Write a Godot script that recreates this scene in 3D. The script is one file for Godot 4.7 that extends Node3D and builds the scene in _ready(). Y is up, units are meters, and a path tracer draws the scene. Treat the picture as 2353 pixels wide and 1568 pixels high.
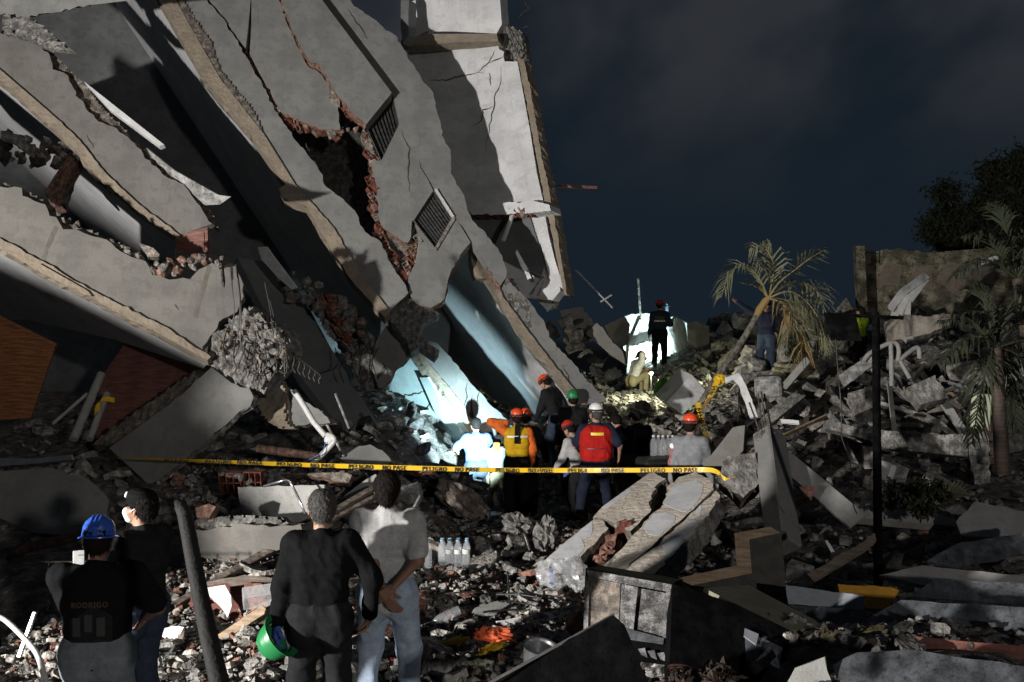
extends Node3D
# Night scene: a collapsed apartment block under a floodlight, helpers among the rubble.

const F := 2288.0
const CX := 1176.5
const CY := 784.0
const EYE := Vector3(0, 2.6, 0)
const LAMP := Vector3(-10.5, 2.1, 0.5)

var M := {}
var T := {}
var rng := RandomNumberGenerator.new()
var nz := FastNoiseLite.new()
var nz2 := FastNoiseLite.new()
var used := {}

# ---------------------------------------------------------------- camera, sky, lights
func _ready():
	rng.seed = 7
	nz.seed = 3; nz.frequency = 1.0; nz.fractal_octaves = 3
	nz2.seed = 11; nz2.noise_type = FastNoiseLite.TYPE_CELLULAR; nz2.frequency = 1.0; nz2.fractal_type = FastNoiseLite.FRACTAL_NONE
	var cam := Camera3D.new()
	cam.name = "camera"
	cam.fov = 37.84; cam.near = 0.05; cam.far = 400.0
	add_child(cam)
	cam.position = EYE
	cam.current = true
	var env := Environment.new()
	env.background_mode = Environment.BG_SKY
	env.sky = night_sky()
	env.background_energy_multiplier = 1.0
	env.tonemap_mode = Environment.TONE_MAPPER_LINEAR
	env.tonemap_exposure = 1.0
	env.sdfgi_enabled = true; env.ssao_enabled = true; env.ssil_enabled = true
	var we := WorldEnvironment.new()
	we.name = "world_environment"; we.environment = env
	add_child(we)
	textures()
	materials()
	floodlight()
	torches()
	ground()
	building()
	rubble()
	debris()
	far_side()
	people()
	tapes()

func night_sky() -> Sky:
	var w := 1024
	var h := 512
	var im := Image.create(w, h, false, Image.FORMAT_RGBF)
	var n := FastNoiseLite.new()
	n.seed = 21; n.frequency = 1.6; n.fractal_octaves = 6; n.fractal_gain = 0.58
	for y in h:
		var el := (0.5 - (y + 0.5) / h) * PI
		for x in w:
			if el < -0.1:
				im.set_pixel(x, y, Color(0.004, 0.005, 0.006)); continue
			var a := (x + 0.5) / w * TAU
			var d := Vector3(cos(el) * cos(a), sin(el), cos(el) * sin(a))
			# cloud sheet: noise on a plane overhead, so that bands flatten towards the horizon
			var q := Vector3(d.x, 0, d.z) / (maxf(d.y, 0.0) + 0.35)
			var c := n.get_noise_3d(q.x * 0.8 + q.z * 0.25, 3.0, q.z * 1.5) * 0.5 + 0.5
			c = smoothstep(0.34, 0.72, c)
			c *= smoothstep(0.10, 0.30, el)
			var base := Color(0.0085, 0.0148, 0.0230).lerp(Color(0.0070, 0.0105, 0.0155), clampf(el * 1.4, 0, 1))
			var cl := Color(0.031, 0.033, 0.038)
			im.set_pixel(x, y, base.lerp(cl, c * 0.9))
	var s := Sky.new()
	var pm := PanoramaSkyMaterial.new()
	pm.panorama = ImageTexture.create_from_image(im)
	s.sky_material = pm
	return s

func floodlight():
	# the site floodlight that rakes over the ruin stands left of the picture
	var t := thing("floodlight_stand", "tripod floodlight standing on the rubble left of the men", "floodlight", Vector3(LAMP.x, 0, LAMP.z))
	var dir := (Vector3(0.2, 3.2, -16.0) - LAMP).normalized()
	var b := Basis.looking_at(dir)
	var m := MB.new()
	m.box(LAMP - dir * 0.09, Vector3(0.52, 0.40, 0.12), b, 0.01)
	m.commit(self, "lamp_housing", M.black, t)
	m = MB.new()
	for s in [-1, 1]:
		m.box(LAMP + b.x * 0.25 * s - dir * 0.02, Vector3(0.02, 0.40, 0.06), b)
		m.box(LAMP + b.y * 0.19 * s - dir * 0.02, Vector3(0.48, 0.02, 0.06), b)
	m.commit(self, "lamp_rim", M.black, t)
	m = MB.new()
	m.box(LAMP - dir * 0.025, Vector3(0.47, 0.35, 0.006), b)
	m.commit(self, "lamp_panel", M.glow, t)
	m = MB.new()
	m.tube([Vector3(LAMP.x, 0.3, LAMP.z) - dir * 0.1, LAMP - dir * 0.15], 0.02, 8)
	for k in 3:
		var a := k * TAU / 3
		m.tube([Vector3(LAMP.x, 1.0, LAMP.z) - dir * 0.1, Vector3(LAMP.x + cos(a) * 0.6, 0, LAMP.z + sin(a) * 0.6)], 0.015, 6)
	m.commit(self, "tripod", M.black, t)
	var l := SpotLight3D.new()
	l.name = "floodlight_lamp"
	l.light_color = Color(1.0, 0.985, 0.962)
	l.light_energy = 405.0
	l.spot_range = 80.0; l.spot_attenuation = 2.0
	l.spot_angle = 50.0; l.spot_angle_attenuation = 0.7
	l.light_size = 0.18
	l.shadow_enabled = true
	add_child(l)
	l.position = LAMP + dir * 0.02
	l.basis = b

func torch(called: String, label: String, at: Vector3, aim: Vector3, col: Color, energy: float, ang: float, size := 0.05):
	var t := thing(called, label, "work lamp", at)
	var dir := (aim - at).normalized()
	var b := Basis.looking_at(dir)
	var m := MB.new()
	m.tube([at - dir * 0.16, at - dir * 0.05, at - dir * 0.045, at], [0.02, 0.02, 0.036, 0.038], 12)
	m.commit(self, "lamp_body", M.black, t)
	m = MB.new()
	m.tube([at + dir * 0.002, at + dir * 0.006], 0.034, 12)
	m.commit(self, "lamp_lens", M.glow_cool, t)
	if ang > 0.0:
		var l := SpotLight3D.new()
		l.name = called + "_beam"
		l.spot_range = 60.0; l.spot_attenuation = 2.0
		l.spot_angle = ang; l.spot_angle_attenuation = 1.0
		set_light(l, col, energy, size)
		l.position = at + dir * 0.02
		l.basis = b
		if called == "stand_lamp": stand_pole(at - dir * 0.05, t)
		return
	var k := OmniLight3D.new()
	k.name = called + "_glow"
	k.omni_range = 30.0; k.omni_attenuation = 2.0
	set_light(k, col, energy, size)
	k.position = at + dir * 0.06
	stand_pole(at - dir * 0.05, t)

func stand_pole(at: Vector3, t: Node):
	var m := MB.new()
	m.tube([at, Vector3(at.x, hgt(at.x, -at.z), at.z)], 0.01, 6)
	m.commit(self, "lamp_stand", M.black, t)

func set_light(l: Light3D, col: Color, energy: float, size: float):
	l.light_color = col
	l.light_energy = energy
	l.light_size = size
	l.shadow_enabled = true
	add_child(l)

func torches():
	# hand lamps of the rescue team; the beams show on the slab, the far wall and the tiled slope
	torch("stand_lamp", "work lamp on a thin stand in the hollow lighting the white slab", P(1124, 1080, 15.4), P(1047, 1000, 18.0), Color(0.80, 0.96, 1.0), 105.0, 28.0)
	torch("hand_lamp", "hand lamp in front of the white wall on the far mound", P(1510, 815, 28.5), P(1496, 788, 29.5), Color(0.86, 1.0, 0.97), 14.0, 78.0)
	torch("camping_lamp", "camping lamp glowing over the slope of broken tiles", P(1497, 858, 22.9), P(1535, 955, 19.6), Color(1.0, 1.0, 0.84), 6.0, 0.0)
	# fill lamp added out of view behind the camera to brighten the near debris
	torch("added_fill_lamp", "added fill lamp out of view behind the camera", Vector3(9.0, 5.0, 14.0), Vector3(3.2, 0.6, -9.6), Color(1.0, 0.98, 0.95), 120.0, 31.0, 0.3)

# ---------------------------------------------------------------- placing helpers
func P(u: float, v: float, d: float) -> Vector3:
	return Vector3((u - CX) / F * d, EYE.y - (v - CY) / F * d, -d)

func ray(u: float, v: float) -> Vector3:
	return Vector3((u - CX) / F, -(v - CY) / F, -1.0)

func cast(u: float, v: float, pl: Plane) -> Vector3:
	var r := ray(u, v)
	var den := pl.normal.dot(r)
	var k := (pl.d - pl.normal.dot(EYE)) / den if absf(den) > 1e-5 else 15.0
	if k < 1.0 or k > 60.0: k = clampf(absf(k), 4.0, 30.0)
	return EYE + r * k

func pl3(a: Vector3, b: Vector3, c: Vector3) -> Plane:
	var n := (b - a).cross(c - a).normalized()
	if n.dot(EYE - a) < 0: n = -n
	return Plane(n, a)

func pln(u, v, d, n: Vector3) -> Plane:
	var q := n.normalized()
	return Plane(q, P(u, v, d))

# a storey's frame: its slab edge in the picture with depths; lean tips the storey away from the eye
func frame(u1, v1, d1, u2, v2, d2, lean: float) -> Dictionary:
	var a := P(u1, v1, d1)
	var b := P(u2, v2, d2)
	var e1 := (b - a).normalized()
	var w := ((a + b) * 0.5 - EYE).normalized()
	var e2 := w.cross(e1).normalized()
	if e2.x + e2.y < 0: e2 = -e2
	e2 = e2 + w * lean
	e2 = (e2 - e1 * e2.dot(e1)).normalized()
	var e3 := e1.cross(e2).normalized()
	if e3.dot(w) > 0: e3 = -e3
	return {"a": a, "b": b, "e1": e1, "e2": e2, "e3": e3, "fac": Plane(e3, a), "ceil": Plane(-e2, a)}

func shifted(pl: Plane, by: float) -> Plane:
	return Plane(pl.normal, pl.d + by)

func numbered(n: String) -> String:
	if not used.has(n):
		used[n] = 0
		return n
	used[n] += 1
	return "%s_%03d" % [n, used[n]]

func thing(called: String, label: String, category: String, at := Vector3.ZERO, group := "") -> Node3D:
	var o := Node3D.new()
	o.name = numbered(called)
	add_child(o)
	o.position = at
	tag(o, label, category, group)
	return o

func tag(o: Node, label: String, category: String, group := "", kind := ""):
	if label: o.set_meta("label", label)
	if category: o.set_meta("category", category)
	if group: o.set_meta("group", group)
	if kind: o.set_meta("kind", kind)

static func origin_of(n: Node) -> Vector3:
	var p := Vector3.ZERO
	while n is Node3D and n.get_parent() is Node3D:
		p += n.position
		n = n.get_parent()
	return p

# ---------------------------------------------------------------- mesh builder
class MB:
	var v := PackedVector3Array()
	var n := PackedVector3Array()
	var c := PackedColorArray()
	var tint := Color(1, 1, 1)
	var colored := false
	var extra := []

	func tri(a: Vector3, b: Vector3, d: Vector3):
		var q := (b - a).cross(d - a)
		if q.length_squared() < 1e-16: return
		q = q.normalized()
		v.append(a); v.append(d); v.append(b)
		n.append(q); n.append(q); n.append(q)
		if colored:
			c.append(tint); c.append(tint); c.append(tint)

	func quad(a: Vector3, b: Vector3, d: Vector3, e: Vector3):
		tri(a, b, d); tri(a, d, e)

	func stri(a: Vector3, b: Vector3, d: Vector3, na: Vector3, nb: Vector3, nd: Vector3):
		if (b - a).cross(d - a).dot(na + nb + nd) < 0:
			v.append(a); v.append(b); v.append(d); n.append(na); n.append(nb); n.append(nd)
		else:
			v.append(a); v.append(d); v.append(b); n.append(na); n.append(nd); n.append(nb)
		if colored:
			c.append(tint); c.append(tint); c.append(tint)

	func box(o: Vector3, s: Vector3, b := Basis.IDENTITY, bev := 0.0):
		var h := s * 0.5
		bev = minf(bev, minf(h.x, minf(h.y, h.z)) * 0.6)
		if bev <= 0.0:
			var p := []
			for k in 8:
				p.append(o + b * Vector3(h.x if k & 1 else -h.x, h.y if k & 2 else -h.y, h.z if k & 4 else -h.z))
			for f in [[0, 2, 3, 1], [4, 5, 7, 6], [0, 1, 5, 4], [2, 6, 7, 3], [0, 4, 6, 2], [1, 3, 7, 5]]:
				quad(p[f[0]], p[f[1]], p[f[2]], p[f[3]])
			return
		# bevelled: each corner gives three points
		var q := {}
		for k in 8:
			var sg := Vector3(1 if k & 1 else -1, 1 if k & 2 else -1, 1 if k & 4 else -1)
			for ax in 3:
				var e := h - Vector3.ONE * bev
				e[ax] = h[ax]
				q[k * 3 + ax] = o + b * (e * sg)
		for f in [[0, 2, 3, 1, 2], [4, 5, 7, 6, 2], [0, 1, 5, 4, 1], [2, 6, 7, 3, 1], [0, 4, 6, 2, 0], [1, 3, 7, 5, 0]]:
			quad(q[f[0] * 3 + f[4]], q[f[1] * 3 + f[4]], q[f[2] * 3 + f[4]], q[f[3] * 3 + f[4]])
		for e in [[0, 1, 1, 2], [2, 3, 1, 2], [4, 5, 1, 2], [6, 7, 1, 2], [0, 2, 0, 2], [1, 3, 0, 2], [4, 6, 0, 2], [5, 7, 0, 2], [0, 4, 0, 1], [1, 5, 0, 1], [2, 6, 0, 1], [3, 7, 0, 1]]:
			var A: Vector3 = q[e[0] * 3 + e[2]]; var B: Vector3 = q[e[1] * 3 + e[2]]
			var C: Vector3 = q[e[1] * 3 + e[3]]; var D: Vector3 = q[e[0] * 3 + e[3]]
			if (B - A).cross(C - A).dot((A + C) * 0.5 - o) > 0: quad(A, B, C, D)
			else: quad(D, C, B, A)
		for k in 8:
			var A: Vector3 = q[k * 3]; var B: Vector3 = q[k * 3 + 1]; var C: Vector3 = q[k * 3 + 2]
			if (B - A).cross(C - A).dot(A - o) > 0: tri(A, B, C)
			else: tri(A, C, B)

	# bar between two points with a rectangular section; up orients the height
	func bar(a: Vector3, b: Vector3, w: float, h: float, up := Vector3.UP, bev := 0.0):
		var z := (b - a)
		var l := z.length()
		z /= l
		var x := up.cross(z)
		if x.length() < 0.01: x = Vector3.RIGHT.cross(z)
		x = x.normalized()
		var y := z.cross(x)
		box((a + b) * 0.5, Vector3(w, h, l), Basis(x, y, z), bev)

	func tube(pts: Array, rad, sides := 8, closed_ends := true):
		var k := pts.size()
		var rings := []
		var dirs := []
		var ref := Vector3.ZERO
		for i in k:
			var d: Vector3 = (pts[mini(i + 1, k - 1)] - pts[maxi(i - 1, 0)])
			d = d.normalized() if d.length() > 1e-7 else Vector3.UP
			if i == 0:
				ref = d.cross(Vector3.UP if absf(d.y) < 0.9 else Vector3.RIGHT).normalized()
			else:
				ref = (ref - d * ref.dot(d)).normalized()
			var up := d.cross(ref)
			var r: float = rad[i] if rad is Array else rad
			var ring := []
			var dn := []
			for j in sides:
				var a := j * TAU / sides
				var o := ref * cos(a) + up * sin(a)
				ring.append(pts[i] + o * r); dn.append(o)
			rings.append(ring); dirs.append(dn)
		for i in k - 1:
			for j in sides:
				var j2 := (j + 1) % sides
				stri(rings[i][j], rings[i][j2], rings[i + 1][j2], dirs[i][j], dirs[i][j2], dirs[i + 1][j2])
				stri(rings[i][j], rings[i + 1][j2], rings[i + 1][j], dirs[i][j], dirs[i + 1][j2], dirs[i + 1][j])
		if closed_ends:
			for e in [0, k - 1]:
				var nn: Vector3 = ((pts[0] - pts[1]) if e == 0 else (pts[k - 1] - pts[k - 2])).normalized()
				for j in range(1, sides - 1):
					stri(rings[e][0], rings[e][j], rings[e][j + 1], nn, nn, nn)

	# solid of revolution: profile of [radius, height] about axis y of the basis
	func lathe(o: Vector3, prof: Array, b := Basis.IDENTITY, sides := 16, from := 0.0, to := TAU):
		for i in prof.size() - 1:
			var p0: Vector2 = prof[i]; var p1: Vector2 = prof[i + 1]
			var t := (p1 - p0)
			var nn := Vector2(t.y, -t.x).normalized()
			for j in sides:
				var a0 := from + (to - from) * j / sides
				var a1 := from + (to - from) * (j + 1) / sides
				var d0 := Vector3(cos(a0), 0, sin(a0)); var d1 := Vector3(cos(a1), 0, sin(a1))
				var A := o + b * (d0 * p0.x + Vector3.UP * p0.y); var B := o + b * (d1 * p0.x + Vector3.UP * p0.y)
				var C := o + b * (d1 * p1.x + Vector3.UP * p1.y); var D := o + b * (d0 * p1.x + Vector3.UP * p1.y)
				var n0 := (b * (d0 * nn.x + Vector3.UP * nn.y)).normalized(); var n1 := (b * (d1 * nn.x + Vector3.UP * nn.y)).normalized()
				if p0.x > 1e-5: stri(A, B, C, n0, n1, n1)
				if p1.x > 1e-5: stri(A, C, D, n0, n1, n0)

	# flat outline pushed back by a vector
	func prism(p: PackedVector3Array, back: Vector3):
		if p.size() < 3: return
		var nn := Vector3.ZERO
		for i in p.size():
			nn += (p[i] - p[0]).cross(p[(i + 1) % p.size()] - p[0])
		nn = nn.normalized()
		var t := (p[1] - p[0]).normalized()
		var s := nn.cross(t)
		var q := PackedVector2Array()
		for x in p: q.append(Vector2((x - p[0]).dot(t), (x - p[0]).dot(s)))
		var ix := Geometry2D.triangulate_polygon(q)
		var flip := nn.dot(back) > 0
		for i in range(0, ix.size(), 3):
			var a := p[ix[i]]; var b := p[ix[i + 1]]; var d := p[ix[i + 2]]
			if (b - a).cross(d - a).dot(back) > 0:
				var e := b; b = d; d = e
			tri(a, b, d)
			tri(a + back, d + back, b + back)
		for i in p.size():
			var a := p[i]; var b := p[(i + 1) % p.size()]
			if flip: quad(a, b, b + back, a + back)
			else: quad(b, a, a + back, b + back)

	func add(o: MB, x := Transform3D.IDENTITY):
		for i in o.v.size():
			v.append(x * o.v[i]); n.append((x.basis * o.n[i]).normalized())

	func arrays(off: Vector3) -> Array:
		var p := PackedVector3Array()
		p.resize(v.size())
		for i in v.size(): p[i] = v[i] - off
		var a := []
		a.resize(Mesh.ARRAY_MAX)
		a[Mesh.ARRAY_VERTEX] = p
		a[Mesh.ARRAY_NORMAL] = n
		if colored: a[Mesh.ARRAY_COLOR] = c
		return a

	func base() -> Vector3:
		var lo := Vector3.ONE * 1e9
		var hi := -lo
		for x in v:
			lo = lo.min(x); hi = hi.max(x)
		return Vector3((lo.x + hi.x) * 0.5, lo.y, (lo.z + hi.z) * 0.5)

	func mesh(off := Vector3.ZERO, mat: Material = null) -> ArrayMesh:
		var am := ArrayMesh.new()
		am.add_surface_from_arrays(Mesh.PRIMITIVE_TRIANGLES, arrays(off))
		if mat: am.surface_set_material(0, mat)
		return am

	func commit(root: Node, called: String, mat: Material, parent: Node = null, second: MB = null, mat2: Material = null) -> MeshInstance3D:
		var o := MeshInstance3D.new()
		if v.is_empty():
			push_warning("empty mesh " + called)
			tri(Vector3.ZERO, Vector3(0.01, 0, 0), Vector3(0, 0.01, 0))
		var top := parent == null
		var off: Vector3 = base() if top else root.origin_of(parent)
		o.name = root.numbered(called) if top else called
		o.mesh = mesh(off, mat)
		if second and not second.v.is_empty():
			o.mesh.add_surface_from_arrays(Mesh.PRIMITIVE_TRIANGLES, second.arrays(off))
			o.mesh.surface_set_material(1, mat2)
		if top:
			root.add_child(o)
			o.position = off
		else:
			parent.add_child(o, true)
		return o

# ---------------------------------------------------------------- outlines and slabs
func outline(pts: Array, pl: Plane, jag: float) -> Array:
	# world outline and, for each edge, whether it is broken
	var out := PackedVector3Array()
	var rough := []
	for i in pts.size():
		var a = pts[i]
		var b = pts[(i + 1) % pts.size()]
		var A := cast(a[0], a[1], pl)
		var B := cast(b[0], b[1], pl)
		var j: bool = a.size() > 2 and a[2] > 0
		if not j:
			out.append(A); rough.append(false)
			continue
		var l := (B - A).length()
		var k := clampi(int(l / 0.07), 1, 60)
		var side := pl.normal.cross(B - A).normalized()
		var amp := minf(jag, l * 0.2)
		for s in k:
			var q := A.lerp(B, float(s) / k)
			if s > 0:
				q += side * amp * (nz.get_noise_3dv(q * 5.0) * 1.2 + nz.get_noise_3dv(q * 17.0) * 0.8)
				q += (B - A).normalized() * amp * 0.5 * nz.get_noise_3dv(q * 13.0 + Vector3.ONE * 9.0)
			out.append(q); rough.append(true)
	return [out, rough]

func slab(parent: Node, called: String, pts: Array, pl: Plane, th: float, face: Material, edge: Material, jag := 0.035) -> MeshInstance3D:
	var ol := []
	var p := PackedVector3Array()
	var n := pl.normal
	var q := PackedVector2Array()
	var ix := PackedInt32Array()
	for shrink in [1.0, 0.6, 0.3, 0.1, 0.0]:
		# a rim that would cross itself is broken less roughly
		ol = outline(pts, pl, jag * shrink)
		p = ol[0]
		if n.dot(EYE - p[0]) < 0: n = -n
		var t := (p[1] - p[0]).normalized()
		var s := n.cross(t)
		q.clear()
		for x in p: q.append(Vector2((x - p[0]).dot(t), (x - p[0]).dot(s)))
		ix = Geometry2D.triangulate_polygon(q)
		if not ix.is_empty(): break
	if ix.is_empty(): print("no triangles: ", called, " ", pts)
	var m := MB.new()
	var m2 := MB.new()
	var area := 0.0
	for i in q.size():
		area += q[i].cross(q[(i + 1) % q.size()])
	for i in range(0, ix.size(), 3):
		var a := p[ix[i]]; var b := p[ix[i + 1]]; var d := p[ix[i + 2]]
		if (b - a).cross(d - a).dot(n) < 0:
			var e := b; b = d; d = e
		m.tri(a, b, d)
		m.tri(a - n * th, d - n * th, b - n * th)
	var rows := 3
	for i in p.size():
		var a := p[i]; var b := p[(i + 1) % p.size()]
		if not ol[1][i]:
			if area > 0: m.quad(b, a, a - n * th, b - n * th)
			else: m.quad(a, b, b - n * th, a - n * th)
			continue
		for r in rows:
			var c4 := []
			for e in [[a, r], [b, r], [b, r + 1], [a, r + 1]]:
				var x: Vector3 = e[0] - n * th * (float(e[1]) / rows)
				if e[1] > 0 and e[1] < rows:
					x += Vector3(nz.get_noise_3dv(x * 21.0), nz.get_noise_3dv(x * 21.0 + Vector3.ONE * 5), nz.get_noise_3dv(x * 21.0 - Vector3.ONE * 7)) * minf(0.05, th * 0.3)
				c4.append(x)
			if area > 0: m2.quad(c4[1], c4[0], c4[3], c4[2])
			else: m2.quad(c4[0], c4[1], c4[2], c4[3])
	return m.commit(self, called, face, parent, m2, edge)

# exposed, broken face: a fine sheet pushed in and out inside an outline
func rough(parent: Node, called: String, pts: Array, pl: Plane, amp: float, cell: float, mat: Material, thick := 0.12) -> MeshInstance3D:
	var p: PackedVector3Array = outline(pts, pl, 0.03)[0]
	var n := pl.normal
	if n.dot(EYE - p[0]) < 0: n = -n
	var t := (p[1] - p[0]).normalized()
	var s := n.cross(t)
	var q := PackedVector2Array()
	var lo := Vector2.ONE * 1e9
	var hi := -lo
	for x in p:
		var c := Vector2((x - p[0]).dot(t), (x - p[0]).dot(s))
		q.append(c); lo = lo.min(c); hi = hi.max(c)
	var nx := clampi(int((hi.x - lo.x) / cell), 2, 120)
	var ny := clampi(int((hi.y - lo.y) / cell), 2, 120)
	var g := []
	var ok := PackedByteArray()
	for j in ny + 1:
		for i in nx + 1:
			var c := Vector2(lerpf(lo.x, hi.x, float(i) / nx), lerpf(lo.y, hi.y, float(j) / ny))
			c += Vector2(nz.get_noise_2d(c.x * 9.0, c.y * 9.0 + j), nz.get_noise_2d(c.x * 9.0 + 40, c.y * 9.0)) * cell * 0.5
			var w := p[0] + t * c.x + s * c.y
			var ins := Geometry2D.is_point_in_polygon(c, q)
			var h := amp * (nz2.get_noise_3dv(w * 7.0) * 0.9 + nz.get_noise_3dv(w * 4.0) * 1.1 + nz.get_noise_3dv(w * 16.0) * 0.45)
			g.append(w + n * h)
			ok.append(1 if ins else 0)
	var m := MB.new()
	for j in ny:
		for i in nx:
			var k := j * (nx + 1) + i
			if ok[k] + ok[k + 1] + ok[k + nx + 1] + ok[k + nx + 2] < 3: continue
			m.tri(g[k], g[k + 1], g[k + nx + 2])
			m.tri(g[k], g[k + nx + 2], g[k + nx + 1])
	var back := PackedVector3Array()
	for x in p: back.append(x - n * amp * 1.5)
	m.prism(back, -n * thick)
	return m.commit(self, called, mat, parent)

# ---------------------------------------------------------------- textures and materials
func noise_tex(key: String, sd: int, f1: float, f2: float, lo: float, hi: float, spots := 0.0):
	var a := FastNoiseLite.new()
	a.seed = sd; a.frequency = f1; a.fractal_octaves = 5
	var b := FastNoiseLite.new()
	b.seed = sd + 5; b.frequency = f2; b.fractal_octaves = 3
	var s := 512
	var ia := a.get_seamless_image(s, s)
	var ib := b.get_seamless_image(s, s)
	var da := ia.get_data(); var db := ib.get_data()
	var out := PackedByteArray()
	out.resize(s * s)
	for i in s * s:
		var x := da[i] / 255.0 * 0.6 + db[i] / 255.0 * 0.4
		if spots > 0 and db[i] > 205: x -= spots
		if spots > 0: x -= 0.5 * smoothstep(0.60, 0.80, da[(i * 3 + 7777) % (s * s)] / 255.0) * db[i] / 255.0
		out[i] = clampi(int((lo + (hi - lo) * smoothstep(0.2, 0.8, x)) * 255), 0, 255)
	var im := Image.create_from_data(s, s, false, Image.FORMAT_L8, out)
	im.convert(Image.FORMAT_RGB8)
	T[key] = ImageTexture.create_from_image(im)

func normal_tex(key: String, sd: int, f: float, oct: int, bump: float, cell := false):
	var a := FastNoiseLite.new()
	a.seed = sd; a.frequency = f; a.fractal_octaves = oct
	if cell: a.noise_type = FastNoiseLite.TYPE_CELLULAR
	var im := a.get_seamless_image(512, 512)
	im.convert(Image.FORMAT_RGBA8)
	im.bump_map_to_normal_map(bump)
	T[key] = ImageTexture.create_from_image(im)

func textures():
	noise_tex("plaster", 2, 0.006, 0.11, 0.85, 1.0, 0.10)
	noise_tex("dirty", 31, 0.012, 0.16, 0.42, 1.0, 0.2)
	noise_tex("wood", 41, 0.02, 0.2, 0.6, 1.0)
	noise_tex("soot", 77, 0.007, 0.05, 0.22, 1.0)
	normal_tex("n_fine", 5, 0.09, 4, 5.0)
	normal_tex("n_rough", 9, 0.03, 5, 14.0)
	normal_tex("n_fold", 15, 0.008, 3, 10.0)

func mat(key: String, r: float, g: float, b: float, ro := 0.9, tex := "", nor := "", sc := 0.5, ns := 0.6, metal := 0.0) -> StandardMaterial3D:
	var m := StandardMaterial3D.new()
	m.resource_name = key
	m.albedo_color = Color(r, g, b).linear_to_srgb()
	m.roughness = ro; m.metallic = metal
	if tex:
		m.albedo_texture = T[tex]
	if nor:
		m.normal_enabled = true; m.normal_texture = T[nor]; m.normal_scale = ns
	if tex or nor:
		m.uv1_triplanar = true; m.uv1_world_triplanar = true
		m.uv1_scale = Vector3.ONE * sc
	M[key] = m
	return m

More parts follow.
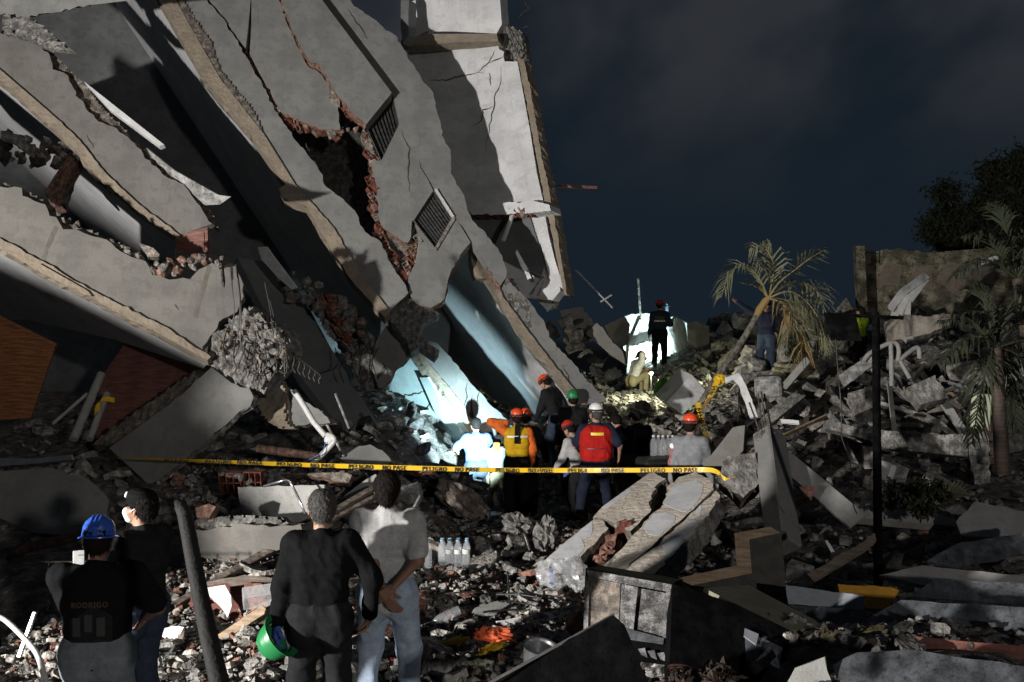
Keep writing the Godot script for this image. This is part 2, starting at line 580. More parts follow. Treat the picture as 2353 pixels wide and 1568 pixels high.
func materials():
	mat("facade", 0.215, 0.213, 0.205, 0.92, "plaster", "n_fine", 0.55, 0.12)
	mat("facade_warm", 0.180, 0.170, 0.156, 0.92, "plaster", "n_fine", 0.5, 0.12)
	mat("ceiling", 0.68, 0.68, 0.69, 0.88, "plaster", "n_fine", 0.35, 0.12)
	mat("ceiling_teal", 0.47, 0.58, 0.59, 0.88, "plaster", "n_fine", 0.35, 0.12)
	mat("inner", 0.16, 0.165, 0.17, 0.9, "plaster", "n_fine", 0.4, 0.12)  # shade behind the gaps is put into this darker colour
	mat("ledge", 0.285, 0.235, 0.18, 0.95, "plaster", "n_rough", 0.9, 0.5)
	mat("stain", 0.145, 0.130, 0.112, 0.95, "plaster", "n_fine", 1.2, 0.1)
	mat("core", 0.30, 0.26, 0.22, 0.97, "dirty", "n_rough", 1.3, 0.9)
	mat("core_gray", 0.36, 0.345, 0.32, 0.97, "dirty", "n_rough", 1.2, 0.9)
	mat("brick", 0.30, 0.095, 0.06, 0.93, "dirty", "n_rough", 1.6, 0.6)
	mat("brick_pale", 0.42, 0.24, 0.18, 0.93, "dirty", "n_rough", 1.6, 0.6)
	mat("mortar", 0.46, 0.40, 0.34, 0.95, "dirty", "n_rough", 1.4, 0.7)
	mat("plaster_cream", 0.66, 0.585, 0.50, 0.92, "plaster", "n_rough", 0.7, 0.35)
	mat("paint_white", 0.74, 0.75, 0.78, 0.6, "plaster", "", 0.6)
	mat("white", 0.72, 0.72, 0.72, 0.5, "plaster", "", 0.9)
	mat("dirty_white", 0.55, 0.54, 0.52, 0.7, "dirty", "n_fine", 0.9, 0.3)
	mat("dust", 0.33, 0.30, 0.265, 0.98, "dirty", "n_rough", 0.8, 1.0)
	mat("soil", 0.27, 0.24, 0.215, 0.98, "dirty", "n_rough", 0.7, 1.0)
	mat("chunk_gray", 0.52, 0.50, 0.465, 0.96, "dirty", "n_rough", 1.1, 0.8)
	mat("chunk_pale", 0.72, 0.665, 0.60, 0.96, "dirty", "n_rough", 1.1, 0.7)
	mat("chunk_red", 0.46, 0.225, 0.165, 0.95, "dirty", "n_rough", 1.3, 0.7)
	mat("chunk_tile", 0.66, 0.62, 0.56, 0.7, "dirty", "n_fine", 1.0, 0.4)
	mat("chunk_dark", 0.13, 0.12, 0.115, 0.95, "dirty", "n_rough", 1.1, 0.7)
	mat("wood_orange", 0.42, 0.155, 0.055, 0.6, "wood", "n_fine", 1.2, 0.3)
	mat("wood_pale", 0.52, 0.37, 0.24, 0.7, "wood", "n_fine", 1.2, 0.3)
	mat("wood_dark", 0.11, 0.075, 0.055, 0.7, "wood", "n_fine", 1.2, 0.3)
	mat("wood_red", 0.25, 0.10, 0.075, 0.7, "wood", "n_fine", 1.5, 0.3)
	mat("timber", 0.25, 0.20, 0.165, 0.85, "wood", "n_rough", 1.2, 0.4)
	mat("steel", 0.42, 0.42, 0.43, 0.38, "dirty", "", 1.4, 0.0, 0.9)
	mat("steel_bright", 0.70, 0.70, 0.72, 0.28, "plaster", "", 1.4, 0.0, 0.9)
	mat("grille", 0.055, 0.055, 0.055, 0.7, "dirty", "", 1.4)
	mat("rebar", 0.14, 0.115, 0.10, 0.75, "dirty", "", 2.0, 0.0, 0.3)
	mat("rust", 0.22, 0.12, 0.085, 0.85, "dirty", "n_rough", 2.0, 0.4)
	mat("pvc", 0.66, 0.66, 0.65, 0.45, "plaster", "", 1.2)
	mat("black", 0.014, 0.014, 0.015, 0.45)
	mat("black_matte", 0.008, 0.008, 0.009, 0.85, "dirty", "", 1.0)
	M.black_matte.metallic_specular = 0.15
	mat("char", 0.014, 0.0135, 0.013, 0.8, "dirty", "n_fine", 1.0, 0.4)
	mat("wire", 0.05, 0.05, 0.05, 0.5)
	mat("tape", 0.80, 0.49, 0.022, 0.35)
	mat("tape_ink", 0.012, 0.012, 0.012, 0.4)
	for k in ["wood_orange", "wood_pale", "wood_dark", "wood_red", "timber"]: M[k].uv1_scale = Vector3(0.3, 2.6, 0.3)
	mat("glow", 1.0, 0.95, 0.88, 0.5)
	M.glow.emission_enabled = true; M.glow.emission = Color(1.0, 0.95, 0.88); M.glow.emission_energy_multiplier = 6.0
	mat("glow_cool", 0.9, 1.0, 1.0, 0.5)
	M.glow_cool.emission_enabled = true; M.glow_cool.emission = Color(0.9, 1.0, 1.0); M.glow_cool.emission_energy_multiplier = 5.0

# ---------------------------------------------------------------- ground
func ss(a: float, b: float, x: float) -> float:
	return smoothstep(a, b, x)

func hgt(x: float, d: float) -> float:
	var far := 0.95 * ss(16.5, 20.5, d) + 0.30 * ss(20.5, 24, d) + 0.30 * ss(24, 28, d)
	var right := 0.25 * ss(9, 13, d) + 0.65 * ss(13, 18.5, d) + 1.0 * ss(17.5, 24, d) + 0.9 * ss(24, 30, d)
	var left := 0.28 * ss(9, 11, d) + 0.50 * ss(11, 13.2, d) + 0.45 * ss(13.5, 17, d) + 0.3 * ss(17, 20, d)
	var wl := ss(-0.5, -2.2, x)
	var wr := ss(3.0, 6.0, x)
	var h := lerpf(lerpf(far, left, wl), right, wr)
	h -= 0.28 * ss(14.2, 15.4, d) * ss(18.4, 17.0, d) * ss(-1.4, -0.6, x) * ss(2.8, 2.0, x)
	h += 0.62 * ss(0.3, 1.9, x) * ss(9.2, 6.6, d) * ss(-6, 2, d)
	h *= ss(70, 36, d) * 0.8 + 0.2
	h += 0.10 * nz.get_noise_2d(x * 0.55, d * 0.55) + 0.05 * nz.get_noise_2d(x * 1.7 + 50, d * 1.7)
	return h

func on(u: float, v: float) -> Vector3:
	# where the sight line of a picture point meets the ground
	var d := 4.0
	while d < 60.0:
		var p := P(u, v, d)
		if p.y <= hgt(p.x, d): return p
		d += 0.05
	return P(u, v, 40)

func ground():
	var xs := [-160.0, -90.0, -55.0, -35.0, -25.0, -18.0]
	var x := -14.0
	while x < 15.0:
		xs.append(x); x += 0.17
	xs.append_array([18.0, 24.0, 34.0, 55.0, 90.0, 160.0])
	var ds := [-90.0, -50.0, -25.0, -12.0, -6.0, -3.0, 0.0, 2.0, 3.0]
	x = 4.0
	while x < 33.0:
		ds.append(x); x += 0.17
	ds.append_array([36.0, 42.0, 50.0, 65.0, 90.0, 140.0, 220.0])
	var m := MB.new()
	var rows := []
	for d in ds:
		var r := []
		for a in xs:
			var h := hgt(a, d)
			if absf(a) < 15 and d > 3 and d < 34: h += 0.05 * nz2.get_noise_2d(a * 2.2, d * 2.2)
			r.append(Vector3(a, h, -d))
		rows.append(r)
	for j in rows.size() - 1:
		for i in xs.size() - 1:
			m.quad(rows[j][i], rows[j][i + 1], rows[j + 1][i + 1], rows[j + 1][i])
	var o := m.commit(self, "ground", M.soil)
	tag(o, "dusty ground of earth and crushed concrete under the rubble", "ground", "", "structure")

# ---------------------------------------------------------------- the collapsed block
var fA := {}
var fB := {}
var fC := {}
var fD := {}
var fE := {}
var fJ := {}

func crack_bricks(parent: Node, path: Array, pl: Plane, count: int, sd: int, width: float):
	# broken hollow bricks that show along a crack
	var r := RandomNumberGenerator.new()
	r.seed = sd
	for k in count:
		var f := (k + 0.5) / count * (path.size() - 1)
		var i := int(f)
		var q = [lerpf(path[i][0], path[i + 1][0], f - i), lerpf(path[i][1], path[i + 1][1], f - i)]
		var c := cast(q[0] + r.randf_range(-width, width), q[1] + r.randf_range(-width, width), pl) - pl.normal * r.randf_range(0.03, 0.12)
		var b := Basis(fA.e1, fA.e2, fA.e1.cross(fA.e2)).orthonormalized() * Basis.from_euler(Vector3(r.randf_range(-0.35, 0.35), r.randf_range(-0.3, 0.3), r.randf_range(-0.3, 0.3)))
		var m := MB.new()
		var s := Vector3(r.randf_range(0.10, 0.26), r.randf_range(0.07, 0.12), r.randf_range(0.07, 0.12))
		if r.randf() < 0.45:
			m.box(c, s, b, 0.008)
		else:
			# hollow brick: walls round two cells
			var w := 0.012
			for e in [-1, 1]:
				m.box(c + b * Vector3(0, e * (s.y * 0.5 - w * 0.5), 0), Vector3(s.x, w, s.z), b)
				m.box(c + b * Vector3(e * (s.x * 0.5 - w * 0.5), 0, 0), Vector3(w, s.y - 2 * w, s.z), b)
			m.box(c, Vector3(w, s.y - 2 * w, s.z), b)
			m.box(c - b.z * s.z * 0.45, Vector3(s.x - 2 * w, s.y - 2 * w, 0.01), b)
		m.commit(self, "brick", M.brick if r.randf() < 0.6 else (M.brick_pale if r.randf() < 0.6 else M.mortar), parent)

func lumps(parent: Node, called: String, path: Array, pl: Plane, count: int, sd: int, width: float, size: float, mats: Array):
	# separate broken lumps stuck along an edge
	var r := RandomNumberGenerator.new()
	r.seed = sd
	for k in count:
		var f := (k + r.randf()) / count * (path.size() - 1)
		var i := mini(int(f), path.size() - 2)
		var q = [lerpf(path[i][0], path[i + 1][0], f - i), lerpf(path[i][1], path[i + 1][1], f - i)]
		var c := cast(q[0] + r.randf_range(-width, width), q[1] + r.randf_range(-width, width), pl) - pl.normal * r.randf_range(-0.02, 0.12)
		var m := MB.new()
		lump(m, c, size * r.randf_range(0.5, 1.3), r)
		m.commit(self, called, mats[r.randi() % mats.size()], parent)

func lump(m: MB, c: Vector3, s: float, r: RandomNumberGenerator, flat := 1.0):
	# irregular broken stone: an icosahedron knocked out of shape
	var g := (1 + sqrt(5.0)) * 0.5
	var p := []
	var b := Basis.from_euler(Vector3(r.randf() * 6, r.randf() * 6, r.randf() * 6))
	var st := Vector3(r.randf_range(0.7, 1.3), r.randf_range(0.45, 0.9) * flat, r.randf_range(0.6, 1.1))
	for q in [[-1, g, 0], [1, g, 0], [-1, -g, 0], [1, -g, 0], [0, -1, g], [0, 1, g], [0, -1, -g], [0, 1, -g], [g, 0, -1], [g, 0, 1], [-g, 0, -1], [-g, 0, 1]]:
		p.append(c + b * (Vector3(q[0], q[1], q[2]).normalized() * st * s * r.randf_range(0.62, 1.12)))
	for f in [[0, 11, 5], [0, 5, 1], [0, 1, 7], [0, 7, 10], [0, 10, 11], [1, 5, 9], [5, 11, 4], [11, 10, 2], [10, 7, 6], [7, 1, 8], [3, 9, 4], [3, 4, 2], [3, 2, 6], [3, 6, 8], [3, 8, 9], [4, 9, 5], [2, 4, 11], [6, 2, 10], [8, 6, 7], [9, 8, 1]]:
		m.tri(p[f[0]], p[f[1]], p[f[2]])

func rebars(parent: Node, list: Array, rad := 0.009):
	for l in list:
		var m := MB.new()
		var pts := []
		for q in l: pts.append(P(q[0], q[1], q[2]))
		m.tube(smooth_path(pts), rad, 6)
		m.commit(self, "rebar", M.rebar, parent)

func smooth_path(p: Array, per := 4) -> Array:
	if p.size() < 3: return p
	var o := []
	for i in p.size() - 1:
		var a: Vector3 = p[maxi(i - 1, 0)]; var b: Vector3 = p[i]; var c: Vector3 = p[i + 1]; var d: Vector3 = p[mini(i + 2, p.size() - 1)]
		for k in per:
			o.append(b.cubic_interpolate(c, a, d, float(k) / per))
	o.append(p[-1])
	return o

func grille(parent: Node, quad: Array, pl: Plane, slats: int, depth: float):
	# steel louvre in its reveal: frame, slats, dark sheet behind
	var c := []
	for q in quad: c.append(cast(q[0], q[1], pl))
	var n := pl.normal
	var g := MB.new()
	for i in 4:
		var a: Vector3 = c[i]; var b: Vector3 = c[(i + 1) % 4]
		g.bar(a - n * 0.06, b - n * 0.06, 0.03, 0.05, n)
	var w := g.commit(self, "window_grille", M.grille, parent)
	for k in slats:
		var f := (k + 0.5) / slats
		var m := MB.new()
		var a: Vector3 = c[0].lerp(c[1], f); var b: Vector3 = c[3].lerp(c[2], f)
		var up: Vector3 = (n + (c[1] - c[0]).normalized() * 0.9).normalized()
		m.bar(a - n * depth, b - n * depth, 0.008, 0.055, up)
		m.commit(self, "slat", M.grille, w)
	var bk := MB.new()
	bk.prism(PackedVector3Array([c[0] - n * (depth + 0.07), c[1] - n * (depth + 0.07), c[2] - n * (depth + 0.07), c[3] - n * (depth + 0.07)]), -n * 0.02)
	bk.commit(self, "shutter", M.grille, w)
	# reveal: the wall's thickness round the opening
	var rv := MB.new()
	for i in 4:
		var a: Vector3 = c[i]; var b: Vector3 = c[(i + 1) % 4]
		rv.quad(a, b, b - n * 0.2, a - n * 0.2)
	rv.commit(self, "reveal", M.facade, parent)

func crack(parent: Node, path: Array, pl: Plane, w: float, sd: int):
	# hairline break: a jagged dark ribbon painting the shade of the gap
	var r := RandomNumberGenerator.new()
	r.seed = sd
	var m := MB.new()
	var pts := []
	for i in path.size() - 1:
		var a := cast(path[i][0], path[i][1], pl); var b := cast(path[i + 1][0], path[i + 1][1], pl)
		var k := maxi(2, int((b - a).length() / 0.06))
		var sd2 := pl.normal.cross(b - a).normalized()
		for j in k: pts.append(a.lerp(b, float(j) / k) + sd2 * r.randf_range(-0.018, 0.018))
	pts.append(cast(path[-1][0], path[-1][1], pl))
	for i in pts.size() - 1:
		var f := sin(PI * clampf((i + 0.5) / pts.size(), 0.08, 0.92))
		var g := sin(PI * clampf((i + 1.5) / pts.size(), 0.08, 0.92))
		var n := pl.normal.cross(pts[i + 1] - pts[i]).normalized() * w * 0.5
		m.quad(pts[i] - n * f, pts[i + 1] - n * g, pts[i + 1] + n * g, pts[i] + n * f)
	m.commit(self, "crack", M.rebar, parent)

func building():
	fA = frame(365, 0, 18.1, 891, 724, 16.3, 0.27)
	fB = frame(0, 175, 15.5, 408, 540, 14.7, 0.22)
	fC = frame(0, 560, 12.9, 482, 822, 13.1, 0.22)
	fD = frame(1085, 560, 17.6, 1339, 930, 17.6, 0.32)
	fE = frame(955, 800, 18.2, 1120, 1050, 17.8, 0.5)
	fJ = frame(1192, 120, 19.2, 1300, 690, 18.1, 2.2)
	var A: Plane = fA.fac
	var t: Node3D
	# --- storey A: the long strip with the V-shaped break
	t = thing("collapsed_storey", "long grey facade strip of the ruin split by a V-shaped brick crack", "collapsed building", P(900, 740, 16.60))
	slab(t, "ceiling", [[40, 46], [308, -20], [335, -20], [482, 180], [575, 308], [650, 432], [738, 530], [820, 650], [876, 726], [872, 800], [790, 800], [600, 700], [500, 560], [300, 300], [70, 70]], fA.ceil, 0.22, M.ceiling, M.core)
	slab(t, "slab_edge", [[352, -20], [392, -20], [505, 180], [606, 308], [678, 424, 1], [767, 524, 1], [840, 647, 1], [897, 716], [884, 730], [808, 645, 1], [733, 528, 1], [700, 470], [650, 455], [640, 434], [655, 424], [575, 308, 1], [468, 180, 1]], shifted(A, 0.05), 0.3, M.ledge, M.ledge, 0.015)
	rough(t, "broken_edge", [[388, -20], [410, -20], [450, 45], [486, 95], [505, 160], [552, 215], [580, 250], [600, 290], [612, 335], [600, 312], [540, 230], [490, 160], [430, 60]], shifted(A, 0.045), 0.02, 0.04, M.core)
	slab(t, "parapet", [[375, -20], [486, 160], [592, 308], [664, 424], [752, 524], [826, 647], [894, 719], [912, 699, 1], [938, 673, 1], [932, 655, 1], [922, 642, 1], [897, 604, 1], [871, 552, 1], [838, 532, 1], [814, 483, 1], [781, 452, 1], [743, 422, 1], [735, 395, 1], [697, 341, 1], [676, 320, 1], [640, 267, 1], [604, 200, 1], [563, 126, 1], [540, 87, 1], [503, 33, 1], [460, -20]], A, 0.22, M.facade, M.core)
	slab(t, "wall_panel", [[462, -20], [505, 30, 1], [543, 84, 1], [564, 110], [570, 60], [577, -16], [577, 60], [573, 122], [612, 198, 1], [647, 260, 1], [672, 268, 1], [690, 278, 1], [715, 288, 1], [740, 298, 1], [781, 297, 1], [776, 246, 1], [753, 190, 1], [732, 166, 1], [706, 150, 1], [682, 105, 1], [660, 56, 1], [636, -20]], shifted(A, -0.05), 0.2, M.facade, M.brick_pale, 0.03)
	slab(t, "wall_panel", [[640, -20], [725, -20], [900, 213], [840, 287, 1], [822, 270, 1], [799, 246, 1], [775, 218, 1], [757, 186, 1], [734, 149, 1], [712, 140, 1], [689, 103, 1], [667, 56, 1]], shifted(A, 0.10), 0.24, M.facade, M.brick_pale, 0.03)
	slab(t, "bare_plaster", [[754, 190, 1], [766, 205, 1], [778, 222, 1], [780, 246, 1], [764, 240, 1], [756, 225, 1]], shifted(A, -0.02), 0.03, M.mortar, M.mortar, 0.02)
	slab(t, "wall_panel", [[720, -20], [794, -20], [812, 13, 1], [863, 46, 1], [886, 69, 1], [907, 80, 1], [927, 113, 1], [968, 180, 1], [995, 212, 1], [1005, 260, 1], [1013, 285, 1], [1015, 310, 1], [1035, 345, 1], [1037, 388, 1], [1046, 414, 1], [1067, 450, 1], [1075, 486, 1], [1085, 506, 1], [1116, 535, 1], [1131, 558, 1], [1154, 588, 1], [1164, 619, 1], [1163, 637, 1], [1149, 658, 1], [1120, 610], [1085, 556], [1064, 520], [1048, 506], [1061, 523], [1081, 557], [1057, 586, 1], [1034, 630, 1], [1028, 650, 1], [1021, 688, 1], [993, 706, 1], [967, 704, 1], [949, 691, 1], [939, 672, 1], [938, 645, 1], [955, 591, 1], [961, 552, 1], [954, 513], [999, 569], [1039, 499], [999, 437], [985, 410], [968, 384], [962, 358], [966, 385], [983, 412], [995, 438], [951, 506], [946, 509], [944, 545, 1], [938, 558, 1], [917, 550, 1], [884, 527, 1], [869, 496, 1], [865, 424, 1], [852, 373, 1], [876, 368], [916, 285], [901, 216]], shifted(A, -0.10), 0.26, M.facade, M.brick_pale, 0.03)
	grille(t, [[840, 287], [901, 217], [916, 285], [876, 368]], shifted(A, -0.09), 9, 0.09)
	grille(t, [[951, 506], [997, 437], [1039, 499], [999, 568]], shifted(A, -0.10), 11, 0.09)
	slab(t, "window_sill", [[1039, 497], [999, 435], [1003, 433], [1044, 497]], shifted(A, -0.05), 0.1, M.ceiling, M.ceiling)
	slab(t, "window_sill", [[999, 571], [1042, 499], [1046, 503], [1003, 575]], shifted(A, -0.06), 0.08, M.mortar, M.ceiling)
	rough(t, "broken_edge", [[835, 290], [846, 296], [856, 330], [862, 370], [866, 424], [862, 430], [852, 400], [846, 360], [838, 330], [828, 310]], shifted(A, -0.14), 0.025, 0.035, M.mortar)
	rough(t, "broken_edge", [[838, 532], [862, 540], [884, 530], [917, 552], [938, 560], [950, 535], [958, 520], [968, 535], [958, 591], [940, 640], [930, 655], [915, 630], [890, 600], [868, 560]], shifted(A, -0.22), 0.06, 0.035, M.core)
	slab(t, "inner_wall", [[560, 100], [640, 180], [800, 220], [880, 420], [900, 520], [950, 640], [900, 640], [800, 520], [690, 350]], shifted(A, -1.5), 0.2, M.chunk_dark, M.core)  # shade in the V gap put in as a darker material
	crack_bricks(t, [[566, 118], [604, 190], [640, 255], [665, 280], [720, 296], [775, 305]], shifted(A, -0.1), 22, 5, 5)
	crack_bricks(t, [[845, 300], [850, 360], [856, 420], [856, 470], [868, 520], [885, 560], [905, 600], [930, 640], [950, 590], [960, 545]], shifted(A, -0.12), 46, 6, 7)
	crack_bricks(t, [[690, 110], [730, 160], [775, 230], [800, 255], [835, 285]], shifted(A, -0.1), 12, 7, 4)
	lumps(t, "lump", [[676, 285], [715, 300], [775, 305], [790, 290], [830, 300], [845, 320]], shifted(A, -0.12), 16, 8, 6, 0.06, [M.mortar, M.brick_pale, M.core])
	lumps(t, "lump", [[860, 520], [890, 570], [915, 625], [930, 650], [950, 610], [965, 545]], shifted(A, -0.1), 30, 9, 9, 0.05, [M.mortar, M.brick_pale, M.core])
	rough(t, "broken_joint", [[890, 722], [905, 700], [936, 676], [967, 702], [1000, 706], [1010, 716], [975, 735], [962, 760], [985, 785], [1010, 800], [1000, 815], [965, 790], [945, 805], [930, 775], [905, 750]], shifted(A, -0.16), 0.07, 0.035, M.core_gray, 0.3)
	slab(t, "hanging_panel", [[884, 752], [902, 744], [927, 778, 1], [944, 806, 1], [938, 819, 1], [904, 850, 1], [894, 875, 1], [876, 891, 1], [868, 893, 1], [853, 844, 1], [858, 806, 1], [866, 780, 1]], pln(900, 820, 16.80, Vector3(-0.1, 0.25, 1)), 0.16, M.facade, M.core)
	rough(t, "broken_joint", [[770, 700], [800, 760], [830, 765], [866, 778], [862, 806], [855, 844], [870, 893], [845, 908], [815, 880], [800, 840], [778, 820], [760, 770], [745, 720]], pln(820, 820, 17.00, Vector3(-0.3, 0.1, 1)), 0.11, 0.04, M.core_gray, 0.25)
	rough(t, "broken_joint", [[692, 678], [740, 672], [776, 676], [780, 692], [766, 722], [790, 770], [775, 790], [750, 770], [722, 725], [700, 704]], pln(740, 720, 16.90, Vector3(-0.3, 0.1, 1)), 0.09, 0.04, M.core_gray, 0.2)
	crack_bricks(t, [[725, 688], [755, 690], [760, 720], [780, 760], [800, 790]], pln(740, 720, 16.75, Vector3(-0.3, 0.1, 1)), 18, 12, 8)
	rebars(t, [[[870, 800, 16.70], [855, 830, 16.50], [862, 860, 16.40], [846, 880, 16.40]], [[810, 790, 16.80], [825, 830, 16.50], [822, 870, 16.40], [838, 895, 16.50]], [[830, 780, 16.80], [850, 820, 16.40], [845, 860, 16.40]], [[868, 870, 16.70], [884, 850, 16.40], [880, 835, 16.30]], [[790, 830, 16.70], [780, 850, 16.40], [790, 880, 16.40]], [[770, 800, 16.70], [775, 840, 16.40], [745, 856, 16.40]], [[835, 800, 16.60], [820, 850, 16.40], [835, 880, 16.40]], [[850, 900, 16.70], [882, 903, 16.40], [890, 915, 16.40], [885, 925, 16.40], [872, 920, 16.40]]])
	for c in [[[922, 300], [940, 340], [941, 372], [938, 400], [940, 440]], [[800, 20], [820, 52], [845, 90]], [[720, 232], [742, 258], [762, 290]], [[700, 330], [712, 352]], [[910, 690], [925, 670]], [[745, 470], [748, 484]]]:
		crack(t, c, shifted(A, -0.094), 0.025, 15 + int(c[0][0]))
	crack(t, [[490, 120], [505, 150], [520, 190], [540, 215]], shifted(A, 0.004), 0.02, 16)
	# crushed material packed between the storeys
	lumps(t, "lump", [[650, 640], [700, 670], [760, 700], [800, 740], [850, 780]], shifted(A, -0.5), 40, 81, 26, 0.13, [M.core, M.core_gray, M.mortar, M.brick_pale])
	# --- storey B: second strip from the left
	t = thing("collapsed_storey", "grey facade strip above the dark gap with a red wooden board at its end", "collapsed building", P(420, 560, 14.5))
	slab(t, "ceiling", [[-40, 160], [0, 190], [180, 345], [404, 552], [400, 600], [250, 600], [100, 470], [-40, 420]], fB.ceil, 0.2, M.ceiling, M.core)
	slab(t, "slab_edge", [[-40, 130], [0, 160], [110, 255, 1], [182, 322, 1], [240, 396, 1], [322, 472, 1], [412, 540], [404, 545], [310, 480, 1], [225, 405, 1], [165, 335, 1], [95, 272, 1], [0, 186, 1], [-40, 152]], shifted(fB.fac, 0.05), 0.28, M.ledge, M.ledge, 0.015)
	slab(t, "parapet", [[-520, -390], [0, 77, 1], [51, 85, 1], [87, 103, 1], [110, 120, 1], [120, 159, 1], [146, 167, 1], [164, 195, 1], [180, 226, 1], [218, 272, 1], [256, 290, 1], [300, 323, 1], [328, 354, 1], [372, 400, 1], [421, 424, 1], [446, 458, 1], [469, 491, 1], [487, 514], [408, 542], [315, 474], [231, 400], [175, 330], [0, 170], [-520, -295]], fB.fac, 0.2, M.facade_warm, M.core)
	rough(t, "broken_edge", [[0, 60], [60, 70], [100, 100], [135, 135], [190, 190], [240, 250], [290, 300], [300, 325], [256, 296], [215, 276], [178, 228], [160, 198], [118, 162], [105, 122], [60, 92], [0, 82]], shifted(fB.fac, -0.10), 0.05, 0.04, M.core)
	rough(t, "broken_edge", [[300, 315], [340, 345], [390, 395], [440, 430], [480, 480], [500, 520], [486, 514], [466, 492], [440, 460], [415, 426], [370, 402], [326, 358]], shifted(fB.fac, -0.10), 0.05, 0.04, M.core)
	slab(t, "loose_sill", [[192, 187], [376, 332], [365, 336], [250, 250]], shifted(fB.fac, 0.0), 0.10, M.white, M.white)
	slab(t, "hanging_sheet", [[335, 340], [400, 392], [500, 448], [530, 452], [505, 470], [470, 472], [420, 425], [360, 378]], pln(430, 420, 15.0, Vector3(-0.55, -0.3, 0.8)), 0.02, M.dirty_white, M.dirty_white)
	var bd := slab(t, "wooden_board", [[401, 542], [476, 522], [478, 584], [404, 582]], pln(440, 560, 14.7, Vector3(-0.15, 0.0, 1)), 0.05, M.wood_red, M.wood_red)
	slab(bd, "inset_panel", [[411, 550], [468, 534], [469, 576], [413, 575]], pln(440, 560, 14.68, Vector3(-0.15, 0.0, 1)), 0.02, M.wood_red, M.wood_red)
	slab(t, "brick_pillar", [[100, 442], [132, 392, 1], [170, 334], [192, 346], [160, 400, 1], [140, 470], [118, 474]], shifted(fB.fac, -0.5), 0.25, M.brick_pale, M.core, 0.03)
	lumps(t, "lump", [[-10, 330], [40, 340], [90, 360], [130, 350], [170, 330]], shifted(fB.fac, -0.45), 44, 82, 26, 0.12, [M.core, M.core_gray, M.mortar, M.chunk_dark])
	slab(t, "hanging_sheet", [[0, 300], [20, 300, 1], [50, 315, 1], [74, 340, 1], [78, 362, 1], [60, 352, 1], [30, 330, 1], [0, 320]], shifted(fB.fac, -0.3), 0.03, M.dirty_white, M.dirty_white)
	slab(t, "broken_rib", [[178, 350], [205, 366, 1], [226, 402, 1], [255, 425], [248, 440, 1], [212, 405, 1], [186, 372]], shifted(fB.fac, -0.2), 0.12, M.ledge, M.core)
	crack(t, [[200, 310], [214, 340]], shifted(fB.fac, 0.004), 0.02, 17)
	# --- storey C: lowest strip on the left
	t = thing("collapsed_storey", "lowest pale facade strip on the left ending in hanging wires and bent rebar", "collapsed building", P(470, 830, 12.60))
	slab(t, "ceiling", [[-40, 545], [0, 572], [110, 628], [200, 676], [372, 772], [478, 834], [466, 848], [260, 780], [60, 735], [-40, 735]], fC.ceil, 0.2, M.ceiling, M.core)
	slab(t, "slab_edge", [[-40, 535], [0, 548, 1], [97, 600, 1], [200, 662, 1], [372, 748, 1], [484, 820], [476, 828], [362, 766, 1], [195, 678, 1], [90, 624, 1], [0, 572, 1], [-40, 552]], shifted(fC.fac, 0.05), 0.28, M.ledge, M.ledge, 0.02)
	slab(t, "parapet", [[-520, 150], [0, 429, 1], [49, 432, 1], [51, 450, 1], [103, 470, 1], [113, 496, 1], [128, 499, 1], [144, 527, 1], [174, 527, 1], [195, 537, 1], [231, 547, 1], [257, 560, 1], [287, 583, 1], [321, 596, 1], [341, 612, 1], [349, 632, 1], [403, 642, 1], [436, 642, 1], [457, 619, 1], [487, 604, 1], [508, 617, 1], [512, 645], [516, 665], [517, 645], [514, 617], [541, 611, 1], [554, 642, 1], [559, 681, 1], [544, 717, 1], [513, 732, 1], [482, 773, 1], [464, 798, 1], [470, 815], [372, 750], [200, 665], [97, 603], [0, 552], [-520, 275]], fC.fac, 0.2, M.facade_warm, M.core)
	slab(t, "peeling_strip", [[75, 608], [90, 606], [200, 668], [210, 680], [195, 678], [88, 624]], shifted(fC.fac, 0.09), 0.03, M.ledge, M.ledge, 0.02)
	rough(t, "broken_edge", [[0, 418], [40, 424], [70, 445], [120, 470], [140, 505], [190, 520], [250, 545], [300, 575], [340, 600], [370, 615], [400, 640], [345, 632], [320, 598], [255, 562], [190, 540], [140, 529], [110, 500], [100, 472], [45, 452], [0, 440]], shifted(fC.fac, -0.09), 0.06, 0.04, M.core)
	lumps(t, "lump", [[345, 612], [380, 620], [420, 610], [450, 600], [490, 598], [520, 605]], shifted(fC.fac, 0.0), 34, 13, 12, 0.085, [M.mortar, M.core, M.brick_pale, M.core_gray])
	lumps(t, "lump", [[130, 500], [190, 530], [240, 550], [290, 580], [330, 600]], shifted(fC.fac, -0.05), 26, 14, 9, 0.06, [M.core_gray, M.core, M.mortar])
	slab(t, "broken_block", [[318, 558], [352, 570, 1], [366, 585, 1], [362, 592, 1], [340, 590]], shifted(fC.fac, -0.02), 0.12, M.mortar, M.core)
	rough(t, "broken_joint", [[482, 773], [515, 733], [546, 716], [562, 700], [600, 728], [642, 758], [655, 800], [625, 850], [603, 872], [588, 905], [572, 893], [551, 890], [531, 880], [485, 844], [470, 820]], pln(560, 800, 13.00, Vector3(-0.35, 0.1, 1)), 0.12, 0.04, M.core_gray, 0.3)
	lumps(t, "lump", [[490, 830], [520, 770], [560, 730], [600, 760], [630, 800], [610, 850], [560, 870]], pln(560, 800, 12.85, Vector3(-0.35, 0.1, 1)), 34, 83, 24, 0.075, [M.core_gray, M.core, M.mortar])
	var rb := []
	for k in 6:
		rb.append([[556 + k * 9, 775 + k * 10, 13.00], [548 + k * 10, 800 + k * 12, 12.70], [535 + k * 11, 830 + k * 13, 12.75]])
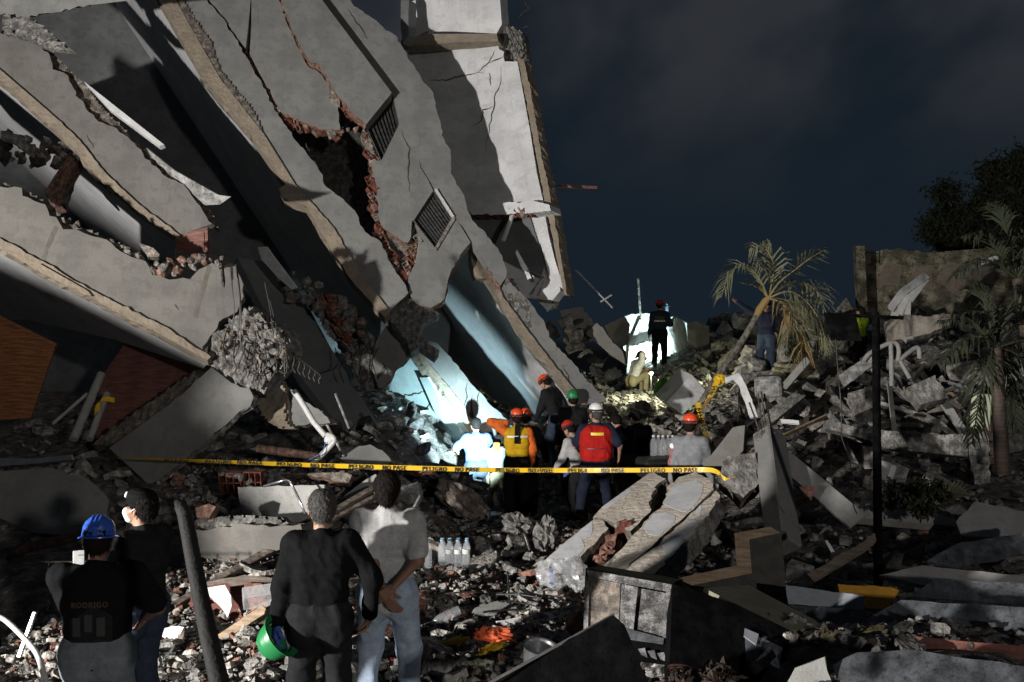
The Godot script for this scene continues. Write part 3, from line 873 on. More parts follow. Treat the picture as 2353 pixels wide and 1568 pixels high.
	for k in 7:
		rb.append([[520 + k * 22, 760 + (k % 3) * 14, 13.00], [512 + k * 24, 800 + (k % 2) * 22, 12.70], [520 + k * 23, 838 + (k % 4) * 9, 12.65], [508 + k * 22, 852 + (k % 3) * 12, 12.70]])
	for k in 9:
		rb.append([[630 + k * 11, 775 + k * 9, 13.00], [640 + k * 12, 800 + k * 8, 12.70], [636 + k * 12, 826 + k * 6, 12.70], [646 + k * 11, 842 + k * 5, 12.70]])
	rebars(t, rb)
	var wires := [[[532, 612, 12.40], [533, 660, 12.20], [538, 720, 12.20], [525, 790, 12.20]], [[541, 608, 12.40], [551, 690, 12.20], [546, 780, 12.20]], [[544, 615, 12.40], [553, 700, 12.20], [552, 800, 12.20]], [[620, 690, 13.00], [632, 740, 12.80], [650, 800, 12.70], [654, 866, 12.70]], [[608, 650, 13.00], [622, 720, 12.80], [628, 770, 12.70]]]
	for l in wires:
		var m := MB.new()
		var pts := []
		for q in l: pts.append(P(q[0], q[1], q[2]))
		m.tube(smooth_path(pts), 0.008, 5)
		m.commit(self, "wire", M.wire, t)
	var cb := MB.new()
	cb.bar(P(531, 608, 12.40), P(533, 640, 12.25), 0.03, 0.04)
	cb.commit(self, "cable_box", M.grille, t)
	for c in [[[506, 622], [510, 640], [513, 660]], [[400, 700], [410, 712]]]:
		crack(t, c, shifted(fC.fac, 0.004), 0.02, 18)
	for c in [[[128, 520], [118, 545], [104, 575], [98, 600]], [[480, 610], [470, 650], [456, 690], [448, 730]]]:
		var sm := MB.new()
		for i in c.size() - 1:
			var n: Vector3 = fC.e1 * 0.035
			var a := cast(c[i][0], c[i][1], shifted(fC.fac, 0.003)); var b := cast(c[i + 1][0], c[i + 1][1], shifted(fC.fac, 0.003))
			sm.quad(a - n * (0.6 + 0.3 * (i % 2)), b - n * (0.9 - 0.3 * (i % 2)), b + n * 0.7, a + n)
		sm.commit(self, "water_stain", M.stain, t)
	# --- storey D: right-hand strip with the white underside
	t = thing("collapsed_storey", "steep grey strip with white underside sloping down behind the rescue team", "collapsed building", P(1340, 935, 17.90))
	slab(t, "ceiling", [[1086, 570], [1120, 640], [1224, 790], [1334, 938], [1325, 960], [1250, 975], [1150, 930], [1060, 860], [985, 770], [1000, 690], [1040, 590]], fD.ceil, 0.2, M.ceiling, M.core)
	slab(t, "slab_edge", [[1083, 556], [1126, 625, 1], [1155, 680, 1], [1232, 785, 1], [1292, 862, 1], [1346, 928], [1332, 932], [1276, 862, 1], [1214, 790, 1], [1118, 640, 1], [1094, 638, 1], [1083, 600, 1]], shifted(fD.fac, 0.06), 0.3, M.ledge, M.ledge, 0.02)
	slab(t, "parapet", [[1120, 612], [1149, 658, 1], [1172, 652, 1], [1195, 668, 1], [1222, 700, 1], [1252, 742, 1], [1262, 775, 1], [1300, 815, 1], [1345, 870, 1], [1395, 922], [1340, 932], [1226, 780], [1150, 672]], fD.fac, 0.22, M.facade, M.core_gray)
	rough(t, "broken_edge", [[1150, 660], [1163, 640], [1178, 640], [1200, 672], [1222, 704], [1218, 745], [1228, 775], [1205, 745], [1180, 710]], shifted(fD.fac, 0.02), 0.03, 0.035, M.core_gray)
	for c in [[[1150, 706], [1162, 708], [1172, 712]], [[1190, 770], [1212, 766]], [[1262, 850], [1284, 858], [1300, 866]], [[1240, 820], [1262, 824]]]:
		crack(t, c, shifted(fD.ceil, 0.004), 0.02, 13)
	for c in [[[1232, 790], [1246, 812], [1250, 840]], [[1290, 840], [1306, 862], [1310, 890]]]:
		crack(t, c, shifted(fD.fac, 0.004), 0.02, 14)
	# --- storey E: lowest strip under the beam of the hand lamp
	t = thing("collapsed_storey", "pale teal strip glaring white under the hand lamp behind the team", "collapsed building", P(1080, 1070, 18.30))
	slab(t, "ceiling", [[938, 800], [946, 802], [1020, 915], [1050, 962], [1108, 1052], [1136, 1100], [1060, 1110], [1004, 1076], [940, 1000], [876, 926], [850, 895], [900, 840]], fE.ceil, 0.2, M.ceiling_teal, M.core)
	slab(t, "beam", [[964, 868], [982, 868], [1010, 915], [1035, 955], [1106, 1047], [1088, 1052], [1000, 950]], shifted(fE.ceil, 0.10), 0.12, M.ceiling_teal, M.core)
	slab(t, "slab_edge", [[948, 800], [966, 800, 1], [985, 835, 1], [1040, 900, 1], [1070, 940], [1130, 1050], [1120, 1052], [1060, 950], [1022, 905, 1], [972, 838, 1]], shifted(fE.fac, 0.05), 0.28, M.ledge, M.ledge, 0.015)
	slab(t, "parapet", [[958, 786], [970, 784, 1], [1004, 788, 1], [1030, 816, 1], [1074, 870, 1], [1120, 924, 1], [1165, 964, 1], [1205, 1030, 1], [1190, 1075], [1130, 1052], [1092, 962], [1086, 944], [1084, 925], [1086, 905], [1081, 925], [1082, 945], [1074, 955], [1064, 948], [1030, 906], [974, 832]], fE.fac, 0.22, M.facade, M.core_gray)
	var Ec := shifted(fE.ceil, 0.004)
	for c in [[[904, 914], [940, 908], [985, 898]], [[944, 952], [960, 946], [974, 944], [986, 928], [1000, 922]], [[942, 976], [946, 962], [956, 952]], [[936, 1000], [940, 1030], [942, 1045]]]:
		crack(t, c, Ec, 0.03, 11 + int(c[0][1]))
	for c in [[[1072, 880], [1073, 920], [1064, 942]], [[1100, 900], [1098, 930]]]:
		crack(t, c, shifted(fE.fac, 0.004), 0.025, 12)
	var vh := MB.new()
	var vc := cast(922, 960, shifted(fE.ceil, 0.0))
	var vn: Vector3 = fE.ceil.normal
	vh.lathe(vc, [Vector2(0.10, 0.0), Vector2(0.115, 0.012), Vector2(0.10, 0.014), Vector2(0.095, 0.004), Vector2(0.0, 0.004)], Basis(vn.cross(Vector3.UP).normalized(), vn, vn.cross(vn.cross(Vector3.UP).normalized())), 20)
	vh.commit(self, "round_vent", M.grille, t)
	# --- the steep end section: white soffit against the sky
	t = thing("collapsed_storey", "steeply tipped end bay with a broad white ceiling against the night sky", "collapsed building", P(1290, 700, 19.10))
	var J: Plane = fJ.ceil
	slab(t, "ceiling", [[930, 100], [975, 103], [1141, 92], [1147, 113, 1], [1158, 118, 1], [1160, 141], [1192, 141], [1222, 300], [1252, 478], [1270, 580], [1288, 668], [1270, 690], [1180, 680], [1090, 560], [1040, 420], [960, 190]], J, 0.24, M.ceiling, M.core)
	slab(t, "edge_beam", [[1160, 141], [1189, 141], [1218, 300], [1234, 400], [1250, 470], [1222, 470], [1204, 370], [1180, 250]], shifted(J, 0.10), 0.12, M.ceiling, M.core)
	slab(t, "edge_beam", [[1222, 492], [1252, 492], [1262, 545], [1276, 600], [1298, 668], [1262, 640], [1245, 570]], shifted(J, 0.08), 0.1, M.ceiling, M.core)
	slab(t, "slab_edge", [[1189, 132], [1204, 138, 1], [1218, 200, 1], [1240, 330, 1], [1268, 470, 1], [1284, 560, 1], [1303, 680], [1296, 676], [1272, 560, 1], [1253, 470, 1], [1234, 370, 1], [1214, 260, 1]], shifted(J, 0.14), 0.3, M.ledge, M.ledge, 0.02)
	slab(t, "outer_face", [[1204, 112], [1214, 118], [1226, 175], [1228, 200], [1226, 222], [1242, 330], [1268, 470], [1288, 560], [1303, 672], [1297, 672], [1262, 470], [1230, 310]], pln(1230, 300, 19.90, Vector3(0.8, 0, 0.7)), 0.05, M.facade, M.core)
	slab(t, "top_block", [[939, 8], [1000, -30], [1147, -30], [1153, 56], [1141, 77], [1040, 72], [980, 72], [945, 90]], pln(1050, 40, 19.80, Vector3(-0.55, -0.35, 1)), 0.3, M.ceiling, M.core)
	slab(t, "slab_edge", [[921, 92], [980, 78], [1141, 77], [1145, 94], [1050, 97], [975, 103], [921, 105]], pln(1050, 90, 19.60, Vector3(-0.4, 0.2, 1)), 0.3, M.ledge, M.ledge)
	slab(t, "dark_jamb", [[921, 0], [940, 0], [938, 30], [939, 80], [925, 100], [920, 60]], pln(930, 60, 19.50, Vector3(-0.6, 0, 1)), 0.25, M.inner, M.core)
	slab(t, "cross_wall", [[1075, 482], [1170, 464, 1], [1218, 460], [1262, 470], [1266, 484], [1215, 490, 1], [1180, 492, 1], [1085, 494]], shifted(J, 0.45), 0.4, M.ceiling, M.brick)
	crack_bricks(t, [[1165, 484], [1190, 486], [1215, 486]], shifted(J, 0.45), 8, 33, 3)
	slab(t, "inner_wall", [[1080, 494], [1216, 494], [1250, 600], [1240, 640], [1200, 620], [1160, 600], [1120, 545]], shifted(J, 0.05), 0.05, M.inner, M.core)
	rough(t, "broken_joint", [[1136, 76], [1150, 62], [1178, 58], [1196, 70], [1202, 100], [1204, 130], [1186, 140], [1160, 136], [1150, 112], [1142, 95]], pln(1170, 100, 19.60, Vector3(-0.4, 0, 1)), 0.09, 0.05, M.core_gray, 0.3)
	rebars(t, [[[1150, 80, 19.60], [1165, 100, 19.40], [1150, 130, 19.50]], [[1185, 62, 19.60], [1192, 90, 19.40], [1186, 128, 19.50]], [[1168, 60, 19.60], [1180, 96, 19.40], [1194, 130, 19.40]], [[1196, 65, 19.60], [1213, 60, 19.50]], [[1190, 42, 19.60], [1203, 28, 19.60], [1214, 20, 19.60], [1206, 6, 19.60]], [[1155, 66, 19.60], [1158, 110, 19.40], [1166, 136, 19.40]]])
	var Jc := shifted(J, 0.004)
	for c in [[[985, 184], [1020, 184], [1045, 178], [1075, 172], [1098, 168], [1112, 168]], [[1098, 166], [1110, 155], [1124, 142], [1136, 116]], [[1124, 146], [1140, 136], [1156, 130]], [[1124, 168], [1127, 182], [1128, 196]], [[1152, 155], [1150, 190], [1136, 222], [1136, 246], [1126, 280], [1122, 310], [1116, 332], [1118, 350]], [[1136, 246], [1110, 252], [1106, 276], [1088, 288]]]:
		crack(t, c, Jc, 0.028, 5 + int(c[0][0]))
	var bp := MB.new()
	bp.tube([P(1178, 493, 18.50), P(1168, 520, 18.30), P(1156, 554, 18.20)], 0.045, 8)
	bp.commit(self, "drain_pipe", M.pvc, t)
	var st := MB.new()
	st.bar(P(1268, 428, 19.50), P(1290, 428, 19.50), 0.05, 0.05)
	st.commit(self, "bracket", M.grille, t)
	st = MB.new()
	st.bar(P(1286, 428, 19.50), P(1372, 431, 19.60), 0.05, 0.05)
	st.commit(self, "stringer", M.wood_red, t)
	# --- slabs that lie at the foot of the ruin
	t = thing("fallen_slab", "grey concrete slab leaning beside the bundle of bare rebar", "fallen slab", P(340, 1110, 13.0))
	var sl := pln(450, 960, 13.4, Vector3(-0.25, 0.55, 0.9))
	slab(t, "slab_face", [[485, 844], [531, 880, 1], [551, 890, 1], [572, 893, 1], [582, 914, 1], [575, 932, 1], [536, 960, 1], [487, 1003, 1], [436, 1047, 1], [380, 1090, 1], [341, 1114], [250, 1030], [385, 932, 1]], sl, 0.1, M.facade, M.core_gray)
	rough(t, "broken_edge", [[470, 835], [486, 846], [385, 936], [280, 1018], [205, 1020], [320, 935]], shifted(sl, -0.14), 0.03, 0.05, M.core)
	t = thing("fallen_slab", "small grey slab with rough tan broken end under the bent rebar", "fallen slab", P(680, 990, 13.9))
	slab(t, "slab_face", [[640, 885, 1], [662, 890, 1], [690, 918, 1], [730, 940, 1], [774, 972, 1], [740, 975, 1], [700, 978, 1], [671, 983, 1], [658, 970, 1], [650, 930, 1]], pln(690, 940, 14.0, Vector3(-0.2, 0.3, 1)), 0.14, M.facade, M.core)
	rough(t, "broken_edge", [[602, 868], [640, 872], [652, 900], [658, 970], [672, 985], [640, 985], [612, 970], [588, 930]], pln(630, 930, 13.95, Vector3(-0.3, 0.2, 1)), 0.05, 0.035, M.ledge)
	t = thing("fallen_wall", "dark cracked wall face sloping down behind the white pipe", "fallen wall", P(880, 1060, 16.8))
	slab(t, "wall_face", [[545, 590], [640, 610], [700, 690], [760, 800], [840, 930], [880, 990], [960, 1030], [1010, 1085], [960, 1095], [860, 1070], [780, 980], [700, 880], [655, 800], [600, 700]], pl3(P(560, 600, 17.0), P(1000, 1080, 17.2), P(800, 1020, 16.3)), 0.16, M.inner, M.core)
	slab(t, "loose_panel", [[592, 568], [612, 567], [628, 590], [682, 662], [670, 666], [640, 640], [600, 596]], pln(640, 610, 16.4, Vector3(-0.5, -0.1, 1)), 0.03, M.white, M.white)
	t = thing("wardrobe_panel", "orange wooden furniture panel in the dark under the lowest strip", "wood panel", P(40, 960, 14.0))
	var op := pln(60, 850, 14.2, Vector3(0.1, 0.0, 1))
	slab(t, "panel", [[-60, 706], [0, 735], [126, 796], [70, 960], [-60, 970]], op, 0.04, M.wood_orange, M.wood_orange)
	slab(t, "top_rail", [[-60, 698], [0, 727], [128, 790], [126, 797], [0, 736], [-60, 708]], shifted(op, 0.02), 0.08, M.wood_orange, M.wood_orange)
	t = thing("wardrobe_panel", "dark red wooden panel leaning under the lowest strip by the pipes", "wood panel", P(320, 980, 14.4))
	slab(t, "panel", [[230, 870], [300, 770], [440, 810], [470, 838], [380, 925], [220, 1010]], pln(340, 880, 15.0, Vector3(-0.1, 0.3, 1)), 0.04, M.wood_red, M.wood_red)
	t = thing("added_shade_wall", "added wall out of view on the left, shaped to shade the foot of the ruin", "wall", Vector3(-7.6, 0, -4.2))  # unseen wall added to block the floodlight; its top follows the wanted shadow line
	var bwl := MB.new()
	var bw := PackedVector3Array()
	for e in [[-1400, 250, 12.8], [-420, 500, 12.8], [0, 645, 12.8], [230, 760, 12.7], [400, 838, 12.6], [440, 905, 13.4], [560, 970, 13.3], [640, 1035, 13.2], [575, 1130, 11.4], [420, 1330, 10.2]]:
		var tp := P(e[0], e[1], e[2])
		bw.append(LAMP.lerp(tp, (LAMP.z + 4.0) / (LAMP.z - tp.z)))
	bw.append(Vector3(bw[-1].x, -0.2, -4.0))
	bw.append(Vector3(bw[0].x, -0.2, -4.0))
	bwl.prism(bw, Vector3(0.02, 0, -0.2))
	bwl.commit(self, "wall_face", M.facade, t)
	t = thing("interior_wall", "inner wall of the ruin, shade put into its dark colour, glimpsed through the gaps between storeys", "inner wall", P(300, 1000, 21))
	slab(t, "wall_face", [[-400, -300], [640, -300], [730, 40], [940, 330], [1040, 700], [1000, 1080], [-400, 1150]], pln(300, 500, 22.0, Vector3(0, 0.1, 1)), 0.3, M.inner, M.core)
	t = thing("roof_fragment", "dark broken slab end across the top left corner of the ruin", "broken slab", P(150, 60, 15.2))
	slab(t, "slab_face", [[-120, -330], [330, -80], [305, 0], [200, 12, 1], [130, 28, 1], [60, 40, 1], [0, 34, 1], [-60, -10], [-520, -400], [-760, -900]], pln(150, 20, 15.6, Vector3(-0.1, -0.5, 1)), 0.3, M.facade, M.core)
	rough(t, "broken_edge", [[0, 30], [70, 38], [110, 70], [160, 110], [100, 105], [50, 80], [0, 70]], pln(60, 60, 15.5, Vector3(-0.1, 0.2, 1)), 0.06, 0.05, M.core_gray)

# ---------------------------------------------------------------- rubble
func flake(r: RandomNumberGenerator, flat: float) -> MB:
	# broken plate: an uneven outline with a slanting, chipped rim
	var m := MB.new()
	var k := r.randi_range(5, 8)
	var top := PackedVector3Array()
	var bot := PackedVector3Array()
	for i in k:
		var a := (i + r.randf_range(-0.35, 0.35)) * TAU / k
		var q := Vector3(cos(a) * r.randf_range(0.34, 0.58), 0, sin(a) * r.randf_range(0.3, 0.5))
		top.append(q + Vector3.UP * (flat * 0.5 + r.randf_range(-0.03, 0.03)))
		bot.append(q * r.randf_range(0.85, 1.15) - Vector3.UP * (flat * 0.5 + r.randf_range(-0.02, 0.04)))
	var ct := Vector3.UP * flat * 0.5
	for i in k:
		var j := (i + 1) % k
		m.tri(ct, top[j], top[i])
		m.quad(top[i], top[j], bot[j], bot[i])
		m.tri(-ct, bot[i], bot[j])
	return m

var chunk_meshes := {}

func chunks_of(key: String) -> Array:
	if not chunk_meshes.has(key):
		var r := RandomNumberGenerator.new()
		r.seed = 99
		var l := []
		for k in 9:
			var m: MB
			if k < 5: m = flake(r, r.randf_range(0.14, 0.34))
			else:
				m = MB.new()
				lump(m, Vector3.ZERO, 0.45, r)
			l.append(m.mesh(Vector3.ZERO, M[key]))
		chunk_meshes[key] = l
	return chunk_meshes[key]

func chunk(called: String, label: String, group: String, mk: String, p: Vector3, s: float, tilt: float, flat_only := false):
	var o := MeshInstance3D.new()
	o.name = numbered(called)
	var l := chunks_of(mk)
	o.mesh = l[rng.randi() % (5 if flat_only else l.size())]
	add_child(o)
	var b := Basis.from_euler(Vector3(rng.randf_range(-tilt, tilt), rng.randf() * TAU, rng.randf_range(-tilt, tilt)))
	o.transform = Transform3D(b.scaled(Vector3.ONE * s), p + Vector3.UP * s * 0.12)
	tag(o, label, "rubble", group)

func field(called: String, label: String, mk: String, which: int, count: int, x0, x1, d0, d1, s0: float, s1: float, sd: int, keep: Callable):
	var r := RandomNumberGenerator.new()
	r.seed = sd
	var at := []
	while at.size() < count:
		var x := r.randf_range(x0, x1)
		var d := r.randf_range(d0, d1)
		if not keep.call(x, d, r.randf()): continue
		var s := s0 * pow(s1 / s0, pow(r.randf(), 2.0))
		var b := Basis.from_euler(Vector3(r.randf_range(-0.7, 0.7), r.randf() * TAU, r.randf_range(-0.7, 0.7)))
		at.append(Transform3D(b.scaled(Vector3.ONE * s), Vector3(x, hgt(x, d) + s * r.randf_range(0.0, 0.25), -d)))
	var mm := MultiMesh.new()
	mm.transform_format = MultiMesh.TRANSFORM_3D
	mm.mesh = chunks_of(mk)[which]
	mm.instance_count = count
	for i in count: mm.set_instance_transform(i, at[i])
	var o := MultiMeshInstance3D.new()
	o.name = numbered(called)
	o.multimesh = mm
	add_child(o)
	tag(o, label, "rubble", "", "stuff")

func rubble():
	var G := "chunks of broken masonry in the floodlit foreground"
	var zones := [
		# u0 u1 v0 v1 count size0 size1 label group kinds
		[560, 1340, 1225, 1568, 130, 0.07, 0.26, "broken masonry chunk in the floodlit rubble near the standing men", G],
		[380, 720, 1150, 1240, 28, 0.08, 0.30, "broken masonry chunk on the low beam behind the masked man", "chunks on the low beam"],
		[180, 880, 1010, 1140, 44, 0.10, 0.42, "broken concrete chunk in the shade at the foot of the ruin", "chunks at the foot of the ruin"],
		[1220, 1560, 1100, 1260, 24, 0.10, 0.40, "broken concrete chunk near the feet of the rescue team", "chunks near the rescue team"],
		[1650, 2353, 820, 1340, 74, 0.12, 0.55, "broken concrete chunk in the dim debris right of the palm", "chunks in the dim debris"],
	]
	var kinds := ["chunk_gray", "chunk_pale", "chunk_gray", "chunk_red", "chunk_pale", "chunk_tile"]
	for z in zones:
		for k in z[4]:
			var p := on(rng.randf_range(z[0], z[1]), rng.randf_range(z[2], z[3]))
			var s: float = z[5] * pow(z[6] / z[5], pow(rng.randf(), 1.6))
			var kd: String = kinds[rng.randi() % 6]
			var word: String = {"chunk_gray": "grey", "chunk_pale": "pale", "chunk_red": "reddish", "chunk_tile": "cream"}[kd]
			chunk("rubble_chunk", ("large " if s > z[6] * 0.6 else "small ") + word + " " + z[7], z[8], kd, p, s, 0.45)
	for k in 70:
		var p := on(rng.randf_range(1440, 1640), rng.randf_range(872, 1015))
		chunk("broken_tile", "broken floor tile on the lit slope below the white appliance", "broken tiles on the slope", "chunk_tile", p, rng.randf_range(0.14, 0.34), 0.4, true)
	var lit := func(x, d, q): return q < 0.25 + ss(14.0, 8.0, d) * 0.7
	field("masonry_crumbs", "crumbs of concrete and plaster between the larger chunks", "chunk_gray", 0, 4200, -4.5, 3.0, 6.5, 14.5, 0.018, 0.17, 1, lit)
	field("masonry_crumbs", "pale crumbs of plaster between the larger chunks", "chunk_pale", 5, 3000, -4.5, 3.0, 6.5, 14.5, 0.015, 0.13, 2, lit)
	field("masonry_crumbs", "flat pale flakes of plaster between the larger chunks", "chunk_pale", 2, 2600, -4.5, 3.0, 6.5, 14.5, 0.018, 0.18, 3, lit)
	field("brick_crumbs", "crumbs of red brick between the larger chunks", "chunk_red", 1, 1700, -4.5, 3.0, 6.5, 14.5, 0.03, 0.12, 4, lit)
	field("tile_crumbs", "slivers of tile between the larger chunks", "chunk_tile", 3, 1600, -4.5, 3.0, 6.5, 14.5, 0.03, 0.12, 5, lit)
	field("tile_crumbs", "slivers of tile covering the lit slope", "chunk_tile", 4, 1500, 1.5, 5.0, 17.0, 27.0, 0.06, 0.24, 6, func(_x, _d, _q): return true)
	field("debris_crumbs", "broken concrete strewn over the far slopes", "chunk_gray", 1, 3200, -8.0, 15.0, 11.0, 33.0, 0.07, 0.40, 7, func(_x, _d, _q): return true)
	field("debris_crumbs", "dark lumps strewn over the far slopes", "chunk_dark", 6, 2200, -8.0, 15.0, 11.0, 33.0, 0.07, 0.45, 8, func(_x, _d, _q): return true)
	field("debris_crumbs", "pale plates strewn over the far slopes", "chunk_pale", 3, 1100, -8.0, 15.0, 12.0, 33.0, 0.07, 0.40, 9, func(_x, _d, _q): return true)
	field("debris_crumbs", "rubble strewn over the near ground beside the camera", "chunk_dark", 2, 900, 0.8, 7.0, 4.0, 11.0, 0.05, 0.30, 10, func(_x, _d, _q): return true)

# ---------------------------------------------------------------- things among the rubble
func board(called: String, label: String, category: String, pts: Array, pl: Plane, th: float, m: Material, edge: Material = null, jag := 0.03, group := "") -> Node3D:
	var pp := pts
	if edge == null and th > 0.025:
		# worn, chipped rim on loose boards
		pp = []
		for q in pts: pp.append([q[0], q[1], 1])
		jag = 0.011
	var o := slab(null, called, pp, pl, th, m, edge if edge else m, jag)
	tag(o, label, category, group)
	return o

func pipe(called: String, label: String, category: String, pts: Array, rad, m: Material, sides := 8, group := "", bend := true) -> Node3D:
	var b := MB.new()
	var w := []
	for q in pts: w.append(P(q[0], q[1], q[2]))
	b.tube(smooth_path(w) if bend else w, rad, sides)
	var o := b.commit(self, called, m)
	tag(o, label, category, group)
	return o

func beam(called: String, label: String, category: String, a: Vector3, b: Vector3, w: float, h: float, m: Material, up := Vector3.UP, bev := 0.006, group := "") -> Node3D:
	var k := MB.new()
	k.bar(a, b, w, h, up, bev)
	var o := k.commit(self, called, m)
	tag(o, label, category, group)
	return o

func bottle(parent: Node, o: Vector3, b: Basis, h: float, cap: Material, wrap: Material = null):
	var r := h * 0.15
	var m := MB.new()
	m.lathe(o, [Vector2(0, 0), Vector2(r * 0.9, 0.0), Vector2(r, h * 0.03), Vector2(r, h * 0.22), Vector2(r * 0.93, h * 0.25), Vector2(r, h * 0.28), Vector2(r, h * 0.42), Vector2(r * 0.93, h * 0.45), Vector2(r, h * 0.48), Vector2(r, h * 0.66), Vector2(r * 0.75, h * 0.80), Vector2(r * 0.42, h * 0.90), Vector2(r * 0.42, h * 0.95)], b, 12)
	m.commit(self, "bottle_body", M.pet, parent)
	m = MB.new()
	m.lathe(o, [Vector2(r * 0.46, h * 0.94), Vector2(r * 0.48, h * 1.0), Vector2(0, h * 1.0)], b, 10)
	m.commit(self, "bottle_cap", cap, parent)
	if wrap:
		m = MB.new()
		m.lathe(o, [Vector2(r * 1.012, h * 0.49), Vector2(r * 1.012, h * 0.65)], b, 12)
		m.commit(self, "bottle_label", wrap, parent)

func crumple(called: String, label: String, category: String, c: Vector3, s: Vector3, b: Basis, m: Material, sd: int, amp := 0.25, group := "") -> Node3D:
	# cloth or plastic in a heap: a ball with folds
	var q := MB.new()
	q.add(folded(s, sd, amp), Transform3D(b, c))
	var o := q.commit(self, called, m)
	tag(o, label, category, group)
	return o

func folded(s: Vector3, sd: int, amp: float, nu := 26, nv := 16) -> MB:
	var q := MB.new()
	var g := []
	for j in nv + 1:
		var el := -PI / 2 + PI * j / nv
		for i in nu + 1:
			var a := TAU * (i % nu) / nu
			var d := Vector3(cos(el) * cos(a), sin(el), cos(el) * sin(a))
			var f := 1.0 + amp * (nz.get_noise_3dv(d * 1.6 + Vector3.ONE * sd) * 1.3 - absf(nz.get_noise_3dv(Vector3(d.x * 3.2, d.y * 1.6, d.z * 3.2) + Vector3.ONE * sd * 3)) * 1.4)
			g.append(d * f * s)
	for j in nv:
		for i in nu:
			var k := j * (nu + 1) + i
			q.quad(g[k], g[k + nu + 1], g[k + nu + 2], g[k + 1])
	return q

func mats_debris():
	var m := mat("pet", 0.86, 0.90, 0.95, 0.08)
	m.transparency = BaseMaterial3D.TRANSPARENCY_ALPHA
	m.albedo_color.a = 0.14
	m = mat("film", 0.85, 0.86, 0.88, 0.22)
	m.transparency = BaseMaterial3D.TRANSPARENCY_ALPHA
	m.albedo_color.a = 0.22
	m.normal_enabled = true; m.normal_texture = T.n_fold; m.uv1_triplanar = true; m.uv1_world_triplanar = true; m.uv1_scale = Vector3.ONE * 2.0
	mat("cap_blue", 0.25, 0.45, 0.62, 0.4)
	mat("label_blue", 0.10, 0.20, 0.50, 0.5)
	mat("orange_cloth", 0.85, 0.16, 0.06, 0.75, "plaster", "n_fold", 1.5, 0.6)
	mat("yellow_cloth", 0.72, 0.45, 0.02, 0.6, "plaster", "n_fold", 1.5, 0.6)
	mat("sack", 0.36, 0.345, 0.33, 0.9, "dirty", "n_fold", 2.0, 0.8)
	mat("sofa", 0.36, 0.30, 0.26, 0.85, "dirty", "n_fold", 1.2, 0.6)
	mat("tarp", 0.05, 0.05, 0.05, 0.6, "dirty", "n_fold", 1.2, 0.6)
	mat("sooty", 0.34, 0.33, 0.33, 0.38, "soot", "n_fine", 2.2, 0.3, 0.5)
	mat("sooty_brown", 0.30, 0.24, 0.19, 0.5, "soot", "n_fine", 2.2, 0.3, 0.2)
	mat("foam", 0.58, 0.50, 0.29, 0.9, "dirty", "n_rough", 1.6, 0.8)
	mat("yellow_board", 0.62, 0.30, 0.012, 0.5, "plaster", "", 1.0)
	mat("slate_board", 0.17, 0.18, 0.20, 0.32, "dirty", "", 1.0)
	mat("blue_board", 0.30, 0.32, 0.36, 0.4, "plaster", "", 1.0)
	mat("gray_board", 0.36, 0.355, 0.34, 0.7, "plaster", "n_fine", 1.0, 0.3)
	mat("khaki_board", 0.27, 0.25, 0.17, 0.7, "plaster", "n_fine", 1.0, 0.3)
	mat("green_cloth", 0.10, 0.34, 0.06, 0.5, "plaster", "n_fold", 1.5, 0.6)
	mat("cabinet_dark", 0.060, 0.056, 0.046, 0.6, "wood", "", 0.8)
	mat("pink", 0.62, 0.09, 0.14, 0.6)
	mat("paper", 0.55, 0.58, 0.42, 0.8)
	mat("ivory", 0.55, 0.50, 0.36, 0.8, "dirty", "n_fold", 1.2, 0.5)
	mat("teal_wall", 0.42, 0.52, 0.54, 0.85, "plaster", "n_fine", 0.5, 0.3)

func hollow_bricks(t: Node, c: Vector3, b: Basis, nx: int, ny: int, cs: Vector3):
	# a run of hollow blocks: each block is a part with open cells
	for i in nx:
		var m := MB.new()
		var w := 0.014
		var o := c + b * Vector3((i - (nx - 1) * 0.5) * cs.x * 1.02, 0, 0)
		for j in ny + 1:
			m.box(o + b * Vector3(0, (j - ny * 0.5) * cs.y, 0), Vector3(cs.x, w, cs.z), b)
		for k in 4:
			m.box(o + b * Vector3((k / 3.0 - 0.5) * (cs.x - w), 0, 0.003), Vector3(w, ny * cs.y - w, cs.z), b)
		m.box(o - b.z * (cs.z * 0.4), Vector3(cs.x - w, ny * cs.y - w, 0.01), b)
		m.commit(self, "hollow_brick", M.brick_pale if i % 2 else M.brick, t)

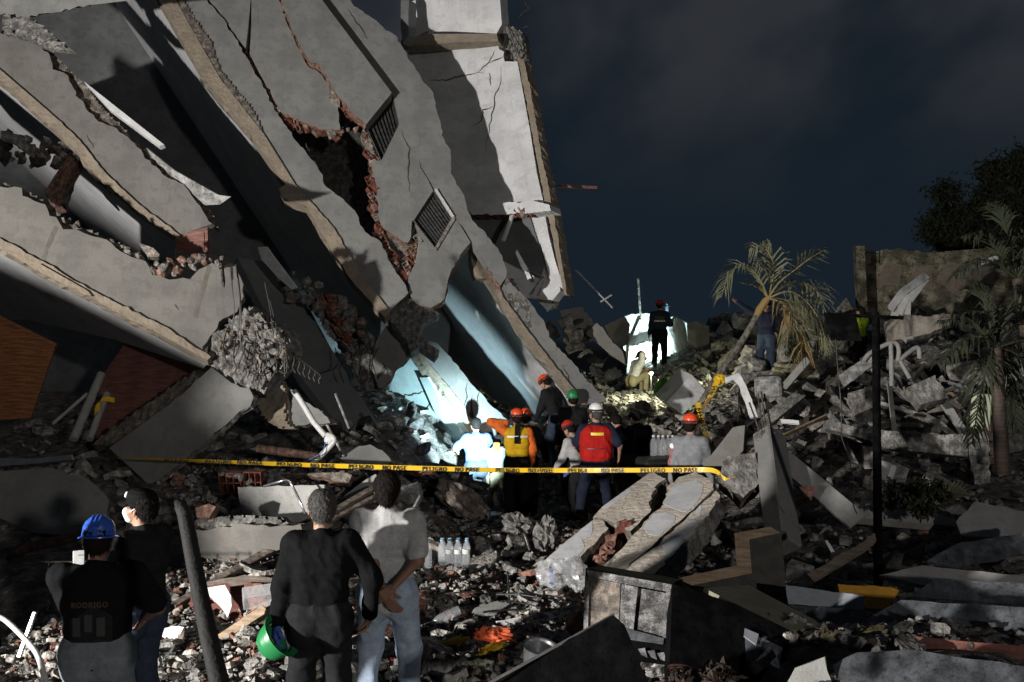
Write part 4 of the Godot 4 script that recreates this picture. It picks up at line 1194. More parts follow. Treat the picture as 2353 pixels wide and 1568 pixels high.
func debris():
	mats_debris()
	var t: Node3D
	# the painted wall piece in the middle
	t = thing("painted_wall_slab", "tilted cream wall piece with flaking white paint and a brick-lined hole", "fallen wall", P(1400, 1320, 10.8))
	var W := pl3(P(1400, 1310, 10.5), P(1255, 1295, 11.1), P(1600, 1095, 12.5))
	slab(t, "wall_piece", [[1363, 1189], [1384, 1165], [1497, 1084, 1], [1531, 1100, 1], [1510, 1114, 1], [1499, 1135, 1], [1491, 1159, 1], [1494, 1178, 1], [1475, 1194, 1], [1449, 1221, 1], [1416, 1205, 1], [1392, 1191, 1]], W, 0.18, M.plaster_cream, M.core)
	slab(t, "wall_piece", [[1255, 1285], [1300, 1245], [1362, 1196, 1], [1385, 1196, 1], [1398, 1214, 1], [1372, 1245, 1], [1350, 1262, 1], [1334, 1285, 1], [1343, 1325], [1300, 1320], [1268, 1310]], shifted(W, -0.02), 0.16, M.plaster_cream, M.core)
	slab(t, "wall_piece", [[1374, 1312], [1400, 1288, 1], [1460, 1225, 1], [1500, 1180, 1], [1535, 1150, 1], [1532, 1120, 1], [1560, 1097, 1], [1600, 1086, 1], [1634, 1104, 1], [1640, 1124], [1600, 1163, 1], [1556, 1203, 1], [1497, 1258, 1], [1446, 1296], [1440, 1312], [1450, 1297], [1500, 1262, 1], [1560, 1207, 1], [1604, 1166, 1], [1645, 1128, 1], [1655, 1140, 1], [1640, 1165, 1], [1600, 1220, 1], [1540, 1282, 1], [1500, 1322], [1440, 1322]], shifted(W, 0.03), 0.24, M.plaster_cream, M.core_gray)
	rough(t, "broken_core", [[1376, 1190], [1416, 1204], [1449, 1222], [1500, 1178], [1494, 1140], [1530, 1110], [1545, 1130], [1500, 1190], [1400, 1292], [1374, 1312], [1342, 1296], [1332, 1270]], shifted(W, -0.16), 0.07, 0.04, M.wood_dark, 0.1)
	rough(t, "broken_core", [[1378, 1240], [1400, 1210], [1425, 1225], [1415, 1255], [1390, 1285], [1362, 1290]], shifted(W, -0.06), 0.06, 0.04, M.chunk_red, 0.08)
	for q in [[[1384, 1165, 1], [1448, 1120, 1], [1452, 1128, 1], [1418, 1153, 1], [1392, 1173, 1]], [[1258, 1284, 1], [1300, 1246, 1], [1360, 1198, 1], [1362, 1212, 1], [1358, 1230, 1], [1337, 1240, 1], [1344, 1255, 1], [1330, 1280, 1], [1320, 1316, 1], [1275, 1310, 1]]]:
		slab(t, "paint_flake", q, shifted(W, 0.004 if q[0][0] > 1300 else -0.016), 0.003, M.paint_white, M.paint_white, 0.012)
	for q in [[[1523, 1157, 1], [1549, 1115, 1], [1600, 1103, 1], [1617, 1114, 1], [1612, 1137, 1], [1597, 1160, 1], [1578, 1177, 1], [1555, 1172, 1]], [[1478, 1214, 1], [1500, 1184, 1], [1529, 1177, 1], [1553, 1187, 1], [1550, 1200, 1], [1523, 1224, 1], [1507, 1231, 1], [1490, 1228, 1]], [[1520, 1249, 1], [1562, 1216, 1], [1594, 1193, 1], [1605, 1206, 1], [1588, 1227, 1], [1568, 1250, 1], [1546, 1277, 1], [1534, 1284, 1], [1526, 1271, 1]], [[1598, 1176, 1], [1612, 1160, 1], [1610, 1185, 1], [1600, 1192, 1]]]:
		slab(t, "paint_flake", q, shifted(W, 0.034), 0.003, M.paint_white, M.paint_white, 0.014)
	crack_bricks(t, [[1420, 1206], [1440, 1212], [1460, 1205], [1480, 1190]], shifted(W, -0.02), 12, 41, 4)
	# concrete post with bare bars
	t = thing("concrete_post", "leaning concrete post with rusty bars sticking out of its top", "concrete post", P(1800, 1260, 11.0))
	var m := MB.new()
	m.bar(P(1768, 1000, 12.4), P(1802, 1256, 11.2), 0.33, 0.27, Vector3(0.55, 0.1, 1), 0.02)
	m.commit(self, "post", M.facade, t)
	rough(t, "broken_top", [[1738, 1000], [1750, 985], [1775, 990], [1790, 1004], [1785, 1022], [1750, 1020]], pln(1765, 1000, 12.2, Vector3(0, 0.3, 1)), 0.04, 0.04, M.core_gray)
	rebars(t, [[[1748, 1000, 12.3], [1735, 960, 12.3], [1722, 925, 12.3]], [[1758, 1000, 12.3], [1748, 950, 12.3], [1742, 905, 12.3]], [[1764, 1000, 12.3], [1756, 950, 12.3], [1750, 900, 12.3]], [[1776, 1000, 12.4], [1766, 950, 12.4], [1756, 905, 12.4]]], 0.012)
	# cabinet side with a notch
	t = thing("cabinet_side", "stepped cabinet side with pale wooden rim standing behind the stove", "cabinet", P(1720, 1390, 8.6))
	var cs := pln(1700, 1300, 8.8, Vector3(-0.25, 0.25, 1))
	slab(t, "rim", [[1556, 1330], [1693, 1300], [1688, 1226], [1770, 1211], [1794, 1225], [1722, 1240], [1728, 1318], [1590, 1346]], cs, 0.05, M.wood_pale, M.wood_pale)
	slab(t, "side_panel", [[1590, 1346], [1728, 1318], [1722, 1240], [1796, 1225], [1810, 1385], [1720, 1378], [1640, 1352]], shifted(cs, -0.03), 0.04, M.cabinet_dark, M.cabinet_dark)
	# stove
	t = thing("stove", "burnt steel stove lying open among the rubble below the painted wall", "stove", P(1450, 1530, 7.3))
	var S := pl3(P(1348, 1310, 7.35), P(1545, 1345, 7.15), P(1345, 1500, 7.25))
	slab(t, "housing", [[1346, 1306], [1548, 1340], [1534, 1530], [1340, 1505]], shifted(S, -0.03), 0.5, M.black_matte, M.black_matte)
	slab(t, "frame", [[1348, 1310], [1544, 1344], [1541, 1362], [1352, 1326]], S, 0.04, M.sooty, M.steel)
	slab(t, "frame", [[1344, 1326], [1354, 1328], [1350, 1490], [1340, 1490]], S, 0.04, M.steel, M.steel)
	slab(t, "frame", [[1428, 1342], [1466, 1350], [1456, 1448], [1424, 1440]], shifted(S, 0.01), 0.05, M.sooty, M.steel)
	slab(t, "frame", [[1532, 1360], [1542, 1362], [1530, 1470], [1522, 1466]], S, 0.04, M.sooty, M.steel)
	slab(t, "oven_liner", [[1355, 1328], [1426, 1341], [1420, 1480], [1349, 1490]], shifted(S, -0.02), 0.01, M.sooty_brown, M.sooty_brown)
	slab(t, "oven_liner", [[1466, 1352], [1532, 1364], [1524, 1464], [1456, 1448]], shifted(S, -0.02), 0.01, M.sooty, M.sooty)
	slab(t, "oven_shelf", [[1424, 1440], [1526, 1468], [1524, 1482], [1440, 1470]], shifted(S, 0.02), 0.05, M.slate_board, M.slate_board)
	for k in 3:
		slab(t, "vent_strip", [[1466 + k * 22, 1492 + k * 5], [1482 + k * 22, 1490 + k * 5], [1488 + k * 22, 1512 + k * 5], [1474 + k * 22, 1506 + k * 5]], shifted(S, 0.01), 0.02, M.steel, M.steel)
	board("dark_board", "black board with a bright front edge sloping across the near foreground", "board", [[1112, 1580], [1410, 1414], [1436, 1438], [1510, 1620], [1112, 1620]], pln(1300, 1500, 5.6, Vector3(-0.1, 0.55, 1)), 0.03, M.black_matte)
	var dbe := MB.new()
	dbe.bar(P(1112, 1577, 5.5), P(1412, 1412, 5.72), 0.012, 0.012)
	tag(dbe.commit(self, "metal_strip", M.steel_bright), "thin bright metal strip along the top of the black board", "strip")
	t = thing("oven_cabinet", "khaki topped cabinet with a dark built-in oven and round knobs", "cabinet", P(1750, 1570, 6.4))
	slab(t, "worktop", [[1618, 1352], [1720, 1345], [1890, 1434], [1886, 1444], [1818, 1450], [1690, 1388]], pl3(P(1618, 1352, 7.4), P(1890, 1434, 7.0), P(1800, 1448, 6.6)), 0.03, M.khaki_board, M.khaki_board)
	slab(t, "oven_front", [[1546, 1342], [1690, 1388], [1818, 1450], [1800, 1590], [1536, 1590]], pl3(P(1546, 1342, 6.9), P(1818, 1450, 6.6), P(1700, 1580, 6.2)), 0.3, M.black_matte, M.black_matte)
	var of := pl3(P(1546, 1342, 6.88), P(1818, 1450, 6.58), P(1700, 1580, 6.18))
	slab(t, "control_panel", [[1712, 1448], [1742, 1462], [1800, 1490], [1790, 1540], [1716, 1520]], of, 0.01, M.slate_board, M.slate_board)
	slab(t, "glass_pane", [[1712, 1444], [1744, 1458], [1738, 1482], [1710, 1462]], shifted(of, 0.01), 0.01, M.blue_board, M.blue_board)
	for k in 3:
		m = MB.new()
		var kc := cast(1757 - k * 3, 1470 + k * 13, shifted(of, 0.01))
		m.tube([kc, kc + of.normal * 0.02], 0.014, 10)
		m.commit(self, "knob", M.steel, t)
	slab(t, "side_panel", [[1818, 1452], [1890, 1436], [1876, 1590], [1800, 1590]], pl3(P(1818, 1452, 6.6), P(1890, 1436, 7.0), P(1800, 1580, 6.3)), 0.03, M.wood_dark, M.wood_dark)
	board("shelf_board", "pale blue shelf board lying right of the khaki cabinet", "board", [[1806, 1346], [1985, 1370], [1986, 1402], [1812, 1388]], pln(1890, 1375, 8.2, Vector3(-0.3, 0.4, 1)), 0.04, M.blue_board)
	board("shelf_board", "dark shelf board under the pale blue one", "board", [[1812, 1390], [1990, 1403], [1995, 1440], [1880, 1436]], pln(1890, 1400, 8.0, Vector3(-0.2, 0.7, 1)), 0.04, M.slate_board)
	board("yellow_board", "yellow painted panel corner lying behind the shelf boards", "board", [[1926, 1343], [2048, 1350], [2066, 1358], [2040, 1402], [1992, 1398], [1986, 1370], [1930, 1364]], pln(1980, 1370, 8.6, Vector3(-0.3, 0.5, 1)), 0.05, M.yellow_board)
	board("slate_board", "long dark panel sloping across the lower right corner", "board", [[1960, 1440], [2070, 1380], [2400, 1400], [2400, 1500], [2200, 1470]], pln(2200, 1430, 7.2, Vector3(-0.5, 0.75, 0.6)), 0.04, M.slate_board)
	board("slate_board", "dark glossy panel resting above the long one at the right edge", "board", [[2090, 1372], [2150, 1330], [2400, 1345], [2400, 1392]], pln(2250, 1360, 8.2, Vector3(-0.45, 0.7, 0.6)), 0.05, M.slate_board)
	board("slate_board", "dull panel with a light patch at the bottom right", "board", [[1915, 1530], [1970, 1500], [2110, 1495], [2400, 1540], [2400, 1640], [1930, 1620]], pln(2100, 1540, 5.6, Vector3(-0.5, 0.8, 0.5)), 0.04, M.slate_board)
	board("brown_board", "reddish brown board under the long dark panel", "board", [[2070, 1460], [2400, 1490], [2400, 1545], [2060, 1500]], pln(2200, 1490, 6.4, Vector3(-0.4, 0.7, 0.7)), 0.04, M.wood_red)
	board("gray_board", "grey board lying flat behind the yellow panel", "board", [[2020, 1322], [2120, 1300], [2400, 1330], [2400, 1352], [2120, 1345]], pln(2200, 1325, 9.2, Vector3(-0.2, 0.8, 0.5)), 0.05, M.gray_board)
	board("gray_board", "grey board standing at the bottom beside the oven cabinet", "board", [[1800, 1590], [1830, 1535], [1895, 1510], [1920, 1600]], pln(1860, 1550, 5.8, Vector3(-0.3, 0.4, 1)), 0.04, M.gray_board)
	var fo := crumple("foam_piece", "crumbled yellow insulation foam on the dark boards", "foam", P(1895, 1480, 6.6), Vector3(0.10, 0.09, 0.09), Basis.from_euler(Vector3(0.3, 0.4, 0.2)), M.foam, 3, 0.3)
	fo = crumple("foam_piece", "long torn strip of yellow insulation foam on the dark boards", "foam", P(1985, 1478, 6.7), Vector3(0.20, 0.08, 0.08), Basis.from_euler(Vector3(0, 0.2, 0.5)), M.foam, 5, 0.3)
	t = thing("dry_leaves", "clump of dry leaves close to the camera at the bottom", "leaves", P(1610, 1590, 3.2))
	leaf_crown(t, "leaf_clump", P(1610, 1572, 3.2), 0.13, 0.05, 0.08, 700, 0.022, M.wood_dark, 909)
	# left: beam, panels, timber
	t = thing("concrete_beam", "low concrete beam with a smooth lit side and rough broken underside", "concrete beam", P(500, 1360, 10.4))
	var cb := pln(520, 1280, 10.6, Vector3(-0.2, 0.15, 1))
	slab(t, "beam_face", [[340, 1225], [400, 1232, 1], [480, 1218, 1], [560, 1205, 1], [620, 1212, 1], [690, 1205], [700, 1245], [560, 1290], [450, 1325, 1], [350, 1335]], cb, 0.3, M.facade_warm, M.core)
	rough(t, "broken_edge", [[345, 1330], [440, 1322], [500, 1312], [470, 1350], [400, 1390], [350, 1385]], shifted(cb, -0.08), 0.05, 0.035, M.ledge)
	rough(t, "broken_edge", [[380, 1215], [470, 1190], [560, 1185], [640, 1190], [660, 1207], [560, 1212], [480, 1225], [400, 1236]], shifted(cb, -0.10), 0.05, 0.035, M.core_gray)
	board("partition_panel", "flat grey panel standing behind the man holding a helmet", "panel", [[545, 1120], [745, 1115], [741, 1192], [660, 1205], [560, 1200]], pln(650, 1160, 11.6, Vector3(-0.25, 0.1, 1)), 0.05, M.gray_board)
	t = thing("brick_wall_piece", "broken row of hollow bricks under the caution tape", "brick wall", P(560, 1135, 12.0))
	hollow_bricks(t, P(535, 1108, 12.1), Basis.from_euler(Vector3(0.1, -0.25, 0.03)), 1, 2, Vector3(0.30, 0.12, 0.14))
	hollow_bricks(t, P(586, 1106, 12.05), Basis.from_euler(Vector3(0.1, -0.25, 0.02)), 1, 2, Vector3(0.24, 0.12, 0.14))
	lumps(t, "mortar_lump", [[505, 1096], [540, 1092], [560, 1110], [590, 1094], [625, 1096]], pln(560, 1100, 12.0, Vector3(0, 0, 1)), 16, 51, 6, 0.05, [M.mortar, M.core_gray])
	pipe("bent_tube", "thin bright metal tube bent over the grey panel", "metal tube", [[606, 1118, 11.3], [640, 1108, 11.2], [660, 1104, 11.2], [672, 1118, 11.2], [690, 1155, 11.1], [700, 1180, 11.1]], 0.014, M.steel_bright, 8)
	t = thing("timber_beam", "long grooved timber leaning up behind the man holding a helmet", "timber", P(400, 1400, 9.6))
	for q in [[[395, 1392, 9.5], [860, 1118, 12.0], 0.10, 0.05, -0.02], [[470, 1345, 9.8], [880, 1128, 12.0], 0.09, 0.04, 0.05]]:
		m = MB.new()
		m.bar(P(q[0][0], q[0][1] + 4, q[0][2]), P(q[1][0], q[1][1] + 4, q[1][2]), q[2], q[3], Vector3(-0.3, 0.8, 0.6), 0.006)
		m.commit(self, "plank", M.timber, t)
	t = thing("wooden_drawer", "smashed wooden drawer with white lining and pale front edge", "drawer", P(540, 1450, 9.0))
	var dr := pln(560, 1400, 9.4, Vector3(-0.1, 0.75, 0.7))
	slab(t, "drawer_base", [[440, 1352], [520, 1340, 1], [640, 1360, 1], [630, 1390], [560, 1440], [500, 1480], [430, 1440]], dr, 0.02, M.wood_red, M.wood_red)
	slab(t, "lining", [[472, 1352], [516, 1345, 1], [530, 1370, 1], [522, 1420, 1], [480, 1370, 1]], pln(500, 1380, 9.3, Vector3(-0.3, 0.4, 1)), 0.01, M.white, M.wood_pale)
	slab(t, "front_edge", [[395, 1530], [520, 1446], [600, 1392], [610, 1400], [606, 1412], [530, 1462], [400, 1540]], pln(500, 1460, 8.8, Vector3(-0.2, 0.5, 1)), 0.03, M.wood_pale, M.wood_orange)
	slab(t, "side_board", [[585, 1412], [650, 1375], [655, 1425], [600, 1450]], pln(620, 1415, 8.9, Vector3(0.2, 0.2, 1)), 0.02, M.wood_dark, M.wood_dark)
	t = thing("plastic_box", "translucent plastic food box lying in the broken drawer", "plastic box", P(590, 1385, 9.2))
	m = MB.new()
	var pb := Basis.from_euler(Vector3(0.7, 0.4, 0.1))
	for q in [[Vector3(0, 0, -0.06), Vector3(0.26, 0.17, 0.008)], [Vector3(0.13, 0, 0), Vector3(0.008, 0.17, 0.12)], [Vector3(-0.13, 0, 0), Vector3(0.008, 0.17, 0.12)], [Vector3(0, 0.085, 0), Vector3(0.26, 0.008, 0.12)], [Vector3(0, -0.085, 0), Vector3(0.26, 0.008, 0.12)]]:
		m.box(P(592, 1372, 9.1) + pb * q[0], q[1], pb)
	m.commit(self, "box_shell", M.film, t)
	board("white_board", "bright white board standing on edge behind the blue-helmeted man", "board", [[340, 1455], [395, 1440, 1], [422, 1442], [372, 1535], [334, 1520]], pln(380, 1490, 8.6, Vector3(-0.5, 0.2, 0.8)), 0.02, M.white, M.wood_pale)
	board("plank", "brown plank standing on end beside the bright white board", "plank", [[414, 1445], [424, 1443], [392, 1600], [372, 1600], [380, 1540]], pln(395, 1520, 8.5, Vector3(0.1, 0.2, 1)), 0.04, M.timber)
	board("plank", "orange wooden plank end lying under the grey panel", "plank", [[570, 1205], [625, 1196], [655, 1212], [640, 1228], [610, 1222]], pln(610, 1210, 11.0, Vector3(-0.2, 0.6, 1)), 0.03, M.wood_orange)
	board("plank", "reddish plank lying across the chunks under the grey panel", "plank", [[580, 1196], [690, 1200], [692, 1212], [590, 1206]], pln(620, 1202, 11.2, Vector3(-0.2, 0.6, 1)), 0.03, M.wood_red)
	board("plank", "grey plank lying behind the smashed drawer", "plank", [[440, 1345], [560, 1322], [640, 1330], [636, 1362], [540, 1350]], pln(560, 1340, 9.6, Vector3(-0.2, 0.7, 0.8)), 0.03, M.timber)
	pipe("steel_post", "dark leaning steel post with rounded top in the near foreground", "post", [[404, 1160, 4.6], [412, 1158, 4.6], [424, 1182, 4.6], [450, 1320, 4.45], [476, 1450, 4.3], [520, 1640, 4.1]], [0.022, 0.03, 0.034, 0.036, 0.038, 0.042], M.char, 10, "", false)
	pipe("white_tube", "white curved tube at the lower left edge", "tube", [[-20, 1412, 6.2], [10, 1425, 6.2], [50, 1462, 6.1], [82, 1500, 6.0], [98, 1545, 5.9], [110, 1600, 5.8]], 0.017, M.pvc, 8)
	board("metal_strip", "straight pale metal strip leaning behind the white curved tube", "strip", [[74, 1408], [80, 1408], [44, 1512], [37, 1510]], pln(60, 1460, 6.5, Vector3(-0.3, 0.2, 1)), 0.02, M.steel_bright)
	board("gutter_strip", "long pale metal gutter lying at the left edge", "gutter", [[-20, 1054], [80, 1054], [162, 1046], [164, 1056], [80, 1066], [-20, 1072]], pln(80, 1058, 12.6, Vector3(-0.2, 0.4, 1)), 0.06, M.steel_bright)
	board("wall_plate", "large dark plaster plate lying behind the masked man", "wall plate", [[-20, 1085], [120, 1075, 1], [200, 1100, 1], [250, 1150, 1], [245, 1205, 1], [150, 1235, 1], [60, 1220, 1], [20, 1200, 1], [-20, 1190]], pln(120, 1150, 11.6, Vector3(0.1, 0.5, 0.9)), 0.1, M.facade, M.core)
	pipe("iron_pipe", "rough iron pipe lying beneath the dark plaster plate", "pipe", [[20, 1285, 10.2], [70, 1258, 10.2], [150, 1240, 10.3], [200, 1225, 10.4]], 0.05, M.rust, 10)
	t = thing("bent_mesh", "row of bent steel bars sticking up behind the blue-helmeted man", "steel bars", P(200, 1340, 9.2))
	rebars(t, [[[20, 1290, 9.2], [120, 1292, 9.2], [280, 1290, 9.3]], [[112, 1292, 9.2], [106, 1350, 9.2]], [[164, 1290, 9.2], [158, 1380, 9.2]], [[216, 1286, 9.2], [216, 1340, 9.2]], [[262, 1285, 9.25], [268, 1330, 9.2]]], 0.008)
	# pipes by the leaning slab
	t = thing("pvc_conduit", "white plastic conduit with a round junction box hanging over the rubble", "pipe", P(790, 1062, 13.4))
	m = MB.new()
	m.tube([P(676, 900, 13.7), P(690, 920, 13.6), P(720, 970, 13.5), P(748, 1003, 13.4)], 0.04, 10)
	m.commit(self, "tube", M.pvc, t)
	m = MB.new()
	m.tube(smooth_path([P(752, 1000, 13.35), P(764, 1005, 13.3), P(766, 1016, 13.3), P(745, 1040, 13.3), P(716, 1066, 13.3)]), 0.038, 10)
	m.commit(self, "tube", M.pvc, t)
	m = MB.new()
	m.lathe(P(757, 1010, 13.32), [Vector2(0, 0.03), Vector2(0.07, 0.03), Vector2(0.07, -0.03), Vector2(0, -0.03)], Basis.from_euler(Vector3(1.2, 0, 0.5)), 12)
	m.commit(self, "junction_box", M.white, t)
	pipe("cable", "thin blue cable trailing from the junction box", "cable", [[748, 1016, 13.25], [740, 1040, 13.2], [720, 1052, 13.2], [700, 1062, 13.2]], 0.006, M.label_blue, 5)
	pipe("rusty_pipe", "rusty pipe lying across the rubble under the white conduit", "pipe", [[590, 1031, 13.2], [660, 1040, 13.2], [735, 1050, 13.3]], [0.055, 0.06, 0.045], M.rust, 9, "", false)
	for q in [[[205, 1010, 13.6], [245, 905, 14.2], 0.05], [[168, 1010, 13.4], [232, 860, 14.2], 0.06], [[120, 975, 13.6], [200, 905, 14.0], 0.025]]:
		pipe("standing_pipe", ["slender dark pipe leaning against the two thick ones", "", ""][0] if q[2] < 0.03 else ("thick grey pipe leaning nearest the orange panel" if q[2] > 0.055 else "thick grey pipe leaning beside the dark red panel"), "pipe", [q[0], q[1]], q[2], M.gray_board, 8, "", false)
	for q in [[[742, 960, 14.0], [790, 1050, 13.6]], [[770, 905, 14.2], [802, 985, 13.8]]]:
		beam("loose_batten", "thin wooden batten leaning right of the white conduit" if q[0][0] > 760 else "thin grey batten standing near the white conduit", "batten", P(q[0][0], q[0][1], q[0][2]), P(q[1][0], q[1][1], q[1][2]), 0.03, 0.03, M.dirty_white)
	board("wall_plate", "flat grey wall plate with red brick core under the tape", "wall plate", [[768, 1048], [800, 1030, 1], [850, 1022, 1], [885, 1042, 1], [900, 1062, 1], [870, 1070], [800, 1066]], pln(830, 1050, 13.6, Vector3(-0.15, 0.75, 0.7)), 0.12, M.facade, M.brick_pale)
	board("wall_plate", "tilted brick plate with white plaster right of the flat grey one", "wall plate", [[900, 1058], [960, 1072, 1], [1000, 1082, 1], [950, 1086], [905, 1072]], pln(940, 1070, 13.8, Vector3(-0.1, 0.6, 0.8)), 0.1, M.mortar, M.brick)
	board("wall_plate", "broken plaster piece with red brick edge above the grey panel", "wall plate", [[650, 1090], [790, 1085, 1], [808, 1092, 1], [800, 1112, 1], [770, 1108, 1], [740, 1096, 1]], pln(730, 1098, 12.6, Vector3(-0.1, 0.6, 0.8)), 0.1, M.mortar, M.brick_pale)
	t = thing("bent_frame_unit", "bent grey metal frame poking up behind the grey-shirted man", "metal frame", P(930, 1180, 11.2))
	for q in [[[890, 1130, 11.4], [962, 1112, 11.2]], [[962, 1112, 11.2], [905, 1150, 11.2]], [[962, 1113, 11.2], [968, 1140, 11.1]], [[968, 1140, 11.1], [946, 1180, 11.1]], [[912, 1118, 11.5], [936, 1120, 11.3]]]:
		m = MB.new()
		m.bar(P(q[0][0], q[0][1], q[0][2]), P(q[1][0], q[1][1], q[1][2]), 0.03, 0.05, Vector3(0.2, 1, 0.4))
		m.commit(self, "frame_bar", M.steel, t)
	board("shutter_panel", "ribbed pale panel lying behind the grey-shirted man", "panel", [[790, 1140], [830, 1110], [862, 1090], [872, 1100], [850, 1128], [800, 1160]], pln(830, 1125, 12.2, Vector3(-0.2, 0.7, 0.8)), 0.03, M.gray_board)
	crumple("sofa_cushion", "torn brown sofa back slumped left of the kneeling rescuer", "sofa", P(1060, 1150, 13.6), Vector3(0.42, 0.20, 0.25), Basis.from_euler(Vector3(0.2, 0.2, -0.55)), M.sofa, 12, 0.22)
	crumple("tarpaulin", "crumpled black tarpaulin heaped under the tape", "tarpaulin", P(1040, 1120, 14.2), Vector3(0.55, 0.28, 0.4), Basis.from_euler(Vector3(0, 0.3, -0.35)), M.tarp, 15, 0.5)
	crumple("sand_sack", "pale knotted cloth sack below the yellow-jacketed rescuer", "sack", P(1186, 1205, 13.2), Vector3(0.24, 0.15, 0.2), Basis.from_euler(Vector3(0, 0.4, -0.3)), M.sack, 18, 0.4)
	crumple("sand_sack", "grey upright cloth sack left of the painted wall piece", "sack", P(1254, 1232, 12.2), Vector3(0.15, 0.22, 0.15), Basis.from_euler(Vector3(0.1, 0.2, -0.2)), M.sack, 21, 0.45)
	pipe("steel_rod", "short steel rod standing beside the grey sack", "rod", [[1205, 1228, 12.0], [1218, 1266, 11.9]], 0.02, M.steel, 8)
	pipe("clay_pipe", "short grey pipe length lying open end to the camera", "pipe", [[1148, 1298, 11.5], [1190, 1318, 11.1]], 0.05, M.chunk_gray, 12)
	# bottles
	mats_bottle()

func heap_right():
	# planks, slab pieces and beams that make up the right-hand heap
	var r := RandomNumberGenerator.new()
	r.seed = 303
	for k in 46:
		var p := on(r.randf_range(1680, 2353), r.randf_range(790, 1060)) + Vector3.UP * r.randf_range(0.0, 0.35)
		var d := Vector3(r.randfn(), r.randfn() * 0.45, r.randfn()).normalized()
		var l := r.randf_range(0.35, 1.1)
		beam("loose_plank", "loose plank lying among the dim debris right of the palm", "plank", p - d * l, p + d * l, r.randf_range(0.05, 0.18), r.randf_range(0.02, 0.07), [M.dirty_white, M.timber, M.gray_board, M.gray_board, M.wood_pale][k % 5], Vector3(r.randfn(), 1, r.randfn()), 0.004, "loose planks in the dim debris")
	for k in 78:
		var p := on(r.randf_range(1700, 2353), r.randf_range(760, 1040)) + Vector3.UP * r.randf_range(0.0, 0.3)
		var o := MeshInstance3D.new()
		o.name = numbered("broken_plate")
		o.mesh = chunks_of(["chunk_gray", "chunk_pale", "chunk_gray", "dust"][k % 4])[r.randi() % 5]
		add_child(o)
		var s := r.randf_range(0.5, 1.5)
		o.transform = Transform3D(Basis.from_euler(Vector3(r.randf_range(-0.9, 0.9), r.randf() * TAU, r.randf_range(-0.9, 0.9))).scaled_local(Vector3(s, s * 0.55, s * r.randf_range(0.6, 1.1))), p)
		tag(o, "broken slab piece in the dim heap at the right", "slab piece", "slab pieces in the right heap")
	for k in 26:
		var p := on(r.randf_range(560, 1330), r.randf_range(1230, 1560))
		chunk("rubble_block", "larger broken block among the floodlit rubble", "larger blocks in the floodlit rubble", ["chunk_pale", "chunk_gray", "chunk_red"][k % 3], p, r.randf_range(0.28, 0.55), 0.35, k % 2 == 0)
	for k in 22:
		var p := on(r.randf_range(450, 1330), r.randf_range(1200, 1560)) + Vector3.UP * 0.04
		var d := Vector3(r.randfn(), r.randfn() * 0.2, r.randfn()).normalized()
		var pts := [p - d * 0.3, p + Vector3(r.randfn(), 0.6, r.randfn()) * 0.05, p + d * r.randf_range(0.2, 0.4)]
		var m := MB.new()
		m.tube(smooth_path(pts), r.randf_range(0.004, 0.012), 5)
		tag(m.commit(self, "bent_wire", [M.rebar, M.wire, M.steel][k % 3]), "bent wire lying on the floodlit rubble", "wire", "bent wires on the floodlit rubble")

func scraps():
	var r := RandomNumberGenerator.new()
	r.seed = 515
	for k in 34:
		var p := on(r.randf_range(430, 1340), r.randf_range(1215, 1566)) + Vector3.UP * 0.03
		crumple("cloth_scrap", ["dirty white cloth scrap trodden into the floodlit rubble", "dark cloth scrap trodden into the floodlit rubble", "grey sheet scrap trodden into the floodlit rubble", "reddish cloth scrap trodden into the floodlit rubble"][k % 4], "scrap", p, Vector3(r.randf_range(0.05, 0.14), r.randf_range(0.012, 0.03), r.randf_range(0.04, 0.10)), Basis.from_euler(Vector3(r.randf_range(-0.3, 0.3), r.randf() * TAU, r.randf_range(-0.3, 0.3))), [M.dirty_white, M.tarp, M.sack, M.chunk_red][k % 4], 200 + k, 0.45, "cloth scraps in the floodlit rubble, " + ["white", "dark", "grey", "reddish"][k % 4])
	for k in 16:
		var p := on(r.randf_range(430, 1340), r.randf_range(1215, 1566)) + Vector3.UP * 0.03
		var d := Vector3(r.randfn(), 0.15 * r.randfn(), r.randfn()).normalized()
		beam("wood_splinter", "splintered stick of wood lying on the floodlit rubble", "stick", p - d * r.randf_range(0.1, 0.3), p + d * r.randf_range(0.1, 0.3), 0.03, 0.018, [M.timber, M.wood_pale, M.wood_orange][k % 3], Vector3.UP, 0.002, "splintered sticks in the floodlit rubble")

